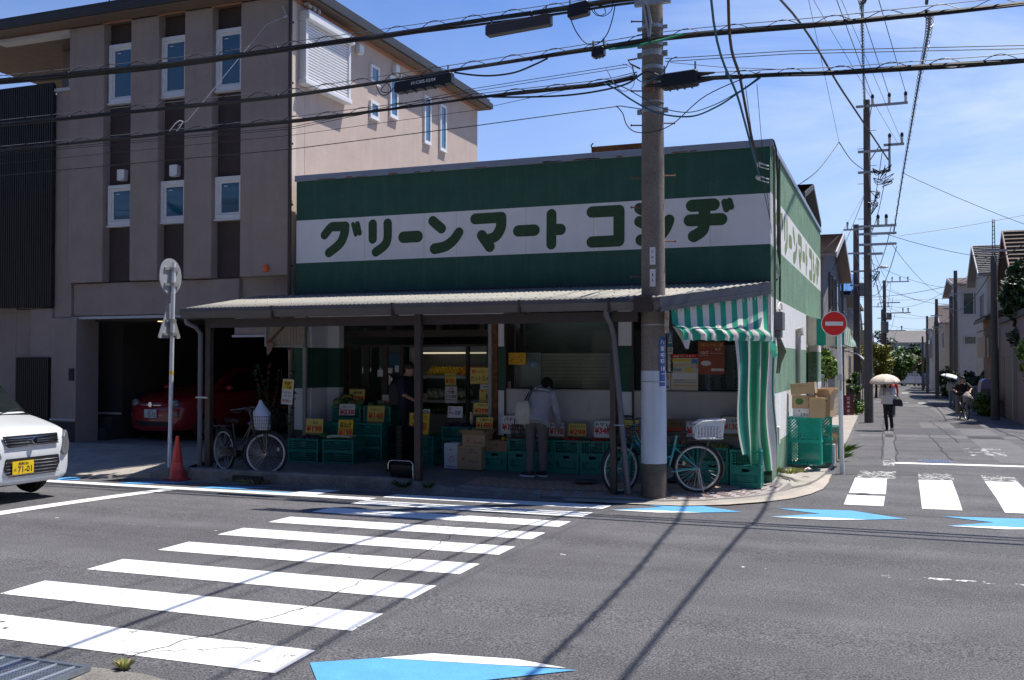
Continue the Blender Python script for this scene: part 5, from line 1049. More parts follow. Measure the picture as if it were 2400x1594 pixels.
for lab,P,r in (('thin wire under the lower bundle sloping up to the pole',[(-30,y,5.3),(-13.5,y,5.13),(-7.1,y,5.14),(-4,y,5.24),(-1.8,y,5.33),(-1.5,PY,5.30)],.007),
  ('thin grey wire just above the lowest wire over the house front',[(-30,y,5.5),(-13.5,y,5.34),(-7.1,y,5.36),(-4,y,5.47),(-1.55,y,5.75)],.004),
  ('thin blue wire meeting the pole between the two lower bundles',[(-30,y,5.7),(-7.1,y,5.49),(-4,y,5.79),(-1.7,y,5.90)],.005),
  ('thin wire close beside the blue wire left of the pole',[(-30,y,5.65),(-7.1,y,5.46),(-4,y,5.75),(-1.7,y,5.86)],.005),
  ('thin upper wire running right from the pole above the fat closure',[(-1.17,y,5.92),(.5,y,5.84),(3.22,y,5.60),(25,y,5.9)],.006),
  ('thin second wire running right from the pole just below the upper one',[(-1.17,y,5.88),(.5,y,5.80),(3.22,y,5.56),(25,y,5.8)],.006),
  ('thin wire slanting from the pole down to the right bundle',[(-1.1,y,5.86),(-.4,y,5.72),(.3,y,5.62)],.004)):
    cable('wire',lab,P,r,cab)
def closure(nm,label,x0,x1,z0,z1,h,mats,txt=None,ribs=0,d=.07,parent=None):
    r=T(nm,label,'cable closure',((x0+x1)/2,y,(z0+z1)/2),0,'cable closures hung on the bundles'); b=B(); L_=x1-x0; dz=z1-z0
    b.loft([[(x,-d*s,z-h*s),(x,d*s,z-h*s),(x,d*s,z+h*s*.8),(x,d*.6*s,z+h*s),(x,-d*.6*s,z+h*s),(x,-d*s,z+h*s*.8)] for x,z,s in ((-L_/2,-dz/2,.85),(-L_/2+.03,-dz/2,1),(L_/2-.03,dz/2,1),(L_/2,dz/2,.85))])
    for k in range(ribs): x=-L_/2+L_*(k+1)/(ribs+1); b.box(x-.012,-d*1.05,-h*1.15+dz*(k+1)/(ribs+1)-dz/2,x+.012,d*1.05,-h*.9+dz*(k+1)/(ribs+1)-dz/2)
    if txt: b.mat(1).text(txt,(.02,-d-.002,.01),.40,.05,ax=V((L_,0,dz)).normalized(),bold=.01)
    b.obj('shell',mats,r,bevel=.006)
    for s in (-.42,.42):
        b=B(); b.box(L_*s-.012,-.012,h+dz*s-.01,L_*s+.012,.012,h+dz*s+.12); b.obj('hanger',hw,r)
    return r
closure('cable_closure','long dark grey cable closure hung under the top bundle',-3.80,-2.80,6.61,6.66,.085,M('closure_grey',(.045,.043,.05),.5,.1,8))
closure('cable_closure','black closure printed with white code on the middle bundle before the house flank',-5.28,-4.34,5.92,5.98,.085,[M('closure_black',(.008,.008,.012),.4),wp_],'H1C005-02/04',5)
closure('splice_box','square black splice box on the top bundle left of the pole',-2.55,-2.24,6.73,6.76,.10,M('closure_black',(.008,.008,.012)))
closure('splice_box','small black clip box on the middle bundle left of the pole',-2.20,-2.02,6.10,6.12,.06,M('closure_black',(.008,.008,.012)),ribs=3)
closure('cable_closure','fat black closure with taper sleeves against the right side of the pole',-1.22,-.72,5.60,5.62,.10,M('closure_black',(.008,.008,.012)),ribs=4,d=.10)
b=B()
for x0,x1,z in ((-1.22,-1.42,5.66),(-1.22,-1.45,5.57),(-.72,-.5,5.66),(-.72,-.52,5.57)): b.cyl((x0,y,z),(x1,y,z),.035,.012,8)
b.box(-.36,y-.012,5.56,-.34,y+.012,5.68); o=b.obj('sleeve',cab); o.parent=bpy.data.objects['cable_closure.002']; o.matrix_parent_inverse=Matrix.Translation(-V(o.parent.location))
def free(lab,P,r,m,sm=8): cable('slack_cable',lab,[ (q[0],q[1],q[2]) for q in smooth3(P,sm)],r,m,grp='slack cables about the pole',n=5)
def smooth3(P,k):
    out=[];P=[V(p) for p in P]
    for i in range(len(P)-1):
        p0=P[max(0,i-1)];p1=P[i];p2=P[i+1];p3=P[min(len(P)-1,i+2)]
        for j in range(k):
            t=j/k; out.append(.5*((2*p1)+(-p0+p2)*t+(2*p0-5*p1+4*p2-p3)*t*t+(-p0+3*p1-3*p2+p3)*t**3))
    return out+[P[-1]]
yl=y-.03
free('black loop of cable drooping under the splice box',[(-2.52,yl,6.65),(-2.42,yl,6.42),(-2.28,yl,6.25),(-2.12,yl,6.22),(-1.98,yl,6.34),(-1.90,yl,6.55),(-1.86,yl,6.74)],.008,cab)
free('blue cable sagging in front of the pole under the fat closure',[(-2.02,yl,5.66),(-1.85,yl,5.56),(-1.6,yl,5.37),(-1.24,yl-.1,5.15),(-.82,yl,5.09),(-.47,yl,5.19),(-.2,yl,5.34),(.1,yl,5.52)],.012,cabb)
free('thin blue cable sagging just above the thicker blue one',[(-1.98,yl,5.665),(-1.75,yl,5.58),(-1.5,yl,5.42),(-1.2,yl-.1,5.22),(-.85,yl,5.15),(-.5,yl,5.22),(-.15,yl,5.38),(.08,yl,5.53)],.007,cabb)
free('black cable dipping from the lower bundle to the pole side',[(-3.7,yl,5.63),(-3.2,yl,5.58),(-2.6,yl,5.545),(-2.1,yl,5.56),(-1.7,yl,5.62),(-1.4,yl-.12,5.72),(-1.2,yl,5.66)],.014,cab)
free('black cable bowing under the middle bundle beside the printed closure',[(-4.3,yl,6.05),(-4.0,yl,5.98),(-3.7,yl,5.94),(-3.35,yl,5.95),(-3.05,yl,6.03),(-2.85,yl,6.10)],.014,cab)
free('green sleeved cable crossing the pole on the middle bundle',[(-1.95,yl,6.13),(-1.6,yl-.05,6.11),(-1.39,yl-.09,6.12),(-1.15,yl-.03,6.17),(-.9,yl,6.22)],.018,cabg)
free('thin cable looping down the pole from the lowest wire',[(-1.85,yl,5.33),(-1.76,yl,5.22),(-1.70,yl,5.05),(-1.55,yl-.1,4.92),(-1.30,yl-.12,4.90),(-1.05,yl,5.02),(-.6,yl,5.36),(.1,yl,5.60)],.007,cab)
free('pale loop of wire left of the pole below the hook',[(-2.0,yl,5.88),(-1.85,yl,5.6),(-1.72,yl,5.52),(-1.6,yl,5.6),(-1.62,yl,5.82),(-1.75,yl,5.9)],.005,M('wire_pale',(.35,.38,.42),.5))
free('blue cable wrapping the pole above the fat closure',[(-1.62,yl,5.86),(-1.56,yl-.03,5.68),(-1.44,yl-.07,5.60),(-1.30,yl-.08,5.63),(-1.18,yl,5.75),(-1.10,yl,5.88),(-1.0,yl,5.92)],.008,cabb)
free('black wires tangled under the splice box on the top bundle',[(-2.22,yl,6.74),(-2.12,yl,6.62),(-2.0,yl,6.64),(-2.05,yl,6.75),(-2.16,yl,6.70),(-2.05,yl,6.60),(-1.92,yl,6.66),(-1.9,yl,6.78)],.006,cab)
free('black wires hanging left of the printed closure',[(-5.62,yl,6.04),(-5.55,yl,5.88),(-5.45,yl,5.82),(-5.35,yl,5.90),(-5.42,yl,6.0),(-5.52,yl,5.90),(-5.38,yl,5.86),(-5.28,yl,5.94)],.007,cab)
# service drop to the house
cable('service_drop','thin service wire from the lower bundle up to the house corner bracket',[(-9.32,y,5.70),(-9.2,y+.1,5.8),(-8.6,-.5,7.75),(-8.45,-.12,8.0)],.005,M('wire_pale',(.35,.38,.42)),grp=None)
b=B(); b.tube([(-9.5,y,5.62),(-9.38,y-.02,5.72),(-9.3,y,5.78),(-9.22,y,5.76),(-9.28,y,5.68),(-9.36,y,5.60)],.008,5); tag(b.obj('wire_clamp',wp_),'pale wire clamp where the service wire leaves the lower bundle','clamp')
b=B(); b.tube([(-8.44,-.02,7.95),(-8.46,-.12,8.05),(-8.5,-.16,8.18),(-8.47,-.04,8.28)],.012); b.lathe([(.02,0),(.04,.02),(.03,.05)],8,(-8.47,-.13,7.97)); tag(b.obj('corner_bracket',hw),'small wire bracket with insulator at the top corner of the house','bracket')
# ---- wires to the shop corner, and cables along the side street
GS_='cables running over the side street'
cable('corner_wire','blue black wire coming down to the lower anchor on the shop corner',smooth3([(.6,-9,8.2),(-.25,-3.7,6.05),(-.22,-1.6,5.3),(-.15,-.12,4.56)],8),.016,cabb,grp=GS_)
cable('corner_wire','brown wire coming down to the upper anchor on the shop corner',smooth3([(.9,-9,8.2),(-.06,-3.63,6.02),(-.21,-1.55,5.6),(-.19,-.12,4.76)],8),.020,cabn,grp=GS_)
cable('corner_wire','thin wire dropping from the right bundle to the shop corner conduit',[(-.1,y,5.45),(-.12,-1.2,5.0),(.0,-.05,3.9)],.005,cab,grp=GS_)
cable('corner_wire','second thin wire dropping from the right bundle to the shop corner',[(.05,y,5.45),(.0,-1,4.8),(.02,-.05,3.7)],.004,cab,grp=GS_)
# ---- pole at the side street with cross arms
pfar=M('pole_backlit_concrete',(.115,.105,.105),.9,.15,3,.4,60)  # darker copy of the pole concrete, backlit shade put into its colour
def upole(x,yy,h,r,label,arms=(),z0=None,mat=pfar,grp='utility poles along the side street'):
    z0=streetz(yy) if z0 is None else z0; o=T('utility_pole',label,'utility pole',(x,yy,z0),0,grp); b=B(); b.lathe([(r,-.3),(r*.72,h)],16); b.obj('shaft',mat,o,smooth=40)
    for (z,x0,x1,dy,ins) in arms:
        b=B(); b.box(x0,-.16-.04,z-z0-.04,x1,-.16+.04,z-z0+.04); b.bar((x0*.3+.2*x1,-.16,z-z0-.03),(r*.6*(1 if x1>0 else -1),-.1,z-z0-.5),.03)
        b.obj('cross_arm',hw,o)
        for xi in ins:
            b=B(); b.lathe([(.03,.04),(.055,.06),(.035,.10),(.06,.13),(.04,.17),(.06,.20),(.035,.25)],8,(xi,-.16,z-z0)); b.mat(1).lathe([(.05,.25),(.06,.33),(.03,.40)],8,(xi,-.16,z-z0)); b.obj('insulator',[M('insulator_white',(.6,.6,.58)),cab],o,smooth=40)
    return o
P2=upole(.87,21.8,11.35,.155,'tall dark utility pole with three stepped cross arms beside the parasol woman',((10.75,-.35,1.35,0,(.2,.75,1.28)),(9.15,-.3,.72,0,()),(9.33,.55,1.22,0,(.75,1.15)),(8.42,-.3,.75,0,()),(6.52,-.3,.95,0,(.35,.62)),(6.25,-.3,.95,0,()),(5.88,-.3,.95,0,()),(5.55,.0,.5,0,())))
b=B(); b.box(.70,-.2,8.42-streetz(21.8),.78,-.12,9.35-streetz(21.8)); b.obj('arm_upright',hw,P2)
for i in range(14):
    b=B(); z=2.2+i*.62; s=1 if i%2 else -1; b.cyl((0,0,z),(s*.32,-.02,z),.010,n=5); b.obj('step_bolt',cab,P2)
for k,(z,dx) in enumerate(((8.9,.62),(8.55,.7),(8.1,.35),(7.7,.2),(5.2,.25))):
    b=B(); rr=random.Random(k)
    for q in range(5): b.tube(smooth3([(dx*.3,-.2,z),(dx*.6+rr.uniform(-.1,.15),-.25,z-rr.uniform(0,.3)),(dx+rr.uniform(-.1,.2),-.2,z+rr.uniform(-.2,.15)),(dx*.7,-.22,z-rr.uniform(.2,.5))],5),.012,4)
    b.obj('jumper_wires',cab,P2)
zb_=streetz(21.8)
for k,(xa,za_,xb,zb) in enumerate(((1.05,11.12,.40,11.0),(1.60,11.12,.92,10.9),(2.15,11.12,1.42,10.8))):
    P=[(xa+(xa-xb)*0,21.64,za_),(xb+(xa-xb)*.02,11.2,zb-.0)]; d=V(P[1])-V(P[0]); P.append(tuple(V(P[1])+d*2.6+V((0,0,.6))))
    cable('high_wire',['high black wire to the inner insulator of the stepped pole','high black wire to the middle insulator of the stepped pole','high black wire to the outer insulator of the stepped pole'][k],P,.011,cab,grp=GS_)
cable('diagonal_cable','thick dark cable slanting down from upper left to the stepped pole',smooth3([(-1.4,-10,6.0),(-.36,5.05,9.02),(.5,13,9.05),(1.57,21.9,8.86)],8),.026,cab,grp=GS_)
def coilb(lab,P,r,cr,pitch,n=130):
    Q=resample(smooth3(P,8),n); o=T('spiral_cable',lab,'cable',tuple(Q[0]),0,GS_); c0=Q[0]
    b=B(); b.tube([q-c0 for q in Q],r,5); b.obj('cable',cab,o,smooth=60)
    L_=sum((a-c).length for a,c in zip(Q,Q[1:])); m=int(L_/pitch*9); Q2=resample(Q,m); b=B(); b.tube([q-c0+V((cr*math.cos(2*math.pi*i/9),0,cr*math.sin(2*math.pi*i/9)-cr*.4)) for i,q in enumerate(Q2)],.006,3); b.obj('coil',cab,o)
coilb('coiled cable hanging from the middle bundle down the street to the lower arms',[(2.12,y,6.14),(2.2,-.6,6.5),(2.27,3.0,7.25),(2.27,8.38,8.0),(2.17,14.76,8.2),(1.98,20.05,7.7),(1.72,22.4,6.3)],.022,.050,.46)
coilb('coiled cable rising straight from the stepped pole over the camera',[(.82,21.5,10.6),(.95,15,9.9),(1.15,6,8.9),(1.34,-.2,7.0),(1.43,-3,6.35),(1.5,-8,5.7),(1.6,-20,6.2)],.020,.040,.36,160)
cable('street_cable','thick cable carrying on from the middle bundle over the crossing towards the camera',sagline((2.12,y,6.25),(2.35,-24,6.9),.25),.022,cab,grp=GS_)
cable('drop_wire','thin wire from a node above the street down to the shop roof',smooth3([(.55,9.0,6.9),(.2,7.2,5.95),(-.06,5.5,5.36)],8),.011,cab,grp=GS_)
cable('drop_wire','wire from the node above the street to the stepped pole',smooth3([(.55,9.0,6.9),(.65,15,7.55),(1.0,21.7,8.35)],8),.012,cab,grp=GS_)
cable('drop_wire','thin wire from the node up out of the picture',[(.55,9.0,6.9),(.6,-.45,7.0),(.62,-8,7.4)],.004,cab,grp=GS_)
for k in range(3): cable('drop_wire',['thin long wire leaving the stepped pole up to the left','second thin long wire leaving the stepped pole up to the left','thin slack wire between the stepped pole and the gabled house'][k],[[(1.9,22,9.4),(.2,8,9.7),(-1.2,-4,10)],[(2.05,22,9.4),(.7,8,9.8),(-.4,-4,10)],[(.85,21.7,7.8),(.2,18,5.9),(-.3,15.5,5.0)]][k],.006,cab,grp=GS_)
# ================================================================ SIGNS AND SMALL STREET FURNITURE
sgw=M('sign_pole_white',(.66,.67,.70),.45,.08,6,streak=.15,tint=(.4,.4,.4)); sga=M('sign_back_grey',(.42,.43,.46),.4,.1,6,metal=.3); sgr=M('sign_red',(.62,.018,.016),.4,.06,4,coat=.3); sgwh=M('sign_white',(.62,.62,.66),.45)
zl=-.02
s1=T('sign_post','white post seen from behind carrying a round sign above a triangular one','traffic sign',(-9.47,-1.86,zl))
b=B(); b.at((0,0,-zl)); b.tube([(-.04,.0,-.1),(.02,.0,3.44)],.034,12); b.mat(1).tube([(-.012,0,1.58),(-.011,0,1.64)],.036,12); b.obj('post',[sgw,lem],s1,smooth=50)
b=B(); b.at((-.045,0,3.21-zl),(0,0,R_(95))); b.cyl((0,-.008,0),(0,.008,0),.30,n=36); 
b.obj('round_sign',sga,s1,smooth=30)
b=B(); b.at((-.045,0,3.21-zl),(0,0,R_(95))); b.box(-.19,-.034,.10,.19,-.009,.14).box(-.19,-.034,-.16,.19,-.009,-.12).box(-.045,-.10,.08,.045,-.03,.15).box(-.045,-.10,-.17,.045,-.03,-.10); b.obj('clamp_bar',hw,s1)
b=B(); b.at((-.06,0,2.42-zl),(0,0,R_(95))); b.prism([(-.30,-.008,-.22),(-.27,-.008,-.24),(.27,-.008,-.24),(.30,-.008,-.22),(.03,-.008,.34),(-.03,-.008,.34)],(0,.016,0)); b.obj('triangular_sign',sga,s1)
b=B(); b.at((-.06,0,2.42-zl),(0,0,R_(95))); b.box(-.12,-.034,.03,.12,-.009,.07).box(-.2,-.034,-.19,.2,-.009,-.15).box(-.045,-.10,.02,.045,-.03,.08).box(-.045,-.10,-.2,.045,-.03,-.14); b.obj('clamp_bar',hw,s1)
s2=T('no_entry_sign','round red no entry sign with white bar on a white corner post','traffic sign',(.87,2.58,-.12))
b=B(); b.tube([(0,0,0),(-.03,0,2.42)],.038,12); b.mat(1).box(-.03,-.042,1.42,.005,-.036,1.60); b.mat(2).tube([(-.018,0,1.60),(-.018,0,1.70)],.042,12); b.obj('post',[sgw,M('sticker_grey',(.3,.3,.3)),sga],s2,smooth=50)
b=B(); b.at((-.11,-.07,2.56),(0,0,R_(14))); b.cyl((0,-.006,0),(0,.006,0),.212,n=40); b.mat(1).cyl((0,-.0075,0),(0,-.0061,0),.200,n=40); b.mat(0).box(-.148,-.0095,-.034,.148,-.0076,.034); b.obj('disc',[sgwh,sgr],s2)
b=B(); b.at((-.05,-.05,2.56),(0,0,R_(14))); b.box(-.12,.01,.06,.12,.03,.09).box(-.12,.01,-.09,.12,.03,-.06); b.obj('clamp_bar',hw,s2)
cn=T('traffic_cone','red traffic cone standing in the gutter beside the white sign post','traffic cone',(-8.96,-2.33,roadz(-2.4)))
b=B(); b.lathe([(.135,.03),(.122,.05),(.027,.68),(.03,.70),(.02,.71)],28); b.obj('cone',M('cone_red',(.55,.03,.015),.45,.1,8,coat=.2),cn,smooth=50)
b=B(); b.box(-.165,-.165,0,.165,.165,.028); b.obj('base',M('cone_base',(.32,.03,.02),.6,.2,9),cn,bevel=.015)
b=B(); b.lathe([(.1075,.17),(.090,.285)],28); b.v=[V((v.x*1.0,v.y,v.z)) for v in b.v]; b.obj('scuff',M('cone_scuff',(.60,.06,.05),.5,.3,12),cn,smooth=50)
# ================================================================ BICYCLES
tyre=M('tyre_black',(.012,.012,.013),.75,.1,20); rimm=M('rim_silver',(.66,.64,.64),.35,metal=.25); spk=M('spoke_steel',(.5,.5,.5),.3,metal=.8); sdl=M('saddle_black',(.015,.015,.017),.5)
def bicycle(name,label,rear,front,fcol,basket_front=None,basket_rear=None,R=.335,steer=0.0,rider=False,grp=None):
    rx,ry,rz_=rear; fx,fy,fz=front; wb_=math.hypot(fx-rx,fy-ry); ang=math.atan2(fy-ry,fx-rx)
    o=T(name,label,'bicycle',(rx,ry,(rz_+fz)/2),ang,grp); fm=M(name+'_frame_paint_'+str(int(fcol[1]*1000)),fcol,.35,.08,12,coat=.3)
    hd=wb_-.22
    def SB(on=True):
        q=B()
        if on: q.X=Matrix.Translation((hd,0,0))@Matrix.Rotation(steer,4,'Z')@Matrix.Translation((-hd,0,0))
        return q
    def wheel(x):
        b=SB(x>0); b.tube([(x+R*math.cos(a*math.pi/18),0,R+R*math.sin(a*math.pi/18)) for a in range(36)],.021,8,closed=True); w=b.obj('wheel',tyre,o,smooth=60)
        b=SB(x>0); b.tube([(x+(R-.034)*math.cos(a*math.pi/18),0,R+(R-.034)*math.sin(a*math.pi/18)) for a in range(36)],.016,6,closed=True); b.obj('rim',rimm,w,smooth=60)
        b=SB(x>0)
        for k in range(32):
            a=2*math.pi*k/32; c=a+(.32 if k%2 else -.32); s=1 if k%4<2 else -1
            b.cyl((x+.025*math.cos(c),s*.028,R+.025*math.sin(c)),(x+(R-.04)*math.cos(a),0,R+(R-.04)*math.sin(a)),.0016,n=3,cap=False)
        b.cyl((x,-.045,R),(x,.045,R),.022,n=10); b.obj('spokes',spk,w)
        b=SB(x>0); b.ell((x+R*.62*math.cos(.35),.01,R+R*.62*math.sin(.35)),(.022,.006,.032),8,5); b.obj('reflector',M('reflector_amber',(.6,.45,.25),.2),w)
    wheel(0); wheel(wb_)
    sp=(.30,0,.79); bb=(.42,0,.28)
    b=B(); b.tube([(bb[0],0,bb[2]),(.33,0,.62),(.295,0,.80)],.017,8)
    for s in (-1,1): b.tube([(0,s*.055,R),(.2,s*.05,R-.02),(bb[0],s*.03,bb[2])],.010,6); b.tube([(0,s*.055,R),(.325,s*.02,.63)],.009,6)
    b.tube(smooth3([(bb[0],0,bb[2]),(.58,0,.36),(hd-.12,0,.62),(hd-.005,0,.80)],6),.019,8); b.tube(smooth3([(.37,0,.50),(.56,0,.50),(hd-.10,0,.73),(hd-.01,0,.90)],6),.014,8); b.tube([(hd,0,.76),(hd-.035,0,.95)],.021,8)
    b.obj('frame',fm,o,smooth=60)
    b=SB()
    for s in (-1,1): b.tube(smooth3([(hd+.01,s*.03,.74),(hd+.07,s*.055,.62),(wb_-.05,s*.055,.42),(wb_,s*.055,R)],5),.012,6)
    b.box(hd-.01,-.05,.73,hd+.03,.05,.76); b.obj('fork',fm,o,smooth=60)
    for x,a0,a1 in ((0,.05,3.5),(wb_,.35,2.7)):
        b=SB(x>0); n=16; rings=[]
        for k in range(n+1):
            a=a0+(a1-a0)*k/n; r=R+.032; rings.append([(x+(r+d)*math.cos(a),yy,R+(r+d)*math.sin(a)) for yy,d in ((-.032,-.014),(-.02,.004),(.02,.004),(.032,-.014),(.018,-.004),(-.018,-.004))])
        b.loft(rings); b.obj('mudguard',M('mudguard_black',(.015,.015,.016),.35),o,smooth=40)
    b=B(); b.loft([[(x,yy*w,z) for yy,z in ((-1,zt),(0,zt+.012),(1,zt),(.7,zt-.04),(0,zt-.05),(-.7,zt-.04))] for x,w,zt in ((.15,.085,.85),(.19,.105,.86),(.28,.095,.85),(.36,.05,.845),(.43,.022,.84))]); b.cyl((.295,0,.76),(.28,0,.83),.013,n=8); b.obj('saddle',sdl,o,smooth=60)
    b=SB()
    for s in (-1,1): b.tube(smooth3([(hd-.04,0,1.0),(hd-.0,s*.10,1.03),(hd-.06,s*.24,1.06),(hd-.22,s*.28,1.04)],5),.011,6)
    b.tube([(hd-.035,0,.94),(hd-.045,0,1.02)],.015,8); b.obj('handlebar',M('bar_dark',(.10,.10,.11),.3,metal=.6),o,smooth=60)
    for s in (-1,1):
        b=SB(); b.tube([(hd-.13,s*.266,1.05),(hd-.26,s*.283,1.038)],.017,8); b.tube([(hd-.07,s*.25,1.04),(hd-.12,s*.27,1.0),(hd-.22,s*.285,.995)],.006,5); b.obj('grip',sdl,o)
    b=B(); b.cyl((bb[0],-.06,bb[2]),(bb[0],.06,bb[2]),.025,n=10); b.cyl((bb[0],.035,bb[2]),(bb[0],.042,bb[2]),.085,n=20)
    for s in (-1,1): b.bar((bb[0],s*.07,bb[2]),(bb[0]+s*.10,s*.075,bb[2]-s*.12),.018,.012); b.box(bb[0]+s*.10-.045,s*.10-.04,bb[2]-s*.12-.012,bb[0]+s*.10+.045,s*.10+.04,bb[2]-s*.12+.012)
    b.obj('crankset',M('crank_dark',(.06,.06,.065),.35,metal=.6),o)
    b=B(); b.loft([[(x,yy,R+z) for yy,z in ((-.052,-dz),(-.052,dz),(-.068,dz),(-.068,-dz))] for x,dz in ((-.05,.03),(.0,.06),(.2,.06),(.46,.075),(.50,.05))]); b.obj('chain_guard',M('mudguard_black',(.015,.015,.016)),o)
    b=B()
    for yy in (-.06,-.02,.02,.06): b.tube([(.14,yy,.735),(-.24,yy,.735)],.006,5)
    for s in (-1,1): b.tube([(0,s*.06,R),(-.16,s*.06,.735)],.006,5)
    b.bar((-.24,-.07,.735),(-.24,.07,.735),.012); b.obj('rear_rack',M('bar_dark',(.10,.10,.11)),o)
    b=B(); b.tube([(-.01,-.07,R),(-.06,-.12,.02),(-.13,-.10,.01)],.008,5); b.tube([(-.01,.07,R),(-.06,.12,.02)],.008,5); b.obj('kickstand',rimm,o)
    if basket_front:
        b=SB(); x0,x1=hd+.03,hd+.32; zb,zt=.70,.93
        for i in range(10):
            f=i/9; y0=-.13+.26*f; b.bar((x0+.02,y0,zb),(x0-.01,y0*1.25,zt),.005); b.bar((x1-.04,y0,zb),(x1,y0*1.25,zt),.005)
        for i in range(9):
            f=i/8; xx=x0+(x1-x0)*f; b.bar((x0+.02+(x1-x0-.06)*f,-.13,zb),(xx,-.165,zt),.005); b.bar((x0+.02+(x1-x0-.06)*f,.13,zb),(xx,.165,zt),.005)
        for j in range(5):
            f=j/4; z=zb+(zt-zb)*f; w=.13+.035*f; xa,xb=x0+.02-.03*f,x1-.04+.04*f; b.tube([(xa,-w,z),(xb,-w,z),(xb,w,z),(xa,w,z)],.0035 if j<4 else .006,5,closed=True)
        b.obj('basket',basket_front,o)
        b=SB(); b.tube([(hd+.03,0,.74),(hd+.18,0,.69),(wb_,.06,R)],.008,5); b.ell((hd+.22,0,.635),(.05,.03,.03),10,6); b.obj('basket_stay',M('bar_dark',(.10,.10,.11)),o)
    if basket_rear:
        b=B(); x0,x1,w=-.36,.06,.15; zb,zt=.75,1.02
        rim_=[(x1,-w-.02,zt-.08),(x1-.10,-w-.03,zt-.02),(x0,-w-.03,zt),(x0,w+.03,zt),(x1-.10,w+.03,zt-.02),(x1,w+.02,zt-.08)]; b.tube(rim_,.012,6,closed=True)
        b.box(x0+.04,-w+.01,zb,x1-.02,w-.01,zb+.012)
        for sy in (-1,1):
            for k in range(9):
                f=k/8; xx=x0+.035+(x1-x0-.06)*f; zz=zt-(.0 if f<.72 else .07*(f-.72)/.28); b.bar((xx+.012*(1-2*f),sy*(w-.012),zb),(xx,sy*(w+.022),zz),.013,.006,(0,1,0))
            for j in range(6):
                z=zb+.012+j*.038; f=j/6; b.bar((x0+.03-.02*f,sy*(w-.01+.03*f),z),(x1-.02+.01*f,sy*(w-.01+.03*f),z),.007,.008)
            b.bar((x0+.03,sy*(w+.015),zb+.21),(x1-.06,sy*(w+.015),zb+.21),.006,.05)
        for k in range(6):
            f=k/5; yy=(-w+.01)+2*(w-.01)*f; b.bar((x0+.04,yy,zb),(x0,yy*1.1,zt),.018,.006,(1,0,0)); b.bar((x1-.02,yy,zb),(x1,yy*1.05,zt-.09),.018,.006,(1,0,0))
        for j in range(5): z=zb+.012+j*.045; b.bar((x0+.03-.004*j,-w,z),(x0+.03-.004*j,w,z),.012); b.bar((x1-.015,-w,z),(x1-.015,w,z),.012)
        b.obj('rear_basket',basket_rear,o)
    return o,ang,wb_
wire=M('basket_wire',(.03,.03,.035),.4,metal=.5)
bicycle('black_bicycle','black city bicycle with a white bag in its wire basket by the left post',(-8.62,-1.60,.012),(-7.61,-2.037,-.012),(.012,.013,.016),basket_front=wire,steer=R_(40))
bicycle('teal_bicycle','teal city bicycle with a white plastic rear basket behind the painted pole',(-.885,-1.20,swz(-.885,-1.2)),(-1.96,-1.58,swz(-1.96,-1.58)),(.07,.42,.44),basket_front=wire,basket_rear=M('basket_white',(.66,.66,.68),.45,.06,8),steer=R_(38))
# blue cable lock / brake cables on the teal one
bt=bpy.data.objects['teal_bicycle']; b=B(); b.tube(smooth3([(.75,.1,.98),(1.0,.06,.86),(.95,.02,.72),(.72,.03,.60)],6),.006,5); b.tube(smooth3([(.75,-.1,.98),(1.03,-.05,.84),(.94,-.02,.68),(.70,-.02,.55)],6),.006,5); b.obj('brake_cable',M('cable_bright_blue',(.02,.08,.35),.4),bt)
# bag in the basket of the black bicycle
bx,by=-8.62+.88*math.cos(R_(-23.4))+.17*math.cos(R_(16.6)),-1.60+.88*math.sin(R_(-23.4))+.17*math.sin(R_(16.6))
bagm=M('carrier_bag',(.50,.54,.62),.35,.12,12,.3,25)
b=B(); rr=random.Random(9); rings=[]
for z,r in ((.0,.12),(.06,.135),(.2,.145),(.27,.14),(.34,.09),(.41,.045),(.45,.03),(.47,.018)):
    rings.append([(r*math.cos(2*math.pi*k/18)*(1+rr.uniform(-.07,.07))-z*.10,r*.9*math.sin(2*math.pi*k/18)*(1+rr.uniform(-.07,.07)),z) for k in range(18)])
b.loft(rings); tag(b.obj('carrier_bag',bagm,smooth=70,loc=(bx-.0,by,.715)),'knotted translucent white carrier bag in the basket of the black bicycle','bag')
b=B(); b.tube(smooth3([(-.03,0,0),(.05,.0,.05),(.10,.01,.11),(.16,0,.12)],5),.016,6); tag(b.obj('lock_cable',M('lock_purple',(.20,.07,.28),.5),loc=(bx-.26,by+.02,.80)),'purple cable lock hanging beside the basket of the black bicycle','lock')
# tall weeds and the no-parking notice behind the black bicycle
wl=M('weed_leaf',(.06,.11,.035),.6,.4,12); wl2=M('weed_red',(.30,.06,.05),.6,.3,12); twig=M('twig',(.06,.045,.03),.8)
pt=T('tall_weeds','tall leafy weeds with reddish tips growing by the house corner behind the bicycle','plant',(-8.55,-.35,.08)); b=B(); c=B(); rr=random.Random(11)
for k in range(11):
    x=rr.uniform(-.45,.3); yv=rr.uniform(-.2,.2); h=rr.uniform(.9,1.75); P=smooth3([(x,yv,0),(x+rr.uniform(-.06,.06),yv,h*.4),(x+rr.uniform(-.14,.14),yv,h*.75),(x+rr.uniform(-.2,.2),yv,h)],4); b.tube(P,.008,4)
    for q in P[4:]:
        for j in range(5):
            d=V((rr.uniform(-1,1),rr.uniform(-1,1),rr.uniform(-.3,.8))).normalized(); s=rr.uniform(.04,.09); u=d.cross(V((0,0,1))).normalized()*s*.4; c.mat(1 if (q.z>h*.86 and k%3==0) else 0); c.add([q,q+d*s*.5+u,q+d*s,q+d*s*.5-u],[(0,1,2,3)])
b.obj('stem',twig,pt); c.obj('foliage',[wl,wl2],pt)
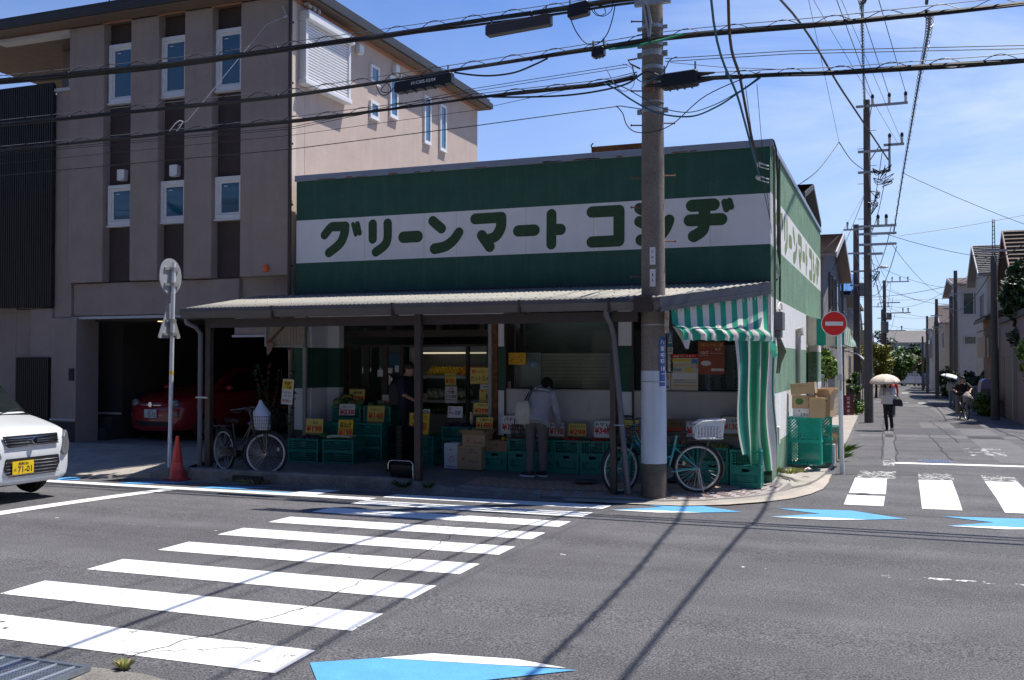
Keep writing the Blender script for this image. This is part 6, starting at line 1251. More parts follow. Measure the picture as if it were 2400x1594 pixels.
nb=T('notice_sheet','white and yellow laminated no parking notice hung on the weeds by the bicycle','notice',(-7.78,-1.05,1.08),.15); b=B(); b.at((0,0,0),(0,.08,0)); b.box(-.10,0,0,.10,.004,.42); b.mat(1).box(-.095,-.002,.25,.085,0,.40); b.mat(2).text('駐輪',(0,-.004,.35),.13,.07,bold=.02).text('ご遠慮',(0,-.004,.285),.13,.045,bold=.02).text('店舗に御用',(0,-.004,.20),.14,.03).text('のない方は',(0,-.004,.15),.13,.03); b.mat(3).text('駐輪禁止!!',(0,-.004,.06),.16,.05,bold=.02); b.obj('sheet',[cwh,cy2,bki,rdi],nb)
b=B(); b.tube([(-.08,0,.42),(-.15,.12,.6),(-.2,.2,.4)],.004,4); b.obj('string',twig,nb)
# ================================================================ PEOPLE
skin=M('skin',(.52,.31,.22),.55,.06,14); skin2=M('skin_shade',(.46,.27,.19),.55,.06,14); hair=M('hair_dark',(.012,.010,.010),.5,.3,40)
def remesh(b,name,mat,parent,vox=.012,sm=3):
    o=b.obj(name,mat,parent); m=o.modifiers.new('r','REMESH'); m.mode='VOXEL'; m.voxel_size=vox; s=o.modifiers.new('s','SMOOTH'); s.iterations=sm; s.factor=.5
    dg=bpy.context.evaluated_depsgraph_get(); dg.update(); me=bpy.data.meshes.new_from_object(o.evaluated_get(dg)); o.modifiers.clear(); old=o.data; o.data=me; bpy.data.meshes.remove(old); me.name=name
    me.polygons.foreach_set('use_smooth',[True]*len(me.polygons)); 
    if not me.materials: me.materials.append(mat)
    return o
def limb(b,P,r,n=10):
    P=[V(p) for p in P]; rr=r if isinstance(r,(list,tuple)) else [r]*len(P)
    b.tube(P,rr,n)
    for p,q in zip(P,rr): b.ell(p,q*1.0,10,7)
def trunk(b,P): # rings of (centre, half width along ax, half depth along dp)
    rings=[]
    for c,w,d,ax,dp in P:
        c=V(c);ax=V(ax).normalized();dp=V(dp).normalized(); rings.append([c+ax*w*math.cos(2*math.pi*k/16)+dp*d*math.sin(2*math.pi*k/16) for k in range(16)])
    b.loft(rings)
def hand(b,w,d,side,curl=.5):
    # palm plus five bent fingers; d = direction fingers point, side = thumb side
    w=V(w);d=V(d).normalized();sd=V(side); sd=(sd-d*sd.dot(d)).normalized(); nn=d.cross(sd)
    b.loft([[w+d*t+sd*a*q+nn*c_*.013 for a,c_ in ((-.034,-.7),(.034,-.7),(.036,.7),(-.036,.7))] for t,q in ((-.01,.75),(.03,1.05),(.085,1.0))])
    for k,(o,l) in enumerate(((-.03,.060),(-.010,.075),(.010,.080),(.030,.072))):
        p0=w+d*.08+sd*o; p1=p0+d*l*.5+nn*l*.25*curl; p2=p1+d*l*.35*(1-curl*.6)+nn*l*.45*curl; b.tube([p0,p1,p2],[.0095,.0088,.0075],6); b.ell(p2,.0078,6,4); b.ell(p1,.009,6,4)
    p0=w+d*.03+sd*.034; p1=p0+sd*.03+d*.03; p2=p1+d*.035+nn*.012*curl; b.tube([p0,p1,p2],[.011,.010,.009],6); b.ell(p2,.009,6,4)
def head(b,c,f,up,s=1.0):
    c=V(c);f=V(f).normalized();up=V(up); up=(up-f*up.dot(f)).normalized(); r=f.cross(up)
    def q(a,e,u): return c+f*a*s+r*e*s+up*u*s
    def el(p,ra,re,ru):
        vs0=len(b.v); b.ell((0,0,0),1,14,10)
        for i in range(vs0,len(b.v)): v=b.v[i]; b.v[i]=V(p)+f*v.x*ra*s+r*v.y*re*s+up*v.z*ru*s
    el(q(-.008,0,.03),.094,.075,.095); el(q(.022,0,-.035),.066,.058,.075); el(q(.052,0,-.085),.03,.032,.028)
    el(q(.095,0,-.012),.018,.013,.026); el(q(.08,0,.028),.02,.045,.012); el(q(.082,0,-.058),.012,.024,.010)
    for s_ in (-1,1): el(q(-.005,s_*.074,-.012),.018,.009,.03)
    return q,el,(f,r,up)
def face_bits(root,c,f,up,s=1.0):
    c=V(c);f=V(f).normalized();up=V(up); up=(up-f*up.dot(f)).normalized(); r=f.cross(up)
    for s_ in (-1,1): b=B(); b.ell(c+(f*.082+r*s_*.030+up*.008)*s,(.010,.010,.007),8,5); b.obj('eye',bki,root)
    b=B(); b.ell(c+(f*.088-up*.058)*s,(.008,.022,.005),8,5); b.obj('mouth',M('lips',(.35,.12,.10),.5),root)
def hairdo(root,c,f,up,s=1.0,length=.0,mat=hair,back=.0):
    b=B(); q,el,_=head(B(),c,f,up,s); q2,el2,(f,r,up)=head(b,c,f,up,s); b.v=[];b.f=[];b.m=[]
    def e(p,ra,re,ru):
        n0=len(b.v); b.ell((0,0,0),1,14,10)
        for i in range(n0,len(b.v)): v=b.v[i]; b.v[i]=V(p)+f*v.x*ra*s+r*v.y*re*s+up*v.z*ru*s
    e(q(-.022,0,.055),.098,.088,.088); e(q(.045,0,.098),.05,.066,.035); e(q(-.06,0,.0),.06,.08,.085)
    if length:
        e(q(-.06,0,-.06),.05,.085,.09+length*.4)
        for s_ in (-1,1): e(q(-.01,s_*.075,-.03-length*.3),.05,.025,.09+length*.4)
    return remesh(b,'hair',mat,root,.010,3)
def shoe(root,a,d,mat,sole=None,l=.25):
    a=V(a);d=V(d);d.z=0;d=d.normalized();s=V((-d.y,d.x,0)); b=B(); z0=a.z-.085
    b.loft([[ (a+d*t+s*w*x).to_tuple()[:2]+(z0+z,) for x,z in ((-1,.018),(1,.018),(.95,h*.6),(.5,h),(-.5,h),(-.95,h*.6))] for t,w,h in ((-.075,.03,.08),(-.04,.04,.10),(.03,.043,.095),(.09,.046,.07),(.14,.042,.055),(.17,.022,.04))])
    if sole: b.mat(1); b.loft([[ (a+d*t+s*w*x).to_tuple()[:2]+(z0+z,) for x,z in ((-1,0),(1,0),(1,.024),(-1,.024))] for t,w in ((-.085,.03),(-.04,.043),(.03,.047),(.09,.050),(.145,.044),(.18,.02))])
    return b.obj('shoe',[mat,sole] if sole else mat,root,smooth=50)
def person(label,loc,J,top,trousers,shoes,hairlen=0,skinm=skin,facing=(0,-1,0),headdir=None,headup=(0,0,1),rz=0,grp=None,topr=1.0,legr=1.0,sleeve='long',sole=None,hs=1.0,topm2=None,flare=1.0,cap=None):
    o=T('person',label,'person',loc,rz,grp); f=V(facing).normalized(); r=V((f.y,-f.x,0)); hdv=headdir or facing
    sp=(V(J['neck'])-V(J['pelvis'])).normalized(); dpv=sp.cross(V((f.y,-f.x,0))).normalized()
    b=B()
    limb(b,[J['neck'],V(J['head'])-sp*.04],[.052,.048]); head(b,J['head'],hdv,headup,hs)
    for s in 'LR':
        limb(b,[J['sh'+s],J['el'+s],J['wr'+s]],[.045,.037,.026]); d=V(J['wr'+s])-V(J['el'+s]); hd_=J.get('hd'+s,d); hand(b,J['wr'+s],hd_,J.get('th'+s,f))
        limb(b,[J['hip'+s],J['kn'+s],J['an'+s]],[.075*min(1,legr)*.9,.052*min(1,legr)*.9,.036])
    pel,wai,che,nec=V(J['pelvis']),V(J['waist']),V(J['chest']),V(J['neck'])
    kq=min(1,legr)*.84
    trunk(b,[(pel-sp*.08,.14*kq,.10*kq,r,dpv),(pel,.16*kq,.115*kq,r,dpv),(wai,.125*kq,.095*kq,r,dpv),(che,.16,.115,r,dpv),(nec-sp*.05,.11,.08,r,dpv),(nec,.05,.05,r,dpv)])
    remesh(b,'body',skinm,o,.010,2)
    # top
    b=B(); hem=J.get('hem',pel); tr=topr
    trunk(b,[(V(hem)-sp*.0,.185*tr*flare,.135*tr*flare,r,dpv),(V(hem)*.5+wai*.5,.175*tr,.13*tr,r,dpv),(wai,.165*tr,.125*tr,r,dpv),(che,.19*tr,.14*tr,r,dpv),(nec-sp*.06,.15*tr,.105,r,dpv),(nec-sp*.015,.075,.07,r,dpv)])
    for s in 'LR':
        S_,E_,W_=V(J['sh'+s]),V(J['el'+s]),V(J['wr'+s])
        if sleeve=='long': limb(b,[S_,E_,E_+(W_-E_)*.88],[.073*tr,.062*tr,.05*tr])
        else: limb(b,[S_,S_+(E_-S_)*.75],[.072*tr,.066*tr])
    remesh(b,'top',top,o,.011,4)
    b=B(); lr=legr
    trunk(b,[(V(J['hipL'])*.5+V(J['hipR'])*.5-V((0,0,.12)),.14*lr,.11*lr,r,dpv),(pel,.168*lr,.125*lr,r,dpv),(pel+sp*.12,.155,.115,r,dpv)])
    for s in 'LR':
        H_,K_,A_2=V(J['hip'+s]),V(J['kn'+s]),V(J['an'+s]); limb(b,[H_,K_,A_2+(K_-A_2)*.07],[.092*lr,.072*lr,.062*lr])
    remesh(b,'trousers',trousers,o,.011,4)
    for s in 'LR': shoe(o,J['an'+s],J.get('toe'+s,f),shoes,sole)
    if cap: pass
    hairdo(o,J['head'],hdv,headup,hs,hairlen)
    face_bits(o,J['head'],hdv,headup,hs)
    return o
jkt=M('jacket_grey',(.38,.385,.44),.8,.12,7,.35,30); trs=M('trousers_taupe',(.14,.115,.115),.8,.12,7,.3,30); shb=M('shoe_black',(.012,.012,.014),.6); sol=M('sole_white',(.6,.6,.63),.6)
# the shopper bending over the crates
J=dict(pelvis=(0,-.02,.90),waist=(0,.05,1.04),chest=(0,.17,1.22),neck=(.005,.29,1.33),head=(.03,.40,1.37),shL=(-.175,.20,1.26),elL=(-.27,.22,1.02),wrL=(-.30,.36,.93),shR=(.18,.20,1.25),elR=(.235,.24,.98),wrR=(.215,.40,.76),hipL=(-.09,-.02,.86),knL=(-.10,.0,.48),anL=(-.10,-.06,.085),hipR=(.09,-.02,.86),knR=(.095,.02,.48),anR=(.085,.03,.085),toeL=(-1,.35,0),toeR=(-.8,.6,0),hem=(.0,-.07,.80),hdL=(-.3,.8,-.3),hdR=(0,.5,-.8),thL=(.3,0,1),thR=(-1,0,.2))
sh=person('stooping shopper in a pale grey jacket seen from behind, choosing from the crates',(-3.43,-.80,swz(-3.43,-.8)),J,jkt,trs,shb,hairlen=.06,facing=(0,1,0),headdir=(.1,.80,-.58),headup=(0,.58,.80),topr=1.10,legr=1.02,sole=sol,hs=1.05,flare=1.14)
b=B(); b.tube(smooth3([(-.10,.20,1.335),(-.03,.30,1.37),(.07,.31,1.36),(.15,.22,1.30),(.10,.14,1.32),(-.02,.13,1.33)],5),.035,8); remesh(b,'hood',jkt,sh,.011,4)
bg_=T('shoulder_bag','pale beige shoulder bag hanging at the left side of the bending shopper','bag',(-3.60,-.93,1.02)); b=B(); b.loft([[(x*w,yv*d,z) for x,yv in ((-1,-.6),(-.5,-1),(.5,-1),(1,-.6),(1,.6),(.5,1),(-.5,1),(-1,.6))] for z,w,d in ((-.19,.06,.04),(-.17,.105,.07),(-.08,.125,.085),(.06,.11,.07),(.15,.085,.045),(.18,.075,.02))]); remesh(b,'bag_body',M('bag_beige',(.52,.48,.40),.7,.15,9,.4,25),bg_,.010,3)
b=B(); b.tube(smooth3([(.05,.0,.15),(.10,.06,.30),(.05,.20,.40),(-.0,.30,.34),(-.02,.10,.16)],6),.010,6); b.obj('strap',bki,bg_)
# the man in black at the doorway
J=dict(pelvis=(0,0,.90),waist=(-.01,0,1.05),chest=(-.02,0,1.30),neck=(.0,0,1.46),head=(.06,-.0,1.555),shL=(-.02,.18,1.38),elL=(.06,.22,1.12),wrL=(.22,.14,1.05),shR=(.0,-.18,1.38),elR=(.06,-.22,1.12),wrR=(.22,-.15,1.03),hipL=(0,.09,.87),knL=(.02,.1,.48),anL=(0,.10,.085),hipR=(0,-.09,.87),knR=(.04,-.1,.48),anR=(.02,-.10,.085),hem=(0,0,.86))
mn=person('man in navy shirt with a black backpack and cap reading by the doorway',(-6.20,.25,.1),J,M('shirt_navy',(.010,.012,.035),.8,.2,9),M('trousers_black',(.008,.008,.011),.8),shb,facing=(1,-.15,0),headdir=(.75,-.3,-.5),sleeve='short',skinm=skin2)
b=B(); hc=V((.045,0,1.62)); b.ell(hc,(.115,.09,.065),14,8); b.loft([[hc+V((x,yv,z)) for yv,z in ((-w,-.02),(w,-.02),(w,-.005),(-w,-.005))] for x,w,z in ((.07,.08,0),(.17,.05,0))]); remesh(b,'cap',bki,mn,.010,2)
bp=T('backpack','black backpack worn by the man at the doorway','backpack',(-6.38,.27,1.28)); b=B(); b.loft([[(x*d,yv*w,z) for x,yv in ((-1,-.7),(-.7,-1),(.7,-1),(1,-.8),(1,.8),(.7,1),(-.7,1),(-1,.7))] for z,w,d in ((-.27,.11,.07),(-.24,.15,.11),(-.05,.165,.13),(.12,.15,.11),(.2,.10,.07),(.22,.05,.03))]); remesh(b,'pack_body',bki,bp,.012,3)
b=B()
for s in (-1,1): b.tube(smooth3([(.02,s*.1,.18),(.14,s*.13,.22),(.24,s*.13,.10),(.22,s*.14,-.1),(.06,s*.13,-.2)],5),.014,6)
b.obj('strap',bki,bp)
# the woman under the beige parasol
wx,wy=1.52,17.0; wz=streetz(wy)
J=dict(pelvis=(0,0,.84),waist=(0,-.01,.98),chest=(0,-.01,1.18),neck=(0,0,1.31),head=(.0,-.03,1.40),shL=(.155,0,1.25),elL=(.20,-.03,1.02),wrL=(.115,-.17,1.08),shR=(-.155,0,1.25),elR=(-.21,-.06,1.02),wrR=(-.115,-.19,1.06),hipL=(.075,0,.81),knL=(.085,-.03,.44),anL=(.11,.05,.085),hipR=(-.075,0,.81),knR=(-.06,-.06,.44),anR=(-.03,-.10,.085),hem=(0,.0,.80),hdL=(-.3,-.3,.8),hdR=(.2,-.2,.8))
wm=person('woman in a white blouse and black trousers walking under a beige parasol',(wx,wy,wz),J,M('blouse_white',(.60,.59,.60),.8,.08,9,.4,25),M('trousers_black',(.008,.008,.011)),shb,hairlen=.16,facing=(-.05,-1,0),topr=1.12,legr=.80,hs=.95,flare=1.05)
def parasol(label,c,R_u,h,tilt,cloth,under=None,handle_to=None,lean=(0,0)):
    o=T('parasol',label,'umbrella',c); n=8; b=B(); rings=[]
    X=Matrix.Rotation(tilt[0],4,'X')@Matrix.Rotation(tilt[1],4,'Y'); m_=6; vs=[]
    for j in range(m_+1):
        f=j/m_; 
        for k in range(n*4):
            a=2*math.pi*k/(n*4); sc=1-.055*abs(math.sin(a*n/2))*f*1.2; vs.append(X@V((R_u*math.sin(f*1.35)/math.sin(1.35)*sc*math.cos(a),R_u*math.sin(f*1.35)/math.sin(1.35)*sc*math.sin(a),h*(math.cos(f*1.35)-math.cos(1.35))/(1-math.cos(1.35)) - .02*abs(math.sin(a*n/2))*f)))
    N4=n*4; b.add(vs,[(j*N4+k,j*N4+(k+1)%N4,(j+1)*N4+(k+1)%N4,(j+1)*N4+k) for j in range(m_) for k in range(N4)])
    oc=b.obj('canopy',[cloth],o,smooth=25); s=oc.modifiers.new('s','SOLIDIFY'); s.thickness=.006
    if under:
        b=B(); b.add([v*.985-V((0,0,.012)) for v in vs],[(j*N4+k,(j+1)*N4+k,(j+1)*N4+(k+1)%N4,j*N4+(k+1)%N4) for j in range(m_) for k in range(N4)]); b.obj('lining',under,o,smooth=25)
    b=B(); b.tube([X@V((0,0,h+.05)),X@V((0,0,h*.5)),V(handle_to)-V(c)+V((0,0,.10)),V(handle_to)-V(c)-V((0,0,.10))],.009,6); b.obj('shaft',bki,o)
    b=B()
    for k in range(n): a=2*math.pi*k/n; b.tube([X@V((0,0,h*.55)),X@V((R_u*.55*math.cos(a),R_u*.55*math.sin(a),h*.52))],.004,4)
    b.obj('rib',bki,o); return o
parasol('open beige parasol with a dark lining held by the walking woman',(wx-.08,wy-.16,wz+1.46),.44,.24,(.10,-.03),M('parasol_beige',(.70,.60,.50),.8,.05,8),M('parasol_black',(.01,.01,.012),.8),(wx-.115,wy-.2,wz+1.10))
hb_=T('handbag','black handbag on the left forearm of the woman with the parasol','bag',(wx+.27,wy-.05,wz+.90)); b=B(); b.loft([[(x*w,yv*.07,z) for x,yv in ((-1,-1),(1,-1),(1,1),(-1,1))] for z,w in ((-.16,.13),(-.14,.16),(.0,.14),(.06,.09))]); remesh(b,'bag_body',bki,hb_,.012,3); b=B(); b.tube(smooth3([(-.09,0,.05),(-.08,0,.16),(-.04,0,.22),(.02,0,.15),(.06,0,.05)],5),.010,6); b.obj('strap',bki,hb_)
# cyclist coming down the street
cx,cy_=4.12,26.0; cz=streetz(cy_)
bicycle('street_bicycle','black bicycle ridden towards the camera with a pale bag over its basket',(cx-.10,cy_+.62,cz-.02),(cx+.10,cy_-.45,cz),(.012,.013,.016),basket_front=wire,R=.32)
J=dict(pelvis=(-.08,.36,.92),waist=(-.06,.30,1.05),chest=(-.03,.22,1.26),neck=(.0,.16,1.38),head=(.02,.10,1.485),shL=(.165,.18,1.33),elL=(.30,.02,1.16),wrL=(.23,-.14,1.07),shR=(-.20,.18,1.33),elR=(-.33,.04,1.13),wrR=(-.22,-.12,1.05),hipL=(.01,.34,.90),knL=(.06,.0,.70),anL=(.05,.06,.32),hipR=(-.17,.34,.90),knR=(-.19,.03,.56),anR=(-.18,.12,.18),hem=(-.08,.35,.92),hdL=(0,-1,-.2),hdR=(0,-1,-.2),thL=(-1,0,0),thR=(1,0,0))
person('cyclist in a black T shirt and beige trousers riding towards the camera',(cx,cy_,cz),J,M('tshirt_black',(.010,.010,.012),.8),M('trousers_beige',(.24,.20,.17),.8,.1,9),M('shoe_pale',(.4,.4,.42),.7),facing=(.1,-1,0),sleeve='short')
b=B(); rr=random.Random(4); b.loft([[(w*math.cos(2*math.pi*k/14)*(1+rr.uniform(-.1,.1)),w*.75*math.sin(2*math.pi*k/14)*(1+rr.uniform(-.1,.1)),z) for k in range(14)] for z,w in ((-.2,.12),(-.15,.19),(-.02,.20),(.08,.13),(.16,.06),(.2,.03))]); tag(b.obj('tote_bag',M('tote_offwhite',(.55,.50,.45),.8,.15,9,.4,20),smooth=70,loc=(cx+.13,cy_-.30,cz+.86)),'off white tote bag in the front basket of the approaching bicycle','bag')
# walker with the white umbrella beyond the cyclist
fx,fy=4.52,41.5; fz=streetz(fy)
J=dict(pelvis=(0,0,.86),waist=(0,0,1.0),chest=(0,0,1.2),neck=(0,0,1.34),head=(0,.0,1.44),shL=(-.16,0,1.28),elL=(-.2,.05,1.05),wrL=(-.12,.18,1.15),shR=(.16,0,1.28),elR=(.2,0,1.03),wrR=(.2,.04,.82),hipL=(-.08,0,.83),knL=(-.08,.04,.45),anL=(-.09,.08,.085),hipR=(.08,0,.83),knR=(.08,.0,.45),anR=(.08,-.08,.085),hem=(0,0,.82))
person('distant walker in pale blue trousers seen from behind under a white umbrella',(fx,fy,fz),J,M('top_blue_grey',(.20,.24,.33),.8),M('trousers_pale_blue',(.20,.27,.34),.8,.1,8),shb,facing=(0,1,0),legr=1.15,hairlen=.05)
parasol('open white umbrella of the distant walker tilted to the left',(fx-.02,fy+.15,fz+1.50),.55,.20,(.0,.28),M('umbrella_white',(.72,.74,.76),.7),None,(fx-.12,fy+.18,fz+1.15))
b=B(); b.loft([[(x*w,yv*.08,z) for x,yv in ((-1,-1),(1,-1),(1,1),(-1,1))] for z,w in ((-.2,.15),(.05,.19),(.2,.12))]); tag(b.obj('rucksack',M('tote_offwhite',(.55,.50,.45)),loc=(fx-.10,fy-.16,fz+1.05),bevel=.03),'pale bag on the back of the distant walker with the white umbrella','bag')
# person in red half hidden behind the parasol woman
J2=dict(J); J2.update(facing=0)
person('person in a red top half hidden behind the woman with the parasol',(1.60,27.0,streetz(27)),J,M('top_red',(.50,.03,.03),.7),M('trousers_grey',(.10,.10,.11),.8),shb,facing=(0,-1,0))
# ================================================================ CARS
carw=M('car_white',(.66,.68,.70),.22,.0,coat=.8); carr=M('car_red',(.30,.012,.018),.25,coat=.8); glz=M('car_glass',(.012,.016,.018),.04,spec=.9); chrm=M('chrome',(.8,.8,.8),.15,metal=1); lens=M('headlamp_lens',(.16,.165,.17),.08,spec=.9,coat=1.0); blkp=M('plastic_black',(.012,.012,.013),.45); plY=M('plate_yellow',(.78,.52,.01),.5); plW=M('plate_white_car',(.70,.72,.72),.5); rimg=M('wheel_silver',(.4,.41,.43),.3,metal=.8)
def wheel_part(root,x,y,r,w=.16,hub=rimg):
    b=B(); s=1 if y>0 else -1; y0,y1=y-w/2,y+w/2; b.tube([(x+(r-.05)*math.cos(a*math.pi/14),y,r+(r-.05)*math.sin(a*math.pi/14)) for a in range(28)],.05,8,closed=True); b.cyl((x,y0,r),(x,y1,r),r-.03,n=28); wv=b.obj('wheel',tyre,root,smooth=50)
    b=B(); yo=y+s*(w/2+.002); b.cyl((x,yo,r),(x,yo+s*.012,r),r*.62,n=24)
    for k in range(9): a=2*math.pi*k/9; b.bar((x+.03*math.cos(a),yo+s*.014,r+.03*math.sin(a)),(x+r*.58*math.cos(a),yo+s*.018,r+r*.58*math.sin(a)),.035,.012,(0,1,0))
    b.obj('rim',hub,wv)
def car_body(st_,n=5):
    # stations: x, half width, z bottom, z shoulder, [z roof, half width roof]; closed loops front to rear
    rings=[]
    for x,w,zb,zs,zr,wr in st_:
        half=[(0,zb),(w*.82,zb),(w*.97,zb+.06),(w,zb+(zs-zb)*.45),(w*.985,zs-.05),(w*.93,zs),(wr+.03,zs+.012 if zr<=zs+.03 else zs+.02),(wr,zr-.02 if zr>zs+.03 else zs+.018),(wr*.75,max(zr,zs+.024)),(0,max(zr,zs+.03)+.012)]
        rings.append([(x,yv,z) for yv,z in half]+[(x,-yv,z) for yv,z in half[-2:0:-1]])
    return rings
KX,KY=-8.72,-5.42; KZ=roadz(-5.4)
kc=T('parked_minicar' if False else 'white_minicar','white boxy minicar with a yellow plate entering at the left edge','car',(KX,KY,KZ))
# local x points to the car's nose (+x), y to its left
st0=[(-.0,.56,.26,.62,.62,.4),(-.03,.64,.235,.78,.78,.5),(-.10,.69,.225,.875,.875,.55),(-.22,.715,.22,.93,.93,.58),(-.45,.735,.17,.99,.99,.60),(-.66,.735,.18,1.045,1.045,.62),(-.80,.735,.18,1.06,1.10,.63),(-1.15,.735,.18,1.06,1.42,.60),(-1.45,.735,.18,1.05,1.60,.57),(-1.9,.735,.18,1.05,1.66,.56),(-3.0,.735,.18,1.05,1.65,.56),(-3.32,.72,.20,1.04,1.58,.55),(-3.39,.68,.24,1.0,1.5,.5)]
b=B(); b.loft(car_body(st0)); o=b.obj('body',carw,kc,smooth=55); sb=o.modifiers.new('sub','SUBSURF'); sb.levels=1; sb.render_levels=2
# windscreen, side glass
b=B(); b.loft([[(x+.045-.03*yv*yv,yv*w,z+.035) for yv in (-1,-.5,0,.5,1)] for x,w,z in ((-.82,.62,1.09),(-1.0,.60,1.25),(-1.18,.58,1.41),(-1.36,.55,1.54))],caps=False,closed=False); b.obj('windscreen',glz,kc,smooth=60)
b=B(); b.box(-.80,-.60,1.075,-.70,.60,1.10); b.tube([(-.72,.1,1.10),(-.80,.35,1.13),(-.84,.55,1.16)],.008,5); b.tube([(-.72,-.35,1.10),(-.80,-.05,1.13),(-.84,.18,1.16)],.008,5); b.obj('cowl_and_wiper',blkp,kc)
for s in (-1,1):
    b=B(); b.add([(-1.05,s*.735,1.09),(-2.95,s*.735,1.09),(-2.9,s*.635,1.52),(-1.55,s*.635,1.52)],[(0,1,2,3)]); b.obj('side_window',glz,kc)
    if s<0: b=B(); b.loft([[(x,s*yv,z) for x,z in ((-.02,-.055),(.03,-.04),(.03,.05),(-.02,.06))] for yv in (.74,.78,.90)]); o=b.obj('door_mirror',carw,kc,bevel=.02); o.location=(-.98,0,1.12)
def panel(nm,mat,pts,th=.012,off=.0,par=None):  # panel wrapped on the nose: pts (y,z)
    def nx(yv,z): 
        a=abs(yv); return -.012-.02*max(0,a-.3)**2*6-.55*max(0,a-.52)**1.7-.35*max(0,z-.60)**1.6
    b=B(); n=len(pts); P=[V((nx(y_,z_)+off,y_,z_)) for y_,z_ in pts]; b.prism(P,(th,0,0)); return b.obj(nm,mat,par or kc)
def sub(pts,k=4):
    out=[]
    for i in range(len(pts)):
        a=V(pts[i]);c=V(pts[(i+1)%len(pts)]); out+=[tuple(a+(c-a)*j/k) for j in range(k)]
    return out
g1=panel('upper_grille',blkp,sub([(-.43,.86),(.43,.86),(.42,.735),(-.36,.715),(-.40,.74)]),.02,.012)
for k in range(4): panel('grille_bar',chrm,sub([(-.42+.005*k,.842-k*.034),(.425,.842-k*.034),(.425,.828-k*.034),(-.42+.005*k,.828-k*.034)]),.012,.028)
b=B(); b.at((.035,.0,.785),(0,R_(-8),0)); b.prism([(0,-.045,.0),(0,-.02,.04),(0,.01,.045),(0,.03,.02),(0,.045,.0),(0,.02,-.04),(0,-.01,-.045),(0,-.03,-.02)],(.014,0,0)); b.obj('emblem',chrm,kc,bevel=.004)
lg=panel('lower_grille',blkp,sub([(-.41,.575),(.42,.575),(.44,.47),(.37,.345),(-.37,.345),(-.44,.44)]),.02,.012)
for k in range(5): panel('grille_bar',chrm,sub([(-.42,.535-k*.042),(.42,.535-k*.042),(.42,.525-k*.042),(-.42,.525-k*.042)]),.012,.026)
b=B(); b.box(.035,-.345,.375,.045,-.015,.54); b.mat(1); ax=(0,1,0)
b.text('湘南580',(.0465,-.18,.506),.16,.042,ax=ax,bold=.01).text('71-01',(.0465,-.155,.435),.22,.082,ax=ax,bold=.02).text('ぬ',(.0465,-.305,.435),.04,.04,ax=ax); b.obj('number_plate',[plY,bki],kc)
for s in (-1,1):
    b=B(); pts=[(.46,.60),(.50,.55),(.60,.585),(.655,.70),(.645,.86),(.60,.885),(.52,.80)]
    P=[]
    for yv,z in pts: P.append((-.02-.95*max(0,yv-.46)**1.5-.35*max(0,z-.6)**1.6,s*yv,z))
    b.prism(P,(.05,s*.03,0)); b.obj('headlight',lens,kc,bevel=.012)
    b=B(); b.ell((-.085,s*.565,.66),(.035,.05,.055),12,8); b.ell((-.14,s*.60,.78),(.03,.03,.05),10,6); b.obj('lamp_bowl',chrm,kc,smooth=60)
for x in (-.72,-3.0):
    for s in (-1,1): wheel_part(kc,x,s*.65,.275)
b=B(); b.box(-3.2,-.5,.2,-.25,.5,.3); b.obj('underbody',blkp,kc)
# red compact in the garage
rc_=T('red_compact_car','dark red rounded compact car parked nose out in the unlit garage','car',(-12.2,.80,.2),R_(-96))
st1=[(-.0,.50,.25,.60,.60,.35),(-.05,.62,.20,.70,.70,.45),(-.18,.72,.18,.80,.80,.52),(-.45,.79,.18,.90,.90,.55),(-.80,.81,.18,.96,.96,.58),(-1.05,.815,.18,.98,1.0,.60),(-1.45,.815,.18,.98,1.30,.56),(-1.75,.815,.18,.98,1.46,.50),(-2.3,.81,.18,.98,1.49,.48),(-2.9,.80,.20,.97,1.38,.46),(-3.3,.76,.24,.95,1.10,.45),(-3.5,.66,.30,.85,.92,.4)]
b=B(); b.loft(car_body(st1)); o=b.obj('body',carr,rc_,smooth=55); sb=o.modifiers.new('sub','SUBSURF'); sb.levels=1; sb.render_levels=2
b=B(); b.loft([[(x+.04-.03*yv*yv,yv*w,z+.035) for yv in (-1,-.5,0,.5,1)] for x,w,z in ((-1.10,.60,1.03),(-1.28,.565,1.17),(-1.46,.54,1.31),(-1.66,.50,1.42))],caps=False,closed=False); b.obj('windscreen',glz,rc_,smooth=60)
for s in (-1,1):
    b=B(); b.ell((-.12,s*.55,.74),(.08,.105,.105),14,10); b.obj('headlight',lens,rc_,smooth=60); b=B(); b.ell((-.09,s*.57,.52),(.05,.09,.055),12,8); b.obj('fog_lamp',lens,rc_,smooth=60)
    b=B(); b.add([(-1.35,s*.79,1.0),(-2.9,s*.78,1.0),(-2.6,s*.60,1.36),(-1.75,s*.62,1.36)],[(0,1,2,3)]); b.obj('side_window',glz,rc_); b=B(); b.ell((-1.25,s*.90,1.05),(.06,.10,.07),10,7); b.obj('door_mirror',carr,rc_,smooth=60)
b=B(); b.box(.01,-.165,.47,.022,.165,.635); b.mat(1).text('湘南537',(.0235,0,.60),.17,.04,ax=(0,1,0)).text('72-72',(.0235,.03,.53),.22,.08,ax=(0,1,0),bold=.02).text('ら',(.0235,-.13,.53),.035,.035,ax=(0,1,0)); b.obj('number_plate',[plW,M('plate_green_ink',(.01,.10,.05),.6)],rc_)
b=B(); b.cyl((.0,0,.735),(.03,0,.735),.05,n=18); b.obj('emblem',chrm,rc_); b=B(); b.bar((.0,-.28,.72),(.0,.28,.72),.025,.012); b.obj('trim_bar',chrm,rc_); b=B(); b.box(-.05,-.45,.30,.012,.45,.40); b.obj('lower_grille',blkp,rc_)
for x in (-.70,-3.0):
    for s in (-1,1): wheel_part(rc_,x,s*.74,.29)
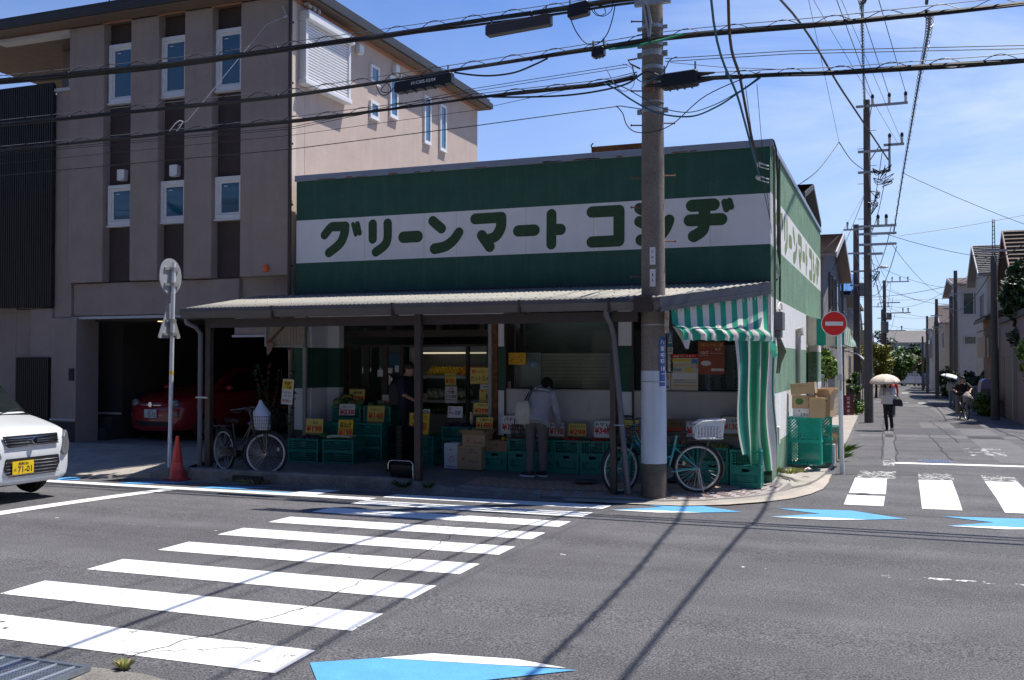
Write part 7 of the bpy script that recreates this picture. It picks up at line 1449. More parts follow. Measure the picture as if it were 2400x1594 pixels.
# far vehicles
def suv(nm,label,x,y,rz,col):
    o=T(nm,label,'car',(x,y,streetz(y)),rz); b=B(); b.loft([[(xx,yv*w,z) for yv,z in ((-1,zb),(-1,zs),(-.86 if zr>zs+.1 else -.95,zr),(.86 if zr>zs+.1 else .95,zr),(1,zs),(1,zb))] for xx,w,zb,zs,zr in ((2.2,.85,.45,.95,.98),(1.9,.93,.4,1.05,1.08),(1.0,.93,.4,1.1,1.15),(.6,.93,.4,1.1,1.78),(-1.9,.93,.4,1.1,1.85),(-2.3,.9,.45,1.05,1.6))]); b.obj('body',col,o,smooth=30)
    b=B()
    for s in (-1,1): b.add([(.5,s*.90,1.18),(-1.8,s*.90,1.18),(-1.75,s*.835,1.66),(.45,s*.835,1.66)],[(0,1,2,3)])
    b.add([(-2.315,-.7,1.15),(-2.315,.7,1.15),(-2.2,.65,1.55),(-2.2,-.65,1.55)],[(0,1,2,3)]); b.obj('glass',glz,o)
    for xx in (1.4,-1.4):
        for s in (-1,1): wheel_part(o,xx,s*.82,.38,.2)
suv('white_suv','white boxy off roader crossing at the far end of the street',4.3,141,R_(8),carw); suv('blue_car','pale blue car half hidden behind the far poles on the right',6.0,122,R_(85),M('car_blue',(.20,.38,.48),.3,coat=.5))
# ================================================================ PLANTS
def leafmats(n,c,v=.35): return [M(n+'_a',c,.5,.25,3,spec=.4),M(n+'_b',tuple(x*.55 for x in c),.5,.25,3),M(n+'_c',tuple(min(1,x*1.7) for x in c),.5,.25,3)]
LG=leafmats('leaf_mid',(.060,.125,.022)); LD=leafmats('leaf_evergreen',(.030,.062,.020)); LY=leafmats('leaf_yellow',(.22,.23,.035)); LB=leafmats('leaf_bright',(.13,.22,.03)); LR=leafmats('leaf_russet',(.13,.09,.03)); LP=leafmats('leaf_pine',(.022,.055,.028))
bark=M('bark',(.085,.065,.05),.9,.3,9,.5,40)
def plant(nm,label,cat,loc,h,rx,ry,rz0,mats,n=1400,ls=.10,trunk=None,seed=1,clumps=16,grp=None,flat=.6,parts=('foliage','trunk')):
    rr=random.Random(seed); o=T(nm,label,cat,loc,0,grp); cs=[]
    for k in range(clumps):
        while True:
            p=V((rr.uniform(-1,1),rr.uniform(-1,1),rr.uniform(-1,1)))
            if p.length<1: break
        p=p*(.55+.4*rr.random())/max(.35,p.length)*p.length**.4; cs.append((V((p.x*rx,p.y*ry,rz0+p.z*h)),rr.uniform(.24,.46)*min(rx,h,ry*1.5)*1.35))
    b=B()
    for k in range(n):
        c,r=cs[rr.randrange(len(cs))]; d=V((rr.gauss(0,1),rr.gauss(0,1),rr.gauss(0,1))); d=d.normalized()*r*rr.random()**.45; q=c+V((d.x,d.y,d.z*.8))
        a=V((rr.gauss(0,1),rr.gauss(0,1),rr.gauss(0,flat))).normalized(); u=a.cross(V((rr.gauss(0,.5),rr.gauss(0,.5),1))).normalized(); s=ls*rr.uniform(.6,1.3); b.mat(rr.choice((0,0,1,2)))
        b.add([q-a*s,q+u*s*.42,q+a*s,q-u*s*.42],[(0,1,2,3)])
    b.obj('foliage',mats,o)
    if trunk:
        b=B(); b.tube([(0,0,-.2),(.03*h,0,rz0*.45),(0,.02*h,rz0)],[trunk,trunk*.75,trunk*.5],8)
        for c,r in cs[:7]: b.tube([(0,0,rz0*.55+rr.random()*rz0*.25),tuple(c*.5+V((0,0,rz0*.35))),tuple(c)],[trunk*.45,trunk*.28,trunk*.1],5)
        b.obj('trunk',bark,o,smooth=50)
    return o
# ================================================================ SIDE STREET, LEFT ROW
blkw=M('block_wall',(.36,.345,.33),.9,.15,4,.3,60,speck=.1); mort=M('mortar_line',(.14,.13,.125),.9)
wallg=M('siding_grey',(.235,.215,.215),.85,.1,5,.8,35); wallw=M('wall_white',(.50,.50,.52),.85,.06,3); wallc=M('wall_cream',(.46,.41,.33),.85,.1,3); wallb=M('wall_brown',(.20,.135,.10),.85,.12,4); wallp=M('wall_pinkish',(.26,.20,.19),.8,.12,5,streak=.2)
rtp=M('roof_tile_pink',(.30,.235,.225),.75,.15,5); rtg=M('roof_tile_grey',(.23,.225,.23),.75,.12,5); rtb=M('roof_tile_brown',(.15,.115,.09),.8,.2,5); rtd=M('roof_dark',(.05,.045,.045),.6,.15,5); rtl=M('roof_metal_pale',(.50,.47,.45),.5,.1,4); trimw=M('barge_white',(.5,.5,.52),.6); sofb=M('soffit_buff',(.33,.27,.19),.8)
def house(label,x0,x1,y0,y1,eave,ridge,axis,wm,rm,wins=(),over=.45,tiles=True,zg=None,barge=None,nm='house',ridge_at=.5):
    zg=streetz((y0+y1)/2) if zg is None else zg; cx_,cy_=(x0+x1)/2,(y0+y1)/2; o=T(nm,label,'house',(cx_,cy_,zg)); X0,X1,Y0,Y1=x0-cx_,x1-cx_,y0-cy_,y1-cy_; E,R=eave-zg,ridge-zg
    b=B()
    if R>E+.05:
        if axis=='x': m_=Y0+(Y1-Y0)*ridge_at; b.prism([(X0,Y0,-.4),(X0,Y1,-.4),(X0,Y1,E),(X0,m_,R-.08),(X0,Y0,E)],(X1-X0,0,0))
        else: m_=X0+(X1-X0)*ridge_at; b.prism([(X0,Y0,-.4),(X1,Y0,-.4),(X1,Y0,E),(m_,Y0,R-.08),(X0,Y0,E)],(0,Y1-Y0,0))
    else: b.box(X0,Y0,-.4,X1,Y1,E)
    b.obj('wall',wm,o)
    b=B(); t=.14
    if R>E+.05:
        if axis=='x':
            m_=Y0+(Y1-Y0)*ridge_at
            for ye,s in ((Y0-over,-1),(Y1+over,1)):
                k=(R-E)/abs((Y0 if s<0 else Y1)-m_); ze=E-k*over
                b.prism([(X0-over*.8,m_,R),(X0-over*.8,ye,ze),(X0-over*.8,ye,ze+t),(X0-over*.8,m_,R+t)],(X1-X0+over*1.6,0,0))
                if tiles:
                    n=int(abs(ye-m_)/.28)
                    for j in range(n): f=(j+.5)/n; yy=ye+(m_-ye)*f; zz=ze+t+(R-ze)*f; b.prism([(X0-over*.8+.02,yy,zz+.022),(X0-over*.8+.02,yy-s*-.14,zz+.005),(X0-over*.8+.02,yy,zz-.02)],(X1-X0+over*1.6-.04,0,0))
        else:
            m_=X0+(X1-X0)*ridge_at
            for xe,s in ((X0-over,-1),(X1+over,1)):
                k=(R-E)/abs((X0 if s<0 else X1)-m_); ze=E-k*over
                b.prism([(m_,Y0-over*.8,R),(xe,Y0-over*.8,ze),(xe,Y0-over*.8,ze+t),(m_,Y0-over*.8,R+t)],(0,Y1-Y0+over*1.6,0))
                if tiles:
                    n=int(abs(xe-m_)/.28)
                    for j in range(n): f=(j+.5)/n; xx=xe+(m_-xe)*f; zz=ze+t+(R-ze)*f; b.prism([(xx,Y0-over*.8+.02,zz+.022),(xx+s*.14,Y0-over*.8+.02,zz+.005),(xx,Y0-over*.8+.02,zz-.02)],(0,Y1-Y0+over*1.6-.04,0))
    else: b.box(X0-over,Y0-over,E,X1+over,Y1+over,E+.22)
    b.obj('roof',rm,o)
    if barge:
        for (ye,s) in ((Y0-over,-1),(Y1+over,1)):
            m_=Y0+(Y1-Y0)*ridge_at; k=(R-E)/abs((Y0 if s<0 else Y1)-m_); ze=E-k*over
            for xx in (X0-over*.8-.04,X1+over*.8): b=B(); b.prism([(xx,m_,R-.06),(xx,ye,ze-.06),(xx,ye,ze+t+.03),(xx,m_,R+t+.03)],(.04,0,0)); b.obj('bargeboard',barge,o)
    for (face,u0,u1,z0,z1) in wins:
        b=B(); g=B(); f=.06
        if face in '-+': # walls facing -x / +x ; u along y
            xw=(X0 if face=='-' else X1); s=-1 if face=='-' else 1; u0-=cy_;u1-=cy_
            def bx(bb,a0,a1,c0,c1,d0,d1): bb.box(min(xw+s*d0,xw+s*d1),a0,c0-zg,max(xw+s*d0,xw+s*d1),a1,c1-zg)
        else:
            yw=Y0; u0-=cx_;u1-=cx_
            def bx(bb,a0,a1,c0,c1,d0,d1): bb.box(a0,yw-d1,c0-zg,a1,yw-d0,c1-zg)
        bx(b,u0,u1,z0,z0+f,0,.07);bx(b,u0,u1,z1-f,z1,0,.07);bx(b,u0,u0+f,z0+f,z1-f,0,.07);bx(b,u1-f,u1,z0+f,z1-f,0,.07)
        if u1-u0>1.1: bx(b,(u0+u1)/2-.03,(u0+u1)/2+.03,z0+f,z1-f,0,.06)
        w_=b.obj('window',trimw,o); bx(g,u0+f,u1-f,z0+f,z1-f,.005,.03); g.obj('pane',M('far_pane',(.04,.07,.075),.08,spec=.8),w_)
    return o
def addpart(o,nm,mat,*boxes):
    b=B(); l=o.location
    for q in boxes: b.box(q[0]-l.x,q[1]-l.y,q[2]-l.z,q[3]-l.x,q[4]-l.y,q[5]-l.z)
    return b.obj(nm,mat,o)
h=house('white house with a dark eave rising just behind the shop',-6,-.75,12.6,18.2,6.25,6.9,'x',wallw,rtd,over=.35)
h=house('grey gabled house with pink tiles and three slit windows behind the shop',-8,-.72,23.2,36.0,5.75,7.05,'x',wallg,rtp,barge=trimw,over=.6,ridge_at=.45)
for y0 in (26.2,28.3,30.4):
    addpart(h,'slit_window',M('slit_frame',(.11,.11,.12),.5),(-.725,y0,3.9,-.62,y0+.85,5.35)); addpart(h,'slit_pane',glz,(-.625,y0+.22,4.0,-.60,y0+.62,5.25))
addpart(h,'downpipe',M('pipe_mauve',(.20,.19,.21),.5),(-.70,36.05,-.3,-.58,36.2,5.6))
h=house('low house with a blue tarpaulin over its tiled roof on the left',-9,-.95,40,49,5.3,6.5,'x',wallc,rtg,(('+',41.5,43.5,3.2,4.6),('+',45.5,47.5,3.2,4.6)),over=.7)
b=B(); l=h.location; b.prism([(-2.2-l.x,39.3-l.y,5.42-l.z),(-2.2-l.x,43.5-l.y,6.62-l.z),(-.3-l.x,43.5-l.y,6.62-l.z),(-.3-l.x,39.3-l.y,5.42-l.z)],(0,0,.05)); 
for k in range(7): b.tube([(-2.1-l.x+k*.3,39.4-l.y,5.48-l.z),(-2.0-l.x+k*.28,41.4-l.y,6.1-l.z),(-2.1-l.x+k*.3,43.4-l.y,6.68-l.z)],.05,6)
b.obj('tarpaulin',M('tarp_blue',(.02,.14,.38),.5,.2,6),h,smooth=50)
h=house('pale two storey house with brick lower wall left of the second pole',-9,-1.05,50.5,60,6.0,7.1,'y',M('wall_brickish',(.30,.24,.19),.85,.2,9),rtg,(('+',52,54,3.8,5.2),('+',56,58,3.8,5.2),('+',53,55,.6,2.2)))
h=house('grey house with a balcony farther along the left row',-9,-1.2,62,74,6.2,7.2,'y',M('wall_grey_far',(.33,.33,.34),.85,.1,4),rtb,(('+',63,65.5,3.9,5.4),('+',69,72,3.9,5.4)))
addpart(h,'balcony',M('balcony_cream',(.42,.37,.28),.8),(-1.2,66,3.2,-.3,73,4.2),(-1.2,66,3.0,-.3,73,3.19))
h=house('cream flat roofed block in the left row near the yellow tree',-9,-1.4,77,90,6.8,6.8,'y',wallc,rtd,(('+',78,81,3.9,5.6),('+',84,87,3.9,5.6)),over=.3)
house('white house at the far end of the left row',-10,-2.0,94,106,5.6,7.2,'x',wallw,rtg,(('+',96,98,3.2,4.6),('+',101,104,3.2,4.6)))
house('grey house last before the trees in the left row',-11,-2.4,110,122,5.4,7.0,'x',wallg,rtg,(('+',112,115,3.0,4.6),))
# block wall with open slots
fw=T('block_fence','grey block wall with tall slots between posts beyond the side door','wall',(-.30,17.6,streetz(17.6))); l=fw.location; b=B(); b.box(-.08,-6.6,-.1,.08,6.6,.95)
for k in range(17): y0=-6.6+k*.8; b.box(-.08,y0,.95,.08,y0+.38,1.62)
b.box(-.09,-6.6,1.62,.09,6.6,1.72); b.obj('blockwork',blkw,fw); b=B()
for k in range(6): b.box(.081,-6.6,.05+k*.2,.084,6.6,.062+k*.2)
b.obj('mortar_joint',mort,fw)
b=B()
for k in range(34): b.box(-.02,-6.5+k*.39,.95,.0,-6.47+k*.39,1.62)
b.obj('bars',M('bar_grey',(.16,.16,.17),.5),fw)
f2=T('rail_fence','dark railing with posts along the left pavement behind the signboard','fence',(.02,31,streetz(31))); b=B()
for k in range(24): b.box(-.02,-6.6+k*.57,-.1,.02,-6.56+k*.57,1.35)
b.box(-.02,-6.6,1.3,.02,6.5,1.36); b.box(-.02,-6.6,.7,.02,6.5,.74); b.obj('railing',rtd,f2)
plant('leafy_shrub','bright leafy shrub spilling over the block wall behind the no entry sign','shrub',(-.25,16.2,streetz(16)+1.2),.50,.45,4.2,.72,LB,3600,.085,seed=2,clumps=26)
plant('climbing_plant','climbing plant covering the dark railing by the red signboard','shrub',(.12,29.5,streetz(29)),1.0,.22,6.2,.95,LG,2600,.10,seed=3,clumps=26)
plant('climbing_plant','low green weeds at the foot of the railing along the left pavement','weeds',(.30,33,streetz(33)),.30,.22,8,.22,LB,900,.09,seed=4,clumps=20)
sb_=T('signboard','small dark red standing signboard with white lettering on the left pavement','signboard',(.22,20.9,streetz(20.9)+.05),.35); b=B(); b.box(-.17,-.015,.12,.17,.015,.92); b.mat(1)
for k in range(5): b.text('営業中案内'[k],(0,-.018,.82-k*.145),.10,.10)
b.obj('board',[M('board_maroon',(.14,.012,.02),.6),wp_],sb_); b=B(); b.bar((0,0,.12),(0,0,0),.04); b.box(-.16,-.14,-.03,.16,.14,.02); b.obj('stand',blk,sb_)
t=T('shell_awning','faded pale green shell shaped awning over a doorway beyond the striped awning','awning',(-.2,19.6,2.25)); b=B(); n=12; vs=[]
for j in range(7):
    for k in range(n+1):
        a=math.pi*k/n; f=j/6; vs.append((.75*math.sin(f*math.pi/2)*math.sin(a)*1.0,-1.5*math.cos(a),.55*math.cos(f*math.pi/2)+.05*(k%2)*f))
b.add(vs,[(j*(n+1)+k,j*(n+1)+k+1,(j+1)*(n+1)+k+1,(j+1)*(n+1)+k) for j in range(6) for k in range(n)]); b.obj('fabric',M('shell_green',(.30,.46,.38),.8,.2,6),t,smooth=20)
b=B(); b.tube([(0,-1.5,0),(.75,0,0),(0,1.5,0)],.02); b.obj('hoop',rust,t)
t=T('porch_canopy','white arched porch canopy on the left behind the shrub','canopy',(-.35,38,1.75)); b=B(); b.loft([[(x,yv,z) for yv in (-1.6,1.6)]+[(x,yv,z+.06) for yv in (1.6,-1.6)] for x,z in ((-.4,.55),(0,.5),(.4,.35),(.65,.1))]); b.obj('sheet',M('porch_white',(.55,.56,.60),.4),t)
b=B(); b.tube([(.6,-1.5,.1),(.6,-1.5,-2.2)],.03); b.tube([(.6,1.5,.1),(.6,1.5,-2.2)],.03); b.obj('post',grey,t)
# poles
def pole2(x,y,h,r,label,arms,extra=()):
    z0=streetz(y); o=upole(x,y,h,r,label,arms)
    for (z,dx,rr_,hh) in extra: b=B(); b.lathe([(rr_*.9,-hh/2),(rr_,-hh/2+.05),(rr_,hh/2-.05),(rr_*.6,hh/2)],14,(dx,-.1,z-z0)); b.obj('transformer',M('transformer_grey',(.26,.27,.29),.5,.1,5),o,smooth=40)
    return o
pole2(-.03,37.5,9.2,.19,'second concrete pole on the left bristling with wires and arms',((8.4,-.6,.8,0,(-.4,.6)),(7.2,-.6,.7,0,()),(6.3,-.3,.6,0,()),(5.6,-.3,.6,0,())),((5.4,.3,.16,.7),))
o=pole2(1.0,72,9.4,.17,'third pole on the left with a grey transformer and street lamp',((8.3,-.2,1.9,0,(.6,1.2,1.8)),(6.6,-.4,1.2,0,()),(5.75,.0,2.0,0,(1.4,1.8)),(4.3,.0,1.6,0,(1.3,))),((4.6,.0,.30,.95),(5.5,.35,.2,.6)))
pole2(.55,98,8.6,.17,'thin dark pole far along the left row',((7.6,-.6,.8,0,(-.4,.6)),(6.4,-.5,.6,0,())))
rp=pole2(5.24,26.2,6.15,.155,'dark brown pole on the right with a lattice steel extension on top',((5.95,-.45,.45,0,()),))
z0=streetz(26.2); b=B(); b.at((0,0,-z0))
for s in (-.05,.05): b.bar((s,0,5.7),(s*.6,0,7.15),.03)
for k in range(9): b.bar((-.045,0,5.8+k*.15),(.045,0,5.87+k*.15),.02)
b.obj('lattice_extension',rtd,rp)
pole2(4.52,60.9,7.0,.14,'dark pole on the right shading the road beyond the cyclist',((5.0,-.4,.4,0,()),(4.2,-.3,.5,0,())))
b=B(); 
pole2(4.42,79.0,6.8,.13,'pale concrete pole on the right near the street end',((4.6,-.3,.4,0,()),))
pole2(4.45,95.7,5.6,.13,'short dark pole on the right near the street end',())
pole2(5.50,56,8.5,.16,'tall brown pole beside the white house on the right',((6.2,-.4,.4,0,()),)); pole2(5.30,57.2,6.9,.17,'shorter pole twinned with the tall brown one',((5.3,-.5,.4,0,()),))
for (x,y,z,lab) in ((.87,21.8,4.95,'small street lamp on the stepped pole'),(.0,37.5,3.6,'small street lamp on the second left pole'),(1.0,72,3.3,'small street lamp on the third left pole')):
    t=T('street_lamp',lab,'street lamp',(x,y,z)); b=B(); b.tube([(.1,-.05,0),(.35,-.1,.10)],.02); b.obj('bracket',hw,t); b=B(); b.ell((.50,-.12,.13),(.20,.07,.05),10,6); b.obj('head',M('lamp_white',(.6,.6,.6),.4),t,smooth=60)
# wires of the street
GW='wires strung across and along the side street'
rw=random.Random(21); k=0
AN=[(.87,21.8),(-.03,37.5),(1.0,72),(.55,98)]; AR=[(5.24,26.2),(5.5,56),(4.52,60.9),(4.42,79),(4.45,95.7)]
def sw_(p,q,s,r,lab): cable('street_wire',lab,sagline(p,q,s),r,cab,grp=GW,n=4)
for (a,c,zs) in ((0,1,(8.9,8.3,6.4,5.6)),(1,2,(8.4,7.2,6.3,5.6)),(2,3,(8.3,7,5.7,4.5))):
    for j,z in enumerate(zs): sw_((AN[a][0]+.5+.15*j,AN[a][1],z+ (0 if a else .2)),(AN[c][0]+.5,AN[c][1],z-.3),.5+.1*j,.013,['line of wires sagging from the stepped pole to the second left pole','line of wires sagging between the second and third left poles','line of wires sagging on from the third left pole'][a])
for (p,q,lab) in (((1.4,22,6.3),(5.1,26.2,5.7),'wire crossing from the stepped pole to the lattice topped pole'),((1.6,22,6.0),(5.4,56,6.1),'wire crossing from the stepped pole to the tall brown pole'),((1.9,22.1,6.2),(12,30,9.0),'wire crossing from the stepped pole to upper right out of view'),((2.0,22,8.4),(9,27,5.9),'long slack wire from the stepped arms down to the right houses'),((5.2,26.2,5.75),(1.2,72,6.4),'wire from the lattice topped pole to the third left pole'),((.2,37.5,7.0),(5.4,56,6.6),'wire from the second left pole to the tall brown pole'),((.2,37.5,6.0),(5.3,57,5.6),'lower wire from the second left pole to the twinned pole'),((1.5,72,7.7),(5.4,56,5.5),'wire from the third left pole back to the tall brown pole'),((1.3,72,6.2),(4.5,61,4.9),'wire from the third left pole to the dark right pole'),((1.2,72,5.6),(4.4,79,5.6),'wire from the third left pole to the pale right pole'),((1.2,72,4.8),(4.45,79,4.6),'lower wire from the third left pole to the pale right pole'),((-.9,30,5.5),(.9,21.9,8.0),'wire from the gabled house to the stepped pole'),((5.3,26.2,5.5),(5.4,57,5.2),'thick cable from the lattice topped pole to the twinned pole'),((5.35,26.2,5.6),(8.5,15,7.8),'thick cable rising from the lattice topped pole past the right margin'),((5.4,57,5.0),(4.5,61,4.4),'short cable between the twinned pole and the dark pole'),((4.5,61,4.5),(4.4,79,4.4),'cable between the dark and the pale right poles'),((.1,37.5,5.0),(5.2,26.3,5.1),'low wire crossing between the second left and lattice poles'),((-.6,52,5.8),(5.4,56,6.0),'wire crossing level from the left row to the tall brown pole')):
    d=(V(q)-V(p)).length; sw_(p,q,d*.018,.02 if 'thick' in lab else .010,lab)
# ================================================================ SIDE STREET, RIGHT ROW
h=house('brown gabled house with reddish tiles at the right margin',6.6,14,29,35.8,5.0,7.3,'x',M('wall_dark_brown',(.09,.065,.05),.85,.15,4),rtb,barge=M('barge_pink',(.36,.22,.20),.7),over=.6)
h=house('pinkish metal clad workshop with a rolled shutter behind the dark brown pole',5.85,9.5,21.0,31.6,3.35,3.35,'y',wallp,rtd,over=.1)
addpart(h,'shutter',M('shutter_grey',(.17,.15,.15),.6,.1,5),(5.80,25.4,-.4,5.86,28.6,2.1))
b=B(); l=h.location
for k in range(22): b.box(5.785-l.x,25.4-l.y,-.38+k*.11-l.z,5.80-l.x,28.6-l.y,-.33+k*.11-l.z)
b.obj('shutter_rib',M('shutter_rib',(.13,.12,.12),.6),h)
addpart(h,'door',M('door_maroon',(.10,.02,.025),.5),(5.82,29.0,-.45,5.86,29.9,2.0)); addpart(h,'pillar',M('pillar_pale',(.34,.31,.29),.8),(5.72,25.0,-.45,5.88,25.3,2.3)); addpart(h,'drainpipe',grey,(5.74,30.6,-.45,5.82,30.7,3.2))
h=house('cream house with grey tiled roof behind the lattice topped pole',6.4,13,44,52,6.6,8.35,'x',M('wall_cream_pale',(.50,.48,.42),.85,.08,3),rtg,(('f',7.2,8.3,4.9,6.0),('-',46,48,4,5.6)),barge=trimw,over=.55)
h=house('small brown tiled house with a balcony on the right',6.1,11,36,42.5,3.9,4.9,'y',wallb,rtb,(('f',6.3,6.8,2.15,3.6),('f',6.4,7.2,.2,1.7)),over=.45)
addpart(h,'balcony',M('balcony_tiled',(.36,.29,.21),.8,.15,8),(5.7,36.4,2.0,6.1,41,3.0),(5.75,35.2,1.98,7.5,35.98,2.9)); addpart(h,'handrail',rtd,(5.68,36.4,3.25,5.72,41,3.3))
h=house('tall white house with a wide green glazed window on the right',5.95,13,60,74,7.05,7.95,'x',wallw,rtp,(('f',6.15,7.55,5.0,6.55),('f',6.2,7.0,2.95,3.55),('-',62,64,4.2,5.6)),over=.55,barge=trimw)
house('pink roofed house beyond the tall white one on the right',5.9,12,80,92,5.2,6.9,'x',wallc,rtp,(('-',82,84,3,4.4),('f',6.3,7.2,3,4.2)),over=.6,barge=trimw)
h=house('pale house with a grey balcony near the end of the right row',5.4,11,96,106,5.0,6.4,'x',wallw,rtl,(('-',98,100,3,4.4),)); addpart(h,'balcony',M('balcony_grey',(.27,.27,.28),.8),(4.7,96,2.2,5.4,102,3.6))
house('low cream house last on the right row',6.0,12,112,124,4.6,6.2,'x',wallc,rtg,(('-',114,117,2.6,4.0),))
pw=T('purple_tank','rounded mauve storage shed behind the bush on the right','shed',(5.6,33.2,streetz(33))); b=B(); b.loft([[(x,yv,z) for x,z in ((-.4,-.1),(-.4,1.2),(-.34,1.42),(-.2,1.52),(.6,1.52),(.6,-.1))] for yv in (-.8,.8)]); b.obj('shell',M('mauve_panel',(.30,.26,.42),.5,.08,4),pw,smooth=30); b=B(); b.box(-.38,-.84,.2,.55,-.81,1.1); b.obj('door',M('mauve_dark',(.16,.13,.14),.6),pw)
gf=T('white_gate','white barred gate beside the mauve shed','gate',(5.15,35.0,streetz(35))); b=B()
for k in range(9): b.box(-.3+k*.075,-.01,.3,-.275+k*.075,.01,1.15)
b.box(-.32,-.015,1.13,.36,.015,1.18); b.box(-.32,-.015,.28,.36,.015,.33); b.obj('bars',trimw,gf)
rwall=T('garden_wall','low brown garden wall along the right edge of the street','wall',(5.75,46,streetz(46))); B().box(-.1,-9,-.3,.1,9,.75).obj('wall',M('wall_low_brown',(.12,.085,.065),.9,.2,5),rwall)
def ground_plant(*a,**k): return plant(*a,**k)
plant('dark_tree','broad glossy leaved tree overhanging the right margin','tree',(6.15,24.6,streetz(24)),1.75,.85,1.6,4.45,LD,4200,.15,.11,seed=8,clumps=24,flat=.9)
plant('leafy_tree','bright bushy tree in front of the workshop at the right margin','tree',(6.0,21.2,streetz(21)),1.05,.62,1.4,2.2,LB,4200,.10,.08,seed=9,clumps=22)
plant('leafy_tree','loquat branches with long dark leaves above the lattice pole','tree',(6.35,28.9,streetz(28)),1.1,.62,1.0,5.0,LD,1100,.20,.10,seed=10,clumps=14)
plant('roadside_bush','bright green bush at the foot of the dark brown pole','bush',(5.25,30.4,streetz(30)-.05),.62,.50,1.2,.50,LB,2600,.085,seed=12,clumps=20)
plant('garden_bush','dark garden bush behind the mauve shed','bush',(5.85,42.5,streetz(42)),1.2,.8,2.0,1.2,LD,2200,.12,seed=13,clumps=18)
plant('garden_bush','dark conifer hedge below the tall white house','bush',(5.35,55,streetz(55)),1.0,.6,3.0,1.0,LD,1600,.14,seed=14,clumps=16)
plant('garden_bush','dark shrub hiding the garden wall beyond the twinned poles','bush',(5.3,66,streetz(66)),1.3,.7,5,1.2,LG,1600,.16,seed=15,clumps=18)
# ================================================================ STREET END
plant('yellow_tree','yellow green tree behind the third left pole','tree',(.45,62,streetz(62)),1.6,1.2,2.2,2.6,LY,2600,.17,.10,seed=31,clumps=20)
fe=[('street_end_tree','large round green tree left of centre at the street end','tree',(1.6,128,streetz(128)),2.6,2.6,3,3.4,LG,2600,.32,.2,41),('street_end_tree','tall dark conifer behind the round tree at the street end','tree',(-.2,146,streetz(146)),3.6,2.2,2.4,4.6,LP,2200,.30,.2,42),('street_end_tree','russet tinged tree in the middle of the street end','tree',(3.2,145,streetz(145)),2.4,2.0,2.4,2.9,LR,2000,.30,.18,43),('street_end_tree','broad green tree right of centre at the street end','tree',(5.1,147,streetz(147)),2.6,2.1,2.4,3.6,LG,2200,.30,.18,44),('street_end_tree','dark green tree at the right of the street end','tree',(7.4,135,streetz(135)),2.6,2.0,2.6,3.4,LD,2000,.3,.18,45),('street_end_tree','low bright hedge along the railing at the street end','hedge',(2.2,144.5,streetz(144)),.9,5.5,1.2,1.0,LB,2400,.26,None,46),('street_end_tree','round tree behind the thin dark left pole','tree',(-2.0,118,streetz(118)),2.4,2.2,2.4,3.2,LG,2000,.30,.18,47)]
for (nm,lab,cat,loc,h_,rx,ry,rz0,mm,n,ls,tr,sd_) in fe: plant(nm,lab,cat,loc,h_,rx,ry,rz0,mm,n,ls,tr,sd_,18)
pn=T('pine_tree','layered pine with a bare trunk before the pale house at the street end','tree',(4.6,152,streetz(152))); b=B(); b.tube([(0,0,-.2),(.25,0,2.5),(-.1,0,4.6),(.3,0,6.0)],[.2,.16,.12,.06],7); b.obj('trunk',bark,pn); b=B(); rr=random.Random(6)
for (x,z,r) in ((-.9,4.6,.9),(.9,5.2,.9),(.1,6.2,.8),(-.6,5.6,.7),(1.0,4.0,.6)):
    for k in range(260): a=rr.uniform(0,6.28); q=V((x+r*math.cos(a)*rr.random()**.5,r*math.sin(a)*rr.random()**.5,z+rr.uniform(-.15,.2))); d=V((rr.gauss(0,1),rr.gauss(0,1),rr.gauss(0,.5))).normalized()*.22; u=d.cross(V((0,0,1)))*.4; b.mat(rr.choice((0,1))); b.add([q-d,q+u,q+d,q-u],[(0,1,2,3)])
b.obj('foliage',LP,pn)
h=house('long pale blue house with a pale metal roof at the street end',-.2,9.5,168,180,5.0,7.1,'x',M('wall_pale_blue',(.36,.42,.46),.85,.06,3),rtl,(('f',3.3,4.4,2.6,3.8),('f',7.0,8.2,2.6,3.8)),over=.4,tiles=True)
house('small tan house beside the long pale one at the street end',8.2,15,160,168,3.6,4.9,'x',wallc,rtg,(('f',9.5,10.6,1.6,2.8),))
house('grey roofed house behind the conifer at the street end',-12,-2,165,176,4.4,6.6,'x',wallw,rtg,(('f',-5,-3.6,1.8,3.2),))
rl=T('street_end_railing','low dark railing across the street end before the hedge','railing',(2,142.8,streetz(142.8))); b=B()
for k in range(16): b.box(-9+k*1.2,-.05,-.1,-8.9+k*1.2,.05,1.0)
b.box(-9,-.03,.9,9.1,.03,.98); b.box(-9,-.03,.45,9.1,.03,.52); b.obj('rail',rtd,rl)
ts=T('white_sign_panel','small white sign panel on a thin post near the white off roader','traffic sign',(4.1,118,streetz(118))); B().tube([(0,0,-.1),(0,0,2.2)],.03).obj('post',sga,ts); b=B(); b.box(-.22,-.03,1.5,.22,-.01,2.1); b.obj('panel',sgwh,ts)
st(cut_sheet('street_end_lines',[[(.2,48.9),(2.5,49.0),(2.5,49.3),(.2,49.2)],[(3.0,47.5),(3.7,47.6),(3.7,48.6),(3.0,48.5)],[(2.9,60),(3.5,60),(3.5,61.5),(2.9,61.5)],[(2.3,80),(2.9,80),(2.9,82),(2.3,82)]],wp2,.012))
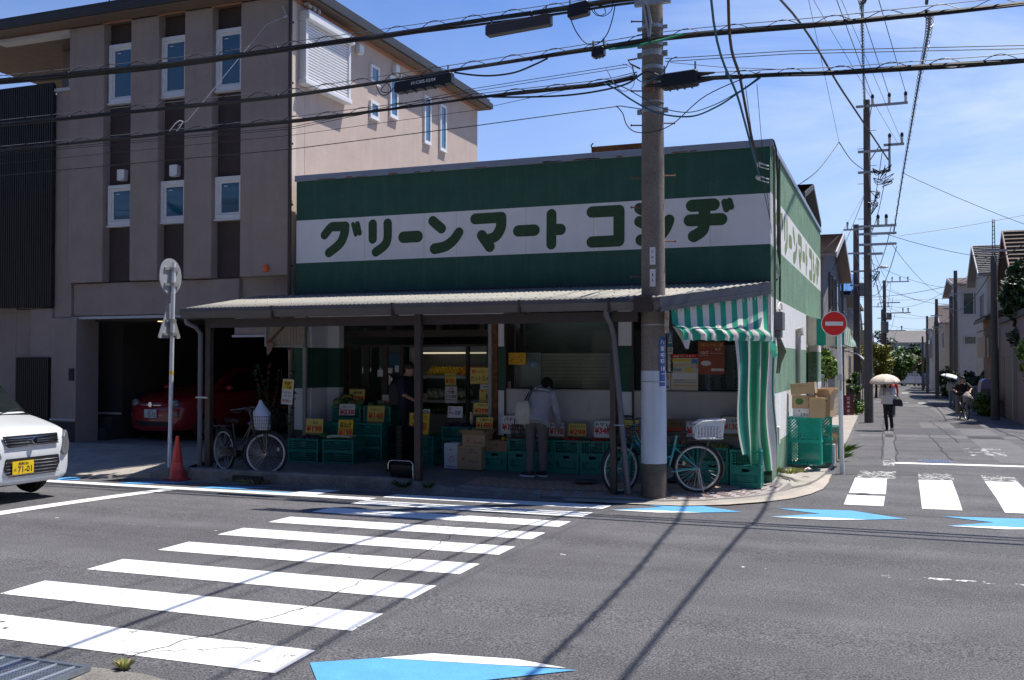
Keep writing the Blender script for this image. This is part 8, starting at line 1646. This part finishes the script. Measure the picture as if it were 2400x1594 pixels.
# tufts and weeds close to the camera
def tuft(label,x,y,z,r,h,n,mats,seed):
    rr=random.Random(seed); b=B()
    for k in range(n):
        a=rr.uniform(0,6.28); q=rr.random()**.7*r; p=V((q*math.cos(a)*.5,q*math.sin(a)*.5,0)); t=V((math.cos(a)*r*rr.uniform(.4,1.1),math.sin(a)*r*rr.uniform(.4,1.1),h*rr.uniform(.4,1))); s=V((-math.sin(a),math.cos(a),0))*.006; m_=p+t*.55+V((0,0,h*.12)); b.mat(rr.randrange(len(mats))); b.add([p-s,p+s,m_+s*.8,p+t,m_-s*.8],[(0,1,2,3,4)])
    tag(b.obj('grass_tuft',mats,loc=(x,y,z)),label,'grass')
DG=[M('grass_dry',(.50,.42,.18),.8,.2,9),M('grass_green',(.22,.30,.07),.8,.2,9)]
tuft('yellowish grass tuft in the crack beside the drain grating',-2.62,-10.47,streetz(-10.47)+.005,.055,.06,90,DG,1)
tuft('dry grass tuft at the foot of the striped curtain',.18,.75,.06,.22,.10,120,DG,2); tuft('weedy tuft at the kerb end near the middle post',-5.0,-2.22,-.04,.14,.13,70,LD,3); tuft('small weed by the kerb near the loop handle cart',-4.6,-2.2,-.03,.10,.10,60,LG,4)
tuft('grass along the flank pavement edge behind the no entry sign',.66,5.2,-.1,.25,.16,140,LB,5); tuft('grass at the pavement edge farther behind the no entry sign',.62,7.0,-.12,.35,.2,160,LB,6); tuft('dry leaves and weeds stuck in the kerb inlet',-7.5,-2.3,-.08,.25,.07,120,[DG[0],M('leaf_litter',(.10,.06,.03),.9)],7)
# trees across the road, mirrored in the shop glass and shading the low sky
for (x,y_,h_,r_,sd_,lab) in ((-25,-19,3.6,3.2,61,'dense tree across the road facing the garage'),(-12,-19.5,3.8,3.6,62,'dense tree across the road facing the shop door'),(-3.5,-20,4.0,3.4,63,'dense tree across the road behind the zebra crossing'),(4,-20,3.8,3.4,64,'dense tree across the road behind the camera'),(13,-19.5,3.6,3.4,65,'dense tree across the road to the right')):
    plant('street_tree',lab,'tree',(x,y_,-.1),h_,r_,2.2,5.2,LD,2200,.42,.2,sd_,22)
